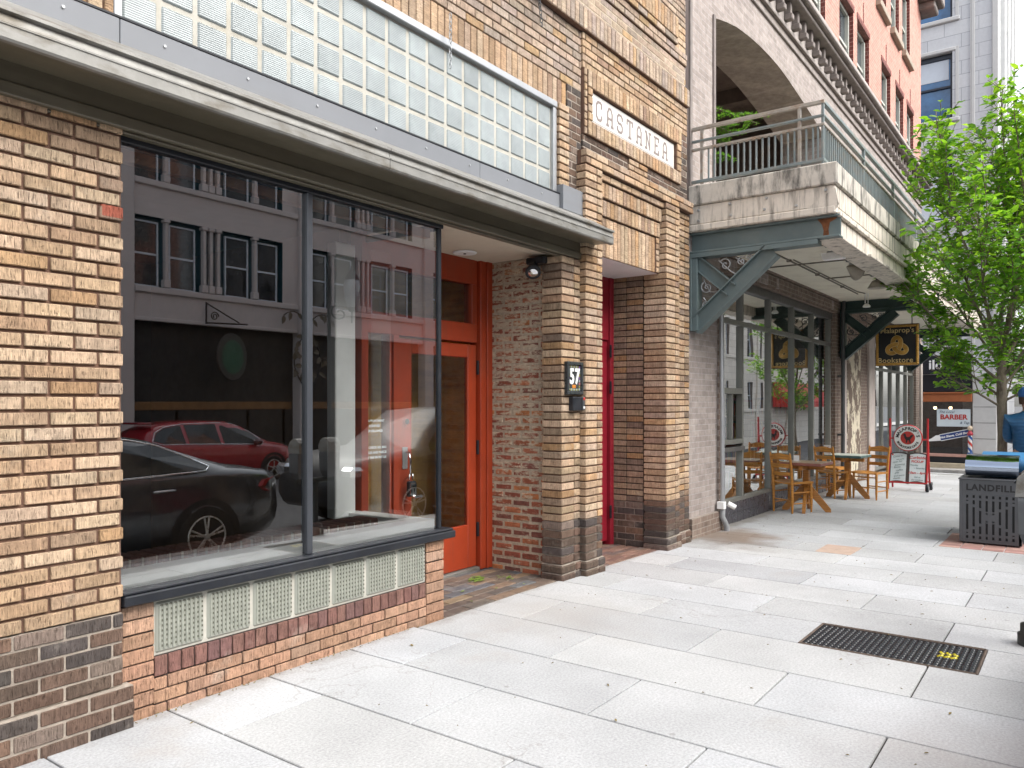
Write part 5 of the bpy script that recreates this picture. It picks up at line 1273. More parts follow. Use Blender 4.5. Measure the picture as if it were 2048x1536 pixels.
Mx = basis((13.75, -.20, .72), (0.1, -.99, 0), (-.12, 0, .99)); q = MB(); q.prism([(-.055, -.075), (.055, -.075), (.055, .085), (-.055, .085)], (0, 0, 0), (1, 0, 0), (0, 1, 0), .006, 0); q.prism([(-.02, .02), (.01, .035), (.025, .065), (.01, .05), (-.01, .05), (-.025, .06)], (0, 0, .002), (1, 0, 0), (0, 1, 0), .002, 1); q.prism([(-.025, -.035), (.025, -.035), (.025, -.02), (-.025, -.02)], (0, 0, .002), (1, 0, 0), (0, 1, 0), .002, 2); g.merge(q, Mx)
tag(build('table_card', g, [M['whitetext'], M['blacktext'], M['redtext']]), 'white card with rooster mark standing on the teal-edged table', 'card')
g = MB(); Mx = basis((12.05, -.18, .675), (0.3, -.95, 0), (-.1, 0, .99)); q = MB(); q.prism([(-.04, -.04), (.04, -.04), (.04, .05), (-.04, .05)], (0, 0, 0), (1, 0, 0), (0, 1, 0), .006, 0); g.merge(q, Mx)
tag(build('table_card', g, [M['whitetext']]), 'small plain white card standing on the red-edged table', 'card')

# ================================================================== sandwich board
sbd = thing('sandwich_board', 'red framed rolling sign with round bookstore emblem and open-book whiteboard', 'sandwich board', (15.8, -1.08, -.1))
M['redmetal'] = mat('red_metal', (.42, .022, .025), .35, var=.1)
X = 15.80
def fxp(mbx, poly, cy, cz, x, m=0, dep=.02): mbx.prism(poly, (x, cy, cz), (0, -1, 0), (0, 0, 1), dep, m)
g = MB()
for y in (-.77, -1.40):
    g.tube([(X-.02, y, -.08), (X+.16, y, .55), (X+.17, y, 1.23)], .018, 8); g.tube([(X+.42, y, -.08), (X+.17, y, .85)], .018, 8)
g.tube([(X+.14, -.77, .86), (X+.14, -.87, .86)], .012, 8); g.tube([(X+.14, -1.30, .84), (X+.14, -1.40, .84)], .016, 8); g.tube([(X+.0, -.77, .05), (X+.0, -1.40, .05)], .014, 8); g.tube([(X+.42, -.77, .05), (X+.42, -1.40, .05)], .014, 8)
build('frame', g, M['redmetal'], sbd)
for x in (X-.02, X+.42):
    g = MB(); q = MB(); q.lathe([(.03, -.025), (.075, -.022), (.075, .022), (.03, .025)], (0, 0, 0), 16, 0, axis='y'); q.lathe([(.03, -.028), (.035, .028)], (0, 0, 0), 12, 1, axis='y'); g.merge(q, Matrix.Translation((x, -1.42, -.025))); build('wheel', g, [M['black'], M['steel']], sbd)
g = MB(); q = MB(); q.lathe([(.235, -.02), (.245, -.012), (.245, .012), (.235, .02)], (0, 0, 0), 40, 0, axis='x'); q.lathe([(.228, -.0235), (.225, -.020)], (0, 0, 0), 40, 1, axis='x'); q.lathe([(.122, -.027), (.12, -.022)], (0, 0, 0), 32, 2, axis='x'); g.merge(q, Matrix.Translation((X+.13, -1.08, .87)))
disc = build('round_sign', g, [M['redmetal'], mat('sign_white', (.72, .73, .72), .4, var=.03), mat('sign_red', (.42, .03, .025), .4)], sbd)
g = MB(); hen = [(-.055, .085), (-.068, .065), (-.09, .05), (-.062, .045), (-.056, .0), (-.03, -.04), (-.035, -.09), (-.012, -.09), (-.006, -.045), (.022, -.045), (.03, -.09), (.052, -.09), (.042, -.035), (.058, -.005), (.095, .045), (.08, .06), (.05, .052), (.028, .02), (-.012, .015), (-.03, .045), (-.035, .075)]
fxp(g, hen, -1.08, .87, X+.099, 0, .004); build('rooster_emblem', g, M['blacktext'], disc)
def arc_text(s, r, a0, a1, size, flip=False):
    o = MB(); n = len(s)
    for i, c in enumerate(s):
        if c == ' ': continue
        a = R(a0+(a1-a0)*i/(n-1)); t_ = text_mb(c, size, .003, bold=.0025)
        rot = a-math.pi/2 if not flip else a+math.pi/2
        o.merge(t_, Matrix.Translation((r*math.cos(a), r*math.sin(a), 0)) @ Matrix.Rotation(rot, 4, 'Z'))
    return o
for at_ in (arc_text("MALAPROP'S", .172, 168, 12, .078), arc_text('BOOKSTORE', .182, 206, 284, .05, True), arc_text('CAFE', .182, 298, 332, .05, True)): build('lettering', MB().merge(at_, FX(X+.104, -1.08, .87)), M['blacktext'], disc)
Mb = basis((X+.075, -1.085, .29), (0, -1, 0), (.28, 0, .96))
bk1 = []; n = 10
def book(w0, w1, zb, zt, amp):
    top = [(w0+(w1-w0)*i/n, zt+amp*math.sin(math.pi*i/n*1.0)*(1)) for i in range(n+1)]; bot = [(w1-(w1-w0)*i/n, zb+amp*math.sin(math.pi*(1-i/n))) for i in range(n+1)]
    return top+bot
g = MB(); q = MB(); q.prism(book(-.31, .0, -.27, .30, .025), (0, 0, 0), (1, 0, 0), (0, 1, 0), .03, 0); q.prism(book(.0, .31, -.27, .30, .025), (0, 0, 0.0005), (1, 0, 0), (0, 1, 0), .03, 0)
q.prism(book(-.285, -.03, -.235, .28, .022), (0, 0, .008), (1, 0, 0), (0, 1, 0), .007, 1); q.prism(book(.03, .285, -.235, .28, .022), (0, 0, .008), (1, 0, 0), (0, 1, 0), .007, 1); g.merge(q, Mb)
wbd = build('whiteboard', g, [mat('dark_board_frame', (.06, .045, .045), .5), mat('whiteboard_surface', (.62, .68, .70), .3, var=.05)], sbd)
q = MB(); rr = random.Random(21)
mk_ = mat('red_marker', (.50, .06, .06), .5)
for tx_, sz_, yy, sh in (('Curbside', .075, .225, .2), ('PICKUP', .06, .15, 0), ('10am - 4pm', .06, -.06, .2)):
    build('red_writing', MB().merge(MB().merge(text_mb(tx_, sz_, .002, shear=sh, bold=.0015), Matrix.Translation((.155, yy, .010))), Mb), mk_, wbd)
build('red_dot', MB().merge(MB().lathe([(.016, .0095), (.014, .012)], (-.265, .27, 0), 12), Mb), mk_, wbd)
q = MB(); q.merge(text_mb('Monday', .042, .002, shear=.3), Matrix.Translation((.10, .085, .010))); q.merge(text_mb('- Saturday', .042, .002, shear=.3), Matrix.Translation((.19, .03, .010))); q.merge(text_mb('Ask at', .04, .002, shear=.3), Matrix.Translation((.16, -.14, .010))); q.merge(text_mb('the window', .04, .002, shear=.3), Matrix.Translation((.16, -.19, .010)))
for i in range(9): q.merge(text_mb(['Come in', 'we are', 'open for', 'browsing', 'Books', 'coffee', 'gifts', 'and more', 'thanks'][i], .046, .002, shear=.35), Matrix.Translation((-.16+(.02 if i % 2 else -.02), .24-i*.052, .010)) @ Matrix.Rotation(.18, 4, 'Z'))
g = MB().merge(q, Mb); build('dark_writing', g, mat('teal_marker', (.10, .17, .18), .5), wbd)

# ================================================================== hanging bookstore sign
hs_ = thing('hanging_shop_sign', 'black square bookstore sign with gold rope border and gold knot', 'sign', (16.2, -.85, 3.0))
XS = 16.2; yc, zc, hw = -.85, 2.615, .365
g = MB(); g.cb(XS, XS+.07, yc-hw-.01, yc+hw+.01, zc-hw-.03, zc+hw+.03, 0, ch=.01); build('board', g, mat('sign_black', (.010, .011, .014), .4), hs_)
M['gold'] = mat('gold_paint', (.42, .235, .045), .42, .15, var=.2, vs=20)
g = MB()
for s in (-1, 1):
    n = 22
    for i in range(n):
        t_ = -1+2*(i+.5)/n
        for P in (((XS-.012, yc+s*hw*.945, zc+t_*hw*1.02)), ((XS-.012, yc+t_*hw, zc+s*hw*.985))):
            q = MB(); q.lathe([(.004, -.03), (.019, -.018), (.021, 0), (.019, .018), (.004, .03)], (0, 0, 0), 8); g.merge(q, Matrix.Translation(P) @ Matrix.Rotation(R(45), 4, 'X'))
    g.cb(XS-.010, XS, yc+s*hw*.945-.02, yc+s*hw*.945+.02, zc-hw, zc+hw, 0); 
    g.cb(XS-.011, XS, yc-hw*.9, yc+hw*.9, zc+s*hw*.985-.02, zc+s*hw*.985+.02, 0)
build('rope_border', g, M['gold'], hs_)
# triquetra-like knot: three-lobed closed ribbon, over-under by depth
g = MB(); P = []; N = 90
for i in range(N):
    t_ = 2*math.pi*i/N
    u = (math.sin(t_)+1.75*math.sin(2*t_)); v = -(math.cos(t_)-1.75*math.cos(2*t_)); w_ = -math.sin(3*t_)
    P.append((u*.064, v*.064-.03, w_*.016))
q = MB()
wd = .034
for layer, (wdt, dz) in enumerate(((wd*1.2, 0), (wd, .004))):
    vs = []
    for i in range(N):
        a = Vector(P[i]); tn = (Vector(P[(i+1) % N])-Vector(P[i-1])); tn.z = 0; tn.normalize(); nn = Vector((-tn.y, tn.x, 0))
        vs += [a+nn*wdt+Vector((0, 0, .02+dz)), a-nn*wdt+Vector((0, 0, .02+dz)), a-nn*wdt+Vector((0, 0, .008+dz)), a+nn*wdt+Vector((0, 0, .008+dz))]
    fs = []
    for i in range(N):
        j = (i+1) % N
        for k in range(4): fs.append((i*4+k, i*4+(k+1) % 4, j*4+(k+1) % 4, j*4+k))
    q.add(vs, fs, layer)
g.merge(q, FX(XS-.012, yc, zc-.005)); build('knot_emblem', g, [mat('gold_edge', (.62, .48, .24), .4), M['gold']], hs_, recalc=True)
M['goldl'] = mat('gold_letters', (.62, .48, .23), .45)
build('lettering', MB().merge(text_mb("Malaprop's", .135, .006, bold=.001), FX(XS-.006, yc, zc+.275)), M['goldl'], hs_)
build('lettering', MB().merge(text_mb('Bookstore', .135, .006, bold=.001, space=1.06), FX(XS-.006, yc+.03, zc-.29)), M['goldl'], hs_)
g = MB(); g.tube([(XS+.03, yc-.25, zc+hw+.02), (XS+.03, yc-.25, 3.45)], .008, 6); g.tube([(XS+.03, yc+.25, zc+hw+.02), (XS+.03, yc+.25, 3.45)], .008, 6); build('hanger', g, M['black'], hs_)
g = MB()
for y in (-.55, -.72): g.tube([(15.75, y, 3.44), (15.8, y-.06, 3.25), (15.88, y-.1, 3.2), (15.95, y-.12, 3.13)], .008, 6)
g.lathe([(.05, 3.06), (.045, 3.10), (.02, 3.13)], (15.95, -.74, 0), 12); tag(build('sign_spotlight', g, M['steel']), 'thin white wire spotlight above the black bookstore sign', 'lamp')
g = MB(); q = MB(); q.lathe([(.09, -.01), (.10, 0), (.09, .01)], (0, 0, 0), 20, 0, axis='x'); q.lathe([(.05, -.03), (.06, -.01)], (0, 0, 0), 16, 1, axis='x'); g.merge(q, Matrix.Translation((15.9, -.42, 2.86))); tag(build('round_bracket_lamp', g, [M['steel'], M['white']]), 'small round grey lamp between the bracket and the bookstore sign', 'lamp')
# soffit lamps
def soffit_lamp(name, label, x, y, kind):
    root = thing(name, label, 'lamp', (x, y, 3.44))
    g = MB(); g.lathe([(.09, 3.40), (.10, 3.42), (.10, 3.44)], (x, y, 0), 16); g.tube([(x, y, 3.40), (x, y, 3.34)], .02, 8); build('mount', g, M['darksteel'], root)
    g = MB()
    if kind == 0:
        g.add([(x-.08, y-.16, 3.32), (x+.06, y-.16, 3.29), (x+.06, y+.12, 3.29), (x-.08, y+.12, 3.32), (x-.08, y-.12, 3.24), (x+.0, y-.14, 3.235), (x+.0, y+.1, 3.235), (x-.08, y+.1, 3.24)], BXF); g.cb(x-.05, x+.05, y-.09, y+.06, 3.30, 3.345, 1, ch=.01)
    elif kind == 1:
        q = MB(); q.lathe([(.015, -.12), (.06, -.05), (.12, .05), (.125, .07), (.11, .06), (.04, .0)], (0, 0, 0), 20); g.merge(q, Matrix.Translation((x-.03, y-.02, 3.28)) @ Matrix.Rotation(R(110), 4, 'Y') @ Matrix.Rotation(R(35), 4, 'X')); g.lathe([(.05, 3.3), (.06, 3.33), (.05, 3.38)], (x, y, 0), 14, 1)
    else: g.lathe([(.13, 3.22), (.135, 3.225), (.07, 3.33), (.03, 3.345)], (x, y, 0), 18)
    build('shade', g, [M['white'] if kind == 0 else mat('aged_cream_metal', (.30, .27, .22), .5), M['steel']], root, recalc=True)
soffit_lamp('soffit_lamp', 'square white lamp under the balcony, nearest to its corner', 9.82, -1.25, 0)
soffit_lamp('horn_loudspeaker', 'beige horn loudspeaker under the balcony between two lamps', 11.0, -1.22, 1)
soffit_lamp('soffit_lamp', 'caged glass lamp under the balcony, beyond the beige horn', 12.5, -1.22, 2)
g = MB(); g.tube([(14.6, -.62, 3.44), (14.6, -.62, 3.26)], .010, 6); g.tube([(14.63, -.66, 3.44), (14.63, -.66, 3.26)], .008, 6); g.lathe([(.06, 3.19), (.065, 3.21), (.03, 3.25)], (14.61, -.64, 0), 14); tag(build('soffit_spot', g, M['white']), 'small round white spot hanging before the green balcony beam', 'lamp')
g = MB()
g.tube([(8.75, -.50, 3.43), (14.6, -.50, 3.43)], .011, 6); g.tube([(10.6, -.56, 3.43), (14.3, -.56, 3.43), (14.6, -.62, 3.43)], .009, 6); g.tube([(9.82, -.50, 3.43), (9.82, -1.25, 3.43)], .009, 6); g.tube([(11, -.1, 3.43), (11, -1.22, 3.43)], .010, 6); g.tube([(12.5, -.50, 3.43), (12.5, -1.22, 3.43)], .009, 6)
for x in (9.2, 10.6, 12.0, 13.5): g.cb(x-.02, x+.02, -.53, -.47, 3.41, 3.44)
tag(build('soffit_conduit', g, mat('soffit_conduit_paint', (.17, .15, .12), .6)), 'thin dark conduit runs across the pale balcony soffit', 'conduit')

# ================================================================== bins
def make_bin(name, label, x, y, word, hoodmat, grp):
    z0 = zg(x); H_ = .74; Wb = .60; Db = .60
    root = thing(name, label, 'trash bin', (x, y, z0), 0, grp)
    xa, xb, y0, y1 = x-Db/2, x+Db/2, y-Wb/2, y+Wb/2
    b = MB(); za, zb = z0+.03, z0+H_
    # front panel (faces -X): strips with slots
    cols = 8; span = Wb-.09; cw = span/cols; sl = cw*.36
    ysl = [y1-.045-(i+.5)*cw for i in range(cols)]
    edges = [y1]+[v for yy in ysl for v in (yy+sl/2, yy-sl/2)]+[y0]
    zlo, zhi = za+.03, zb-.16
    for i in range(0, len(edges), 2): b.box(xa, xa+.008, edges[i+1], edges[i], zlo, zhi)
    b.cb(xa-.0, xa+.008, y0, y1, za, zlo, 0, ch=.002); b.cb(xa, xa+.008, y0, y1, zhi, zb, 0, ch=.002)
    for i, yy in enumerate(ysl):
        u = abs((i-3.5)/3.5); mid = (zlo+zhi)/2; hh = (zhi-zlo)/2
        k = .16+.62*u; g1 = .045
        gaps = [(zlo, zlo+.012), (zlo+.045, zlo+.07), (zhi-.07, zhi-.045), (zhi-.012, zhi)]
        for s in (-1, 1): c_ = mid+s*hh*k*.80; gaps.append((c_-g1*.35, c_+g1*.35))
        if u < .3: gaps.append((mid-hh*k*.8, mid+hh*k*.8))
        for a, c_ in gaps: b.box(xa, xa+.008, yy-sl/2, yy+sl/2, max(a, zlo), min(c_, zhi))
    b.cb(xa+.009, xb, y0, y0+.008, za, zb); b.cb(xa+.009, xb, y1-.008, y1, za, zb); b.cb(xb-.008, xb, y0+.009, y1-.009, za, zb); b.cb(xa-.012, xb+.012, y0-.012, y1+.012, zb+.001, zb+.02, 0, ch=.004)
    b.cb(xa, xa+.03, y0-.003, y0+.03, za, zb, 0, ch=.004); b.cb(xa-.003, xa+.03, y1-.03, y1+.003, za, zb, 0, ch=.004)
    for yy in (y0+.06, y1-.06):
        for xx in (xa+.06, xb-.06): b.lathe([(.025, z0), (.025, z0+.03)], (xx, yy, 0), 10)
    body = build('bin_body', b, mat('bin_charcoal', (.085, .09, .098), .42, .2, var=.12, vs=4, dirt=.2, dirtcol=(.14, .13, .12)), root)
    i_ = MB(); i_.box(xa+.03, xb-.03, y0+.03, y1-.03, za+.02, zb-.03); build('inner_liner', i_, M['blacktext'], root)
    if word:
        t_ = MB().merge(text_mb(word, .098, .004, bold=.004, space=1.12), FX(xa-.0015, y, zb-.085)); t_.v = [(p[0], p[1], (p[2]-(zb-.085))*1.0+zb-.085) for p in t_.v]; build('lettering', t_, M['blacktext'], body)
    hd_ = MB(); prof = []
    for k in range(17):
        a = R(-48+276*k/16); prof.append((x-.26*math.cos(a), zb+.145+.135*math.sin(a)))
    n = len(prof); yA, yB_ = y1-.05, y0+.03
    vs = [(p[0], yA, p[1]) for p in prof]+[(p[0], yB_, p[1]) for p in prof]
    hd_.add(vs, [(i, n+i, n+i+1, i+1) for i in range(n-1)], 0, smooth=True); hd_.add([(p[0], yA, p[1]) for p in prof], [list(range(n))]); hd_.add([(p[0], yB_, p[1]) for p in prof], [list(range(n))[::-1]])
    build('hood', hd_, hoodmat, root, recalc=True)
    return root
M['hoodmetal'] = mat('polished_hood', (.36, .41, .50), .10, 1.0, var=.05)
M['hoodblue'] = mat('blue_hood', (.06, .22, .44), .35, var=.05)
make_bin('trash_bin', 'charcoal slotted LANDFILL bin with polished metal hood', 10.56, -2.83, 'LANDFILL', M['hoodmetal'], None)
make_bin('trash_bin', 'charcoal bin with blue hood standing behind the LANDFILL bin', 11.26, -2.93, None, M['hoodblue'], None)

# ================================================================== twin parking meter on the kerb
def parking_meter(x, y, lab):
    z = zg(x); root = thing('parking_meter', lab, 'parking meter', (x, y, z))
    g = MB(); g.lathe([(.10, z), (.10, z+.07), (.085, z+.075), (.085, z+.13), (.06, z+.135), (.06, z+.15), (.035, z+.16), (.035, z+.62)], (x, y, 0), 20); g.cb(x-.27, x+.27, y-.03, y+.03, z+.61, z+.67, 0, ch=.015); build('post', g, mat('meter_post', (.03, .038, .038), .5), root)
    for s in (-1, 1):
        xx = x+s*.215; g = MB()
        pr = [(-.085, .67), (-.10, .75), (-.10, .93), (-.105, .95)]
        g.add([(xx+a, y+b, z+c) for c, w1, w2 in ((.67, .055, .05), (.74, .085, .075), (.94, .09, .08), (.96, .088, .078)) for a, b in ((-w1, -w2), (w1, -w2), (w1, w2), (-w1, w2))],
              [(0, 3, 2, 1)]+[(4*i+k, 4*i+(k+1) % 4, 4*i+4+(k+1) % 4, 4*i+4+k) for i in range(3) for k in range(4)]+[(12, 13, 14, 15)])
        g.cb(xx-.045, xx+.045, y-.085, y-.074, z+.80, z+.86, 1, ch=.003); h_ = build('meter_body', g, [mat('meter_dark', (.14, .145, .15), .4, .4), M['whitetext']], root)
        g = MB(); pts = [(-.10, .965), (-.105, 1.03), (-.075, 1.09), (-.02, 1.125), (.04, 1.12), (.09, 1.08), (.10, .965)]
        g.add([(xx-.085+.17*t_, y+p[0]*.95, z+p[1]) for t_ in (0, 1) for p in pts], [list(range(7))[::-1], list(range(7, 14))]+[(i, (i+1) % 7, 7+(i+1) % 7, 7+i) for i in range(7)])
        build('meter_dome', g, M['alum'], root, recalc=True)
        g = MB(); g.prism([(-.05, -.035), (.05, -.035), (.05, .035), (-.05, .035)], (xx, y+.082, z+1.075), (-1, 0, 0), (0, -.62, .78), .01, 0); g.cb(xx-.02, xx+.02, y-.10, y-.08, z+.90, z+.935, 1); build('meter_display', g, [M['darkglass'], M['chrome']], root)
    return root
parking_meter(5.93, -3.425, 'twin-headed grey parking meter on dark post at the kerb, right edge')
# ================================================================== trees
M['bark'], nt_, b_, L_ = nmat('grey_bark'); v_ = coords(nt_)
c_ = mix(nt_, (.26, .215, .155), (.12, .095, .07), ramp(nt_, noise(nt_, coords(nt_, (10, 10, 3)), 2.2, 7, .7), .35, 0, .65, 1))
c_ = mix(nt_, c_, (.27, .25, .17), ramp(nt_, noise(nt_, v_, 6, 5, .7), .58, 0, .7, .6)); L_.new(c_, b_.inputs['Base Color']); b_.inputs['Roughness'].default_value = .9; bump(nt_, b_, noise(nt_, coords(nt_, (60, 60, 9)), 1, 6, .7), .8, .01)
def leafmat(name):
    m = bpy.data.materials.new(name); m.use_nodes = True; nt = m.node_tree; b = nt.nodes['Principled BSDF']; o = nt.nodes['Material Output']
    a = nt.nodes.new('ShaderNodeVertexColor'); a.layer_name = 'Col'
    nt.links.new(a.outputs[0], b.inputs['Base Color']); b.inputs['Roughness'].default_value = .45; b.inputs['Specular IOR Level'].default_value = .35
    tr = nt.nodes.new('ShaderNodeBsdfTranslucent'); mm = mix(nt, a.outputs[0], (1.45, 1.3, .5), 1.0, 'MULTIPLY'); nt.links.new(mm, tr.inputs[0])
    mx = nt.nodes.new('ShaderNodeMixShader'); mx.inputs[0].default_value = .52; nt.links.new(b.outputs[0], mx.inputs[1]); nt.links.new(tr.outputs[0], mx.inputs[2]); nt.links.new(mx.outputs[0], o.inputs['Surface']); return m
M['leaf'] = leafmat('fresh_leaf')
def leaf(mb, p, d, up, l, c):
    d = d.normalized(); s = d.cross(up)
    if s.length < 1e-4: s = d.orthogonal()
    s.normalize(); n = s.cross(d); w_ = l*.30
    P = [p, p+d*l*.30+s*w_*.85+n*l*.05, p+d*l*.68+s*w_*.75+n*l*.02, p+d*l-n*l*.08, p+d*l*.68-s*w_*.75+n*l*.02, p+d*l*.30-s*w_*.85+n*l*.05, p+d*l*.5-n*l*.015]
    mb.add(P, [(0, 5, 6), (5, 4, 6), (4, 3, 6), (3, 2, 6), (2, 1, 6), (1, 0, 6)], 0, c)
def make_tree(x, y, label, seed, nl=30, hmax=5.7, scale=1.0):
    r = random.Random(seed); z0 = zg(x); root = thing('street_tree', label, 'tree', (x, y, z0))
    tr = MB(); tr.tube([(x, y, z0-.05), (x+.01, y, z0+.5), (x, y-.01, z0+1.2), (x+.01, y, z0+1.75), (x+.01, y, z0+2.4)], [.075, .062, .058, .062, .045], 14)
    br = MB(); lf = MB(); base = Vector((x, y, z0))
    GC = [(.17, .37, .05), (.21, .44, .055), (.13, .30, .05), (.28, .52, .065), (.19, .40, .05), (.10, .25, .05)]
    def env(z):
        T_ = ((1.3, .45), (1.6, .75), (2.25, .95), (2.6, 1.05), (3.0, 1.5), (3.3, 1.88), (4.2, 1.85), (4.7, 1.35), (5.2, 1.05), (5.8, .75), (9, .6))
        for (a, b), (c, d) in zip(T_[:-1], T_[1:]):
            if a <= z <= c: return b+(d-b)*(z-a)/(c-a)
        return .4
    def twig(p, d, length, lvl):
        n = max(3, int(length/.085)); q = Vector(p); dd = d.normalized(); path = [q.copy()]
        for i in range(n):
            dd = (dd+Vector((r.gauss(0, .10), r.gauss(0, .10), r.gauss(.03, .07)))).normalized()
            q = q+dd*(length/n); path.append(q.copy())
            f = i/n
            if lvl == 2 or f > .30:
                e_ = math.hypot(q.x-x, q.y-y)/(env((q.z-z0)/hmax*5.75)*scale)
                if e_ > 1.0 and not (e_ < 1.25 and r.random() < .25): break
                for k in range(3 if lvl == 2 else 1):
                    side = Vector((r.gauss(0, 1), r.gauss(0, 1), r.gauss(-.15, .35))).normalized()
                    ld = (dd*.55+side*.8+Vector((0, 0, -.18))).normalized()
                    cc = r.choice(GC); g_ = r.uniform(.8, 1.25)
                    leaf(lf, q+Vector((r.gauss(0, .012), r.gauss(0, .012), r.gauss(0, .012))), ld, Vector((r.gauss(0, .35), r.gauss(0, .35), 1)), r.choice((r.uniform(.05, .09), r.uniform(.08, .13), r.uniform(.09, .145)))*scale, tuple(v*g_ for v in cc))
        return path
    def limb(p, d, length, rad, lvl):
        n = max(5, int(length/.16)); q = Vector(p); dd = d.normalized(); path = [q.copy()]; rads = [rad]
        for i in range(n):
            f = (i+1)/n
            dd = (dd+Vector((r.gauss(0, .055), r.gauss(0, .055), .035+r.gauss(0, .03)))).normalized()
            if math.hypot(q.x-x, q.y-y) > .93*env(q.z-z0)*scale: dd = (dd*.3+Vector((0, 0, .8))).normalized()
            q = q+dd*(length/n); path.append(q.copy()); rads.append(max(rad*(1-f*.85), .003))
            if math.hypot(q.x-x, q.y-y) > 1.0*env(q.z-z0)*scale: break
            if f > .18:
                for _ in range(2 if r.random() < .35 else 3):
                    a = r.uniform(0, 6.28); side = Vector((math.cos(a), math.sin(a), r.uniform(-.15, .5)))
                    tl = r.uniform(.22, .52)*(1.15-.55*f)
                    td = (dd*.55+side*.8).normalized()
                    pp = twig(q, td, tl, 2); br.tube(pp, [.0045]*len(pp), 4)
        br.tube(path, rads, 7)
        if lvl == 0:
            for _ in range(3):
                n = len(path)-1; k = r.randint(n//4, max(n//4, n*2//3)); a = r.uniform(0, 6.28)
                limb(path[k], ((path[k+1]-path[k]).normalized()*.9+Vector((math.cos(a), math.sin(a), .25))*.55), length*(1-k/n)*r.uniform(.6, .85), rads[k]*.6, 1)
    for i in range(nl):
        a = i*2.399+r.uniform(-.25, .25); f = i/(nl-1)
        hz = z0+1.5+.85*min(1, f*1.3)
        tilt = (1-f)**.8*.80+.10+r.uniform(-.06, .06)
        d_ = Vector((math.cos(a)*math.sin(tilt*1.25), math.sin(a)*math.sin(tilt*1.25), math.cos(tilt*1.25)))
        ln = (1.75+2.9*f**1.2)*r.uniform(.88, 1.08)
        ln = min(ln, (hmax+z0-hz)/max(d_.z, .25)*r.uniform(.86, 1.02))
        limb((x+.02*math.cos(a), y+.02*math.sin(a), hz), d_, ln, .015+.012*f, 0)
    build('trunk', tr, M['bark'], root); build('branches', br, M['bark'], root)
    build('crown', lf, M['leaf'], root); print('leaves', len(lf.f)//6); return root
make_tree(12.3, -2.80, 'young street tree with bright green leaves and grey trunk behind the bins', 4, nl=17, hmax=6.1)
make_tree(24.3, -3.1, 'farther young green street tree down the kerb at the right edge', 9, nl=12, hmax=5.2)
# fir branch and loggia plant
g = MB(); r_ = random.Random(2); gs = MB()
def firtw(p, d, l):
    n = 14; q = Vector(p)
    path = [q.copy()]
    for i in range(n):
        q = q+d.normalized()*(l/n)+Vector((0, 0, -.002*i/n)); path.append(q.copy())
        for k in range(9):
            a = r_.uniform(0, 6.28); s = Vector((math.cos(a), math.sin(a), r_.uniform(-.4, .8))); e = (d.normalized()*.7+s*.8).normalized()*.05
            t_ = e.cross(Vector((0, 0, 1))).normalized()*.006 if abs(e.z) < .054 else Vector((.006, 0, 0))
            c = r_.choice([(.12, .30, .05), (.17, .40, .07), (.08, .2, .05)])
            g.add([q-t_, q+t_, q+e+t_*.5, q+e-t_*.5], [(0, 1, 2, 3)], 0, c)
    gs.tube(path, .006, 5)
for a, z, l in ((0, 5.62, .95), (.5, 5.38, .6), (-.3, 5.0, .35)):
    b0 = Vector((10.0, .35, z-.12)); d_ = Vector((1.0, -.35+a*.3, -.02+.12*a)); firtw(b0, d_, l)
    for k in range(7): firtw(b0+d_.normalized()*l*(.12+.125*k), Vector((.6, (-1)**k*.7, r_.uniform(-.5, .35))), l*.34)
gs.tube([(9.95, .38, 4.0), (9.97, .38, 4.9), (10.0, .35, 5.6)], .025, 8)
fp = thing('potted_fir', 'small green fir leaning out of the grey brick arch above balcony', 'plant', (9.95, .38, 4.0)); build('stem', gs, M['bark'], fp); build('needles', g, M['leaf'], fp)
g = MB()
for i in range(60):
    b0 = Vector((9.45+r_.random()*.9, .1+r_.random()*.4, 4.02)); d_ = Vector((r_.gauss(0, .3), r_.gauss(0, .3), 1)).normalized()*r_.uniform(.1, .4); t_ = Vector((.006, 0, 0)); g.add([b0-t_, b0+t_, b0+d_], [(0, 1, 2)], 0, (.09, .2, .04))
o = tag(build('balcony_grass', g, M['leaf']), 'thin green grass blades growing on the balcony edge behind railing', 'grass'); o['kind'] = 'stuff'
# orange flowers inside the bookstore window
g = MB(); gr = MB(); r_ = random.Random(8)
for i in range(200):
    zz = r_.uniform(1.95, 3.0); p = Vector((9.98+r_.gauss(0, .05), .30+r_.gauss(0, .05), zz)); orange = 2.2 < zz < 2.75
    leaf(g, p, Vector((r_.gauss(0, 1), r_.gauss(0, 1), r_.gauss(-.3, .6))), Vector((0, 0, 1)), r_.uniform(.06, .12), r_.choice([(.55, .14, .02), (.5, .09, .02)]) if orange else r_.choice([(.07, .2, .03), (.1, .26, .03)]))
tag(build('hanging_flowers', g, M['leaf']), 'hanging strand of orange flowers and leaves inside bookstore window', 'flowers')

# ================================================================== person walking away
def skin_body(name, joints, edges, mt, parent, sub=2, cols=None):
    me = bpy.data.meshes.new(name); me.from_pydata([j[:3] for j in joints], edges, [])
    ob = bpy.data.objects.new(name+'_tmp', me); COL.objects.link(ob)
    md = ob.modifiers.new('s', 'SKIN'); md.use_smooth_shade = True
    for v, j in zip(me.skin_vertices[0].data, joints):
        rr_ = j[3] if isinstance(j[3], tuple) else (j[3], j[3]); v.radius = rr_
    me.skin_vertices[0].data[0].use_root = True
    sb2 = ob.modifiers.new('u', 'SUBSURF'); sb2.levels = sub; sb2.render_levels = sub
    dg = bpy.context.evaluated_depsgraph_get(); dg.update()
    m2 = bpy.data.meshes.new_from_object(ob.evaluated_get(dg)); bpy.data.objects.remove(ob)
    m2.name = name
    m2.materials.clear(); m2.materials.append(mt)
    for p in m2.polygons: p.use_smooth = True
    o = bpy.data.objects.new(name, m2); COL.objects.link(o); o.parent = parent; ORG[o.name] = (0, 0, 0); return o
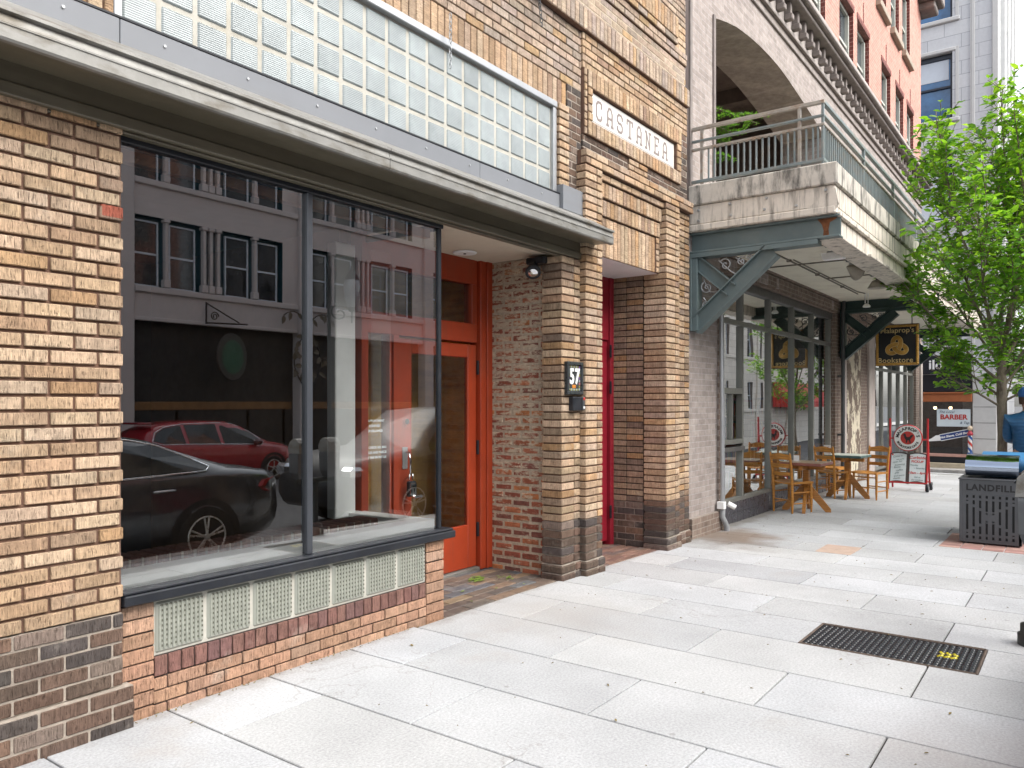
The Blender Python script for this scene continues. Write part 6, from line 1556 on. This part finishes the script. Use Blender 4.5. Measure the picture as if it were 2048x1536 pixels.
pr = local('person', 'person seen from behind in blue jacket and orange-red trousers beside the tree', 'person')
skin = mat('skin', (.42, .24, .17), .5, var=.08)
J = [(0, 0, .95, (.15, .11)), (0, 0, 1.12, (.135, .10)), (0, .0, 1.28, (.14, .10)), (0, 0, 1.40, (.085, .075)), (0, 0, 1.50, .055), (.0, .015, 1.56, .055), (0, .03, 1.64, (.085, .10)), (0, .025, 1.72, (.082, .098)), (0, .02, 1.76, (.05, .06)),
     (.10, 0, .90, .095), (.11, .02, .50, .062), (.11, -.02, .10, .045), (.115, .10, .04, .035), (-.10, 0, .90, .095), (-.11, -.03, .50, .062), (-.11, -.10, .12, .045), (-.115, .02, .04, .035),
     (.19, 0, 1.385, .045), (.215, .06, 1.15, .05), (.15, .25, 1.12, .036), (.12, .31, 1.12, .034), (-.19, 0, 1.385, .045), (-.215, .06, 1.15, .05), (-.15, .25, 1.12, .036), (-.12, .31, 1.12, .034)]
E_ = [(0, 1), (1, 2), (2, 3), (3, 4), (4, 5), (5, 6), (6, 7), (7, 8), (0, 9), (9, 10), (10, 11), (11, 12), (0, 13), (13, 14), (14, 15), (15, 16), (3, 17), (17, 18), (18, 19), (19, 20), (3, 21), (21, 22), (22, 23), (23, 24)]
n0 = len(J)
for s, hb in ((1, 20), (-1, 24)):
    for k, (dy, ln) in enumerate(((-.022, .062), (-.008, .074), (.007, .07), (.021, .055))):
        b_i = len(J); hx, hy, hz = J[hb][:3]
        J += [(hx-.004*s, hy+.03+dy*.6, hz-.035+dy, .0085), (hx-.008*s, hy+.055+dy*.4, hz-.035-ln*.55+dy*.5, .008), (hx-.02*s, hy+.05, hz-.03-ln+dy*.4, .007)]
        E_ += [(hb, b_i), (b_i, b_i+1), (b_i+1, b_i+2)]
    b_i = len(J); J += [(hx-.03*s, hy+.035, hz-.01, .0095), (hx-.045*s, hy+.06, hz-.045, .008)]; E_ += [(hb, b_i), (b_i, b_i+1)]
skin_body('body', J, E_, skin, pr)
blue = mat('blue_quilted_jacket', (.014, .085, .19), .5, var=.25, vs=8)
_bn = blue.node_tree; _w = _bn.nodes.new('ShaderNodeTexWave'); _w.bands_direction = 'Z'; _w.inputs['Scale'].default_value = 7; _w.inputs['Distortion'].default_value = 1.5; _bn.links.new(coords(_bn), _w.inputs['Vector']); bump(_bn, _bn.nodes['Principled BSDF'], _w.outputs['Fac'], .35, .01)
JJ = [(0, 0, .90, (.19, .14)), (0, 0, 1.10, (.17, .125)), (0, -.005, 1.28, (.19, .135)), (0, -.005, 1.42, (.165, .11)), (0, 0, 1.49, (.075, .07)), (0, 0, 1.53, (.07, .065)),
      (.205, 0, 1.425, .078), (.218, .06, 1.15, .068), (.16, .22, 1.12, .052), (-.205, 0, 1.425, .078), (-.218, .06, 1.15, .068), (-.16, .22, 1.12, .052)]
skin_body('jacket', JJ, [(0, 1), (1, 2), (2, 3), (3, 4), (4, 5), (3, 6), (6, 7), (7, 8), (3, 9), (9, 10), (10, 11)], blue, pr)
TJ = [(0, 0, 1.02, (.175, .13)), (0, 0, .90, (.185, .135)), (.105, 0, .82, .115), (.112, .02, .50, .085), (.112, -.02, .12, .07), (-.105, 0, .82, .115), (-.112, -.03, .50, .085), (-.112, -.10, .14, .07)]
skin_body('trousers', TJ, [(0, 1), (1, 2), (2, 3), (3, 4), (1, 5), (5, 6), (6, 7)], mat('orange_red_trousers', (.42, .085, .05), .7, var=.15), pr)
g = MB(); g.lathe([(.098, 1.69), (.105, 1.72), (.10, 1.78), (.06, 1.825), (.01, 1.835)], (0, .02, 0), 18); g.cb(-.07, .07, .10, .20, 1.70, 1.712, 0, ch=.004); build('cap', g, mat('blue_cap', (.02, .10, .30), .6), pr)
g = MB(); g.lathe([(.089, 1.60), (.095, 1.66), (.097, 1.695)], (0, .0, 0), 16); build('hair', g, mat('brown_hair', (.07, .04, .025), .7), pr)
g = MB(); g.lathe([(.017, 1.635), (.012, 1.65)], (0, .125, 0), 8); g.cb(-.045, -.02, .118, .128, 1.66, 1.672, 0); g.cb(.02, .045, .118, .128, 1.66, 1.672, 0); g.cb(-.025, .025, .108, .122, 1.595, 1.603, 1); build('face_features', g, [M['blacktext'], M['redtext']], pr)
g = MB(); q = MB(); q.lathe([(.03, -.002), (.03, .002)], (0, 0, 0), 16, 0, axis='y'); g.merge(q, Matrix.Translation((-.0, -.147, 1.40)) @ Matrix.Diagonal((1, 1, .42, 1))); build('yellow_badge', g, mat('yellow_badge', (.55, .5, .04), .5), pr)
for s, yy in ((1, .0), (-1, -.08)):
    g = MB(); g.cb(s*.113-.045, s*.113+.045, yy-.09, yy+.19, .0, .075, 0, ch=.025); build('shoe', g, M['darksteel'], pr)
pr.location = (12.05, -3.10, -.1); pr.rotation_euler = (0, 0, R(-90))

# ================================================================== cars (mirrored in the display window)
def carpaint(name, c, rough=.25, coat=.8):
    m, nt, b, L = nmat(name); b.inputs['Base Color'].default_value = (*c, 1); b.inputs['Roughness'].default_value = rough; b.inputs['Coat Weight'].default_value = coat; b.inputs['Coat Roughness'].default_value = .04; return m
M['tyre'] = mat('tyre', (.015, .015, .016), .8); M['carglass'] = mat('car_glass', (.02, .024, .025), .05, var=.1, spec=.9); M['alloy'] = mat('alloy_wheel', (.55, .54, .50), .3, .7); M['tail'] = mat('tail_lamp', (.30, .008, .012), .15)
def make_car(name, label, prof, belt, W, wheels, paint, wins, loc, rz, rim=.22, tyre=.335, spokes=5, twin=True, extra=None):
    """local: +x is the front; prof = [(x, zlow, zbelt, ztop, halfwidth_top)]"""
    root = local(name, label, 'car')
    g = MB(); ring = []; n = len(prof)
    def sec(x, zl, zb, zt, wt):
        e = min(1, max(0, 1-abs((x-prof[0][0])/(prof[-1][0]-prof[0][0])*2-1)))
        wb = W/2*(.80+.20*min(1, e*5.5)**.6)
        wt = min(wt, wb)
        return [(x, wb*.86, zl), (x, wb*.985, zl+.12), (x, wb, zl+(zb-zl)*.55), (x, wb*.985, zb-.04), (x, wb*.95, zb), (x, wt+(wb*.95-wt)*.10, zt-(zt-zb)*.12), (x, wt*.86, zt-.01), (x, wt*.4, zt+.012)]
    for s in prof: ring.append(sec(*s))
    k = len(ring[0]); vs = []
    for rr_ in ring: vs += rr_+[(p[0], -p[1], p[2]) for p in rr_[::-1]]
    fs = []
    for i in range(n-1):
        for j in range(2*k):
            j2 = (j+1) % (2*k); fs.append((i*2*k+j, (i+1)*2*k+j, (i+1)*2*k+j2, i*2*k+j2))
    fs += [list(range(2*k))[::-1], list(range((n-1)*2*k, n*2*k))]
    g.add(vs, fs, 0, smooth=True); build('body', g, paint, root, recalc=True)
    def side(x, z):
        for i in range(n-1):
            if prof[i][0] <= x <= prof[i+1][0]:
                t_ = (x-prof[i][0])/(prof[i+1][0]-prof[i][0]); A, B = ring[i], ring[i+1]
                P = [tuple(a+(b-a)*t_ for a, b in zip(p, q)) for p, q in zip(A, B)]
                for a, b in zip(P[:-1], P[1:]):
                    if a[2] <= z <= b[2]: u = (z-a[2])/max(b[2]-a[2], 1e-6); return a[1]+(b[1]-a[1])*u
                return P[-3][1] if z > P[-3][2] else P[1][1]
        return W/2
    for poly in wins:
        for s in (1, -1):
            g = MB(); cx, cz = sum(p[0] for p in poly)/len(poly), sum(p[1] for p in poly)/len(poly)
            P = [(x, s*(side(x, z)+.010), z) for x, z in poly]+[(cx, s*(side(cx, cz)+.030), cz)]
            m_ = len(poly); g.add(P, [((i, (i+1) % m_, m_) if s < 0 else (m_, (i+1) % m_, i)) for i in range(m_)]); build('side_window', g, M['carglass'], root)
    for s in (1, -1):
        for poly in wins[:1] if extra == 'one' else wins:
            pass
    allx = [p for poly in wins for p in poly]
    for (wx, wz) in wheels:
        for s in (1, -1):
            y = s*(W/2-.10)
            g = MB(); q = MB(); q.lathe([(rim*.98, -.10), (tyre*.96, -.10), (tyre, -.07), (tyre, .07), (tyre*.96, .10), (rim*1.02, .105), (rim*.98, .06)], (0, 0, 0), 36, 0, axis='y'); g.merge(q, Matrix.Translation((wx, y, wz)))
            wh = build('wheel', g, M['tyre'], root, recalc=True)
            g = MB(); q = MB(); q.lathe([(rim*1.0, .06), (rim*1.0, .112), (rim*.93, .112), (rim*.93, .06)], (0, 0, 0), 36, 0, axis='y'); q.lathe([(rim*.17, .06), (rim*.17, .105), (rim*.1, .11)], (0, 0, 0), 16, 0, axis='y')
            for i in range(spokes):
                a = 2*math.pi*i/spokes+.3
                for da in ((-.14, .14) if twin else (0,)):
                    p0 = (rim*.12*math.cos(a), .095, rim*.12*math.sin(a)); p1 = (rim*.95*math.cos(a+da), .10, rim*.95*math.sin(a+da)); q.tube([p0, ((p0[0]+p1[0])/2, .10, (p0[2]+p1[2])/2), p1], [rim*.075, rim*.055, rim*.06], 6)
            q.lathe([(rim*.93, .03), (rim*.9, .032)], (0, 0, 0), 24, 1, axis='y')
            Mx = Matrix.Translation((wx, y, wz)) @ (Matrix.Identity(4) if s > 0 else Matrix.Scale(-1, 4, (0, 1, 0))); g.merge(q, Mx); build('rim', g, [M['alloy'], M['blacktext']], wh, recalc=True)
            g = MB(); q = MB(); rr_ = tyre+.075; q.lathe([(rr_, -.2), (rr_, .06), (.02, .06), (.02, -.2)], (0, 0, 0), 36, 0, axis='y')
            arch = [(rr_*math.cos(R(t_)), rr_*math.sin(R(t_))) for t_ in range(-35, 216, 10)]
            P = [(wx+a, s*(side(min(max(wx+a, prof[0][0]), prof[-1][0]), wz+b)+.006), wz+b) for a, b in arch]; m_ = len(P)
            P.append((wx, s*(W/2-.02), wz)); g.add(P, [((i, i+1, m_) if s < 0 else (m_, i+1, i)) for i in range(m_-1)]); build('wheel_arch', g, M['tyre'], root)
    if rz is not None: root.location = loc; root.rotation_euler = (0, 0, rz)
    return root, side
def outline(root, poly, side, r_, mt, name, closed=True):
    for s in (1, -1): build(name, MB().tube([(x, s*(side(x, z)+.008), z) for x, z in poly], r_, 6, closed=closed), mt, root)
# dark sedan at our kerb, tail towards +x world (front = -x world => rz = pi)
sedp = [(-2.42, .42, .66, .68, .60), (-2.36, .30, .91, .955, .72), (-2.2, .26, .95, 1.01, .74), (-1.85, .20, .985, 1.06, .68), (-1.45, .18, 1.0, 1.185, .60), (-.95, .18, .985, 1.375, .56), (-.45, .18, .965, 1.445, .575), (.0, .18, .95, 1.46, .58), (.45, .18, .94, 1.43, .575), (.95, .18, .93, 1.25, .60), (1.3, .18, .92, 1.04, .66), (1.8, .20, .85, .93, .66), (2.2, .22, .72, .80, .62), (2.42, .32, .58, .62, .5)]
w_r = [(-1.42, 1.045), (-1.5, 1.08), (-1.25, 1.20), (-.98, 1.31), (-.7, 1.375), (-.4, 1.40), (-.05, 1.405), (-.05, .99), (-1.25, 1.03)]
w_f = [(.02, 1.405), (.4, 1.37), (.75, 1.24), (1.05, 1.06), (1.05, .965), (.02, .985)]
sd, sfn = make_car('parked_sedan', 'dark grey sedan parked at the near kerb, mirrored in the display window', sedp, 0, 1.83, [(-1.38, .335), (1.42, .335)], carpaint('dark_grey_paint', (.026, .030, .037)), [w_r, w_f], (3.41, -4.72, -.25), math.pi, .225, .335, 5, True)
outline(sd, [(-1.25, 1.03), (-1.42, 1.035), (-1.5, 1.075), (-1.25, 1.205), (-.98, 1.32), (-.7, 1.385), (-.4, 1.412), (.4, 1.38), (.75, 1.25), (1.08, 1.06), (1.05, .962)], sfn, .011, M['chrome'], 'chrome_trim')
for s in (1, -1):
    g = MB(); y = s*(sfn(-.9, .86)+.02); g.tube([(-1.02, y-s*.02, .865), (-.98, y, .87), (-.82, y, .868), (-.79, y-s*.02, .865)], .011, 6); build('door_handle', g, M['chrome'], sd)
    g = MB(); P = [(-2.35, s*.62, .91), (-2.31, s*.76, .905), (-2.12, s*.86, .89), (-2.06, s*.875, .82), (-2.16, s*.87, .76), (-2.35, s*.70, .74)]; P2 = [(p[0]+.06, p[1]*.94, p[2]) for p in P]; P = [(p[0]-.02, p[1]*1.03, p[2]) for p in P]; g.add(P+P2, [list(range(6)), list(range(6, 12))[::-1]]+[(i, (i+1) % 6, 6+(i+1) % 6, 6+i) for i in range(6)]); build('tail_light', g, M['tail'], sd, recalc=True)
# red SUV on the far side, front towards +x
suvp = [(-2.28, .50, .80, .82, .6), (-2.22, .34, 1.05, 1.15, .66), (-2.1, .28, 1.10, 1.45, .62), (-1.75, .24, 1.10, 1.62, .60), (-1.2, .22, 1.07, 1.68, .60), (-.5, .22, 1.04, 1.69, .60), (.1, .22, 1.02, 1.67, .60), (.55, .22, 1.01, 1.56, .60), (1.0, .22, 1.0, 1.30, .64), (1.3, .22, .99, 1.12, .70), (1.8, .25, .93, 1.03, .70), (2.15, .28, .80, .90, .66), (2.3, .40, .64, .68, .55)]
w1 = [(-2.0, 1.22), (-1.9, 1.40), (-1.7, 1.52), (-1.25, 1.59), (-1.2, 1.13), (-1.75, 1.14)]; w2 = [(-1.15, 1.60), (-.25, 1.61), (-.2, 1.09), (-1.1, 1.13)]; w3 = [(-.15, 1.61), (.3, 1.57), (.75, 1.36), (1.1, 1.12), (1.05, 1.05), (-.1, 1.09)]
suv, sfn2 = make_car('parked_suv', 'red sport utility car parked across the road, mirrored in the display window', suvp, 0, 1.86, [(-1.35, .36), (1.40, .36)], carpaint('deep_red_paint', (.34, .018, .028)), [w1, w2, w3], (12.15, -15.3, zr(12.15, -15.3)), 0, .235, .36, 5, False)
outline(suv, [(-2.03, 1.20), (-1.93, 1.42), (-1.7, 1.545), (-1.2, 1.62), (-.2, 1.64), (.3, 1.60), (.75, 1.385), (1.15, 1.10), (1.05, 1.03), (-1.2, 1.115), (-1.85, 1.125)], sfn2, .013, M['chrome'], 'chrome_trim')
for s in (1, -1):
    for x in (-.95, -.02):
        y = s*(sfn2(x, .98)+.015); build('door_handle', MB().tube([(x-.1, y, .98), (x+.08, y, .98)], .013, 6), M['redtext'], suv)
    build('door_mirror', MB().cb(.72, .95, s*.98-.1, s*.98+.1, 1.02, 1.18, 0, ch=.05), carpaint('mirror_red', (.1, .008, .012)), suv)
build('roof_spoiler', MB().cb(-2.3, -1.9, -.58, .58, 1.63, 1.68, 0, ch=.02), carpaint('spoiler_red', (.24, .012, .018)), suv)
# dark pick-up behind the sedan, front towards -x world
truckp = [(-2.6, .45, .95, 1.0, .80), (-2.5, .35, 1.05, 1.10, .82), (-.6, .30, 1.10, 1.12, .82), (-.55, .30, 1.12, 1.70, .66), (.0, .28, 1.12, 1.80, .66), (.6, .28, 1.11, 1.76, .66), (1.0, .28, 1.10, 1.45, .70), (1.3, .28, 1.10, 1.20, .78), (2.0, .30, 1.05, 1.14, .80), (2.5, .34, .95, 1.05, .76), (2.65, .42, .75, .80, .66)]
trk, tfn = make_car('parked_pickup', 'dark charcoal pickup parked behind the sedan, mirrored in the display window', truckp, 0, 1.94, [(-1.6, .38), (1.55, .38)], carpaint('charcoal_paint', (.012, .013, .015), .5, .15), [[(-.45, 1.70), (.55, 1.68), (1.12, 1.22), (1.1, 1.14), (-.45, 1.16)]], (10.0, -5.2, zr(10, -5.2)), math.pi, .25, .38, 5, True)
for s in (1, -1): build('headlight', MB().cb(2.40, 2.66, s*.72-.14, s*.72+.14, .80, .98, 0, ch=.05), M['chrome'], trk)
van = MB()
vp = [(-2.5, .4, 1.2, 2.1, .85), (-2.4, .3, 1.25, 2.25, .86), (1.0, .3, 1.2, 2.25, .86), (1.6, .3, 1.15, 1.7, .86), (2.2, .3, 1.0, 1.1, .8), (2.5, .4, .8, .85, .7)]
make_car('parked_van', 'white van parked far along the road, mirrored in bookstore glass', vp, 0, 1.95, [(-1.6, .36), (1.6, .36)], carpaint('white_van_paint', (.62, .64, .66)), [[(.2, 2.0), (.95, 2.0), (1.45, 1.65), (1.5, 1.25), (.2, 1.25)]], (44, -14.5, zr(44, -14.5)), math.pi, .23, .36, 5, False)
# ================================================================== street lamp and ironwork across the road
sl_ = thing('street_lamp', 'dark iron street lamp with scroll arm and glass globe across the road', 'street lamp', (17.6, -16.8, -.8))
lx, ly = 17.6, -16.8
g = MB(); g.lathe([(.20, -.9), (.20, -.5), (.12, -.4), (.075, .2), (.06, 5.9), (.09, 6.0), (.03, 6.2), (.05, 6.3), (.01, 6.5)], (lx, ly, 0), 14)
for i in range(2):
    P = []
    for k in range(30): t_ = k/29; a = 1.57+t_*7.5; rr_ = .42*(1-t_*.8); P.append((lx+.45+rr_*math.cos(a), ly, 4.55+.05+rr_*math.sin(a)*.7))
    g.tube(P, .03, 6)
g.tube([(lx, ly, 4.8), (lx+.5, ly, 4.85), (lx+1.0, ly, 4.8), (lx+1.0, ly, 4.3)], .035, 6); build('post', g, M['black'], sl_)
g = MB(); g.lathe([(.14, 4.85), (.26, 5.2), (.30, 5.6), (.26, 5.8)], (lx+1.0, ly, 0), 16, 0); build('globe', g, mat('lamp_globe', (.35, .38, .40), .1, spec=.8), sl_)
g = MB(); g.lathe([(.27, 5.8), (.20, 5.98), (.08, 6.1), (.03, 6.3)], (lx+1.0, ly, 0), 14); g.lathe([(.10, 4.7), (.16, 4.85)], (lx+1, ly, 0), 12); build('lamp_cap', g, M['black'], sl_)
hg_ = thing('iron_bracket_sign', 'green oval shop sign hanging from a black iron bracket, mirrored', 'sign', (15.0, -18.8, 3.9))
g = MB(); g.tube([(14.3, -18.85, 4.75), (14.3, -18.85, 4.05)], .03, 6); g.tube([(14.25, -18.8, 4.08), (15.45, -18.3, 4.08)], .03, 6); g.tube([(14.3, -18.85, 4.72), (15.2, -18.4, 4.12)], .025, 6); spiral_P = [(14.5+.15*math.cos(a)*(1-a/14), -18.7, 4.3+.15*math.sin(a)*(1-a/14)) for a in [k*.5 for k in range(22)]]; g.tube(spiral_P, .02, 5); build('bracket', g, M['black'], hg_)
g = MB(); q = MB(); q.lathe([(.75, -.04), (.78, 0), (.75, .04)], (0, 0, 0), 30, 0, axis='y'); q.lathe([(.55, .045), (.5, .05)], (0, 0, 0), 30, 1, axis='y'); g.merge(q, Matrix.Translation((15.0, -18.5, 3.0)) @ Matrix.Rotation(R(-20), 4, 'Z')); build('board', g, [mat('sign_dark_wood', (.04, .03, .025), .5), mat('sign_green', (.02, .09, .045), .5)], hg_)
vn = thing('iron_vine', 'bronze iron vine sculpture with leaves climbing a pilaster, mirrored', 'sculpture', (18.2, -18.7, -.8))
g = MB(); lf = MB(); rv_ = random.Random(3)
for s in (-1, 1):
    P = [(18.25+s*(.1+.5*math.sin(k*.14)), -18.72, 2.0+k*.09) for k in range(26)]; P += [(P[-1][0]+s*(k*.14), -18.7, P[-1][2]+.5*math.sin(k*.3)) for k in range(1, 9)]
    g.tube(P, .022, 6)
    for k in range(3, len(P), 2): leaf(lf, Vector(P[k]), Vector((rv_.gauss(0, 1), .2, rv_.gauss(0, 1))), Vector((0, 1, .2)), .34, (.10, .08, .05))
build('stem', g, M['black'], vn); build('leaf', lf, mat('bronze_leaf', (.10, .08, .05), .5), vn)
print('objects', len(bpy.data.objects))
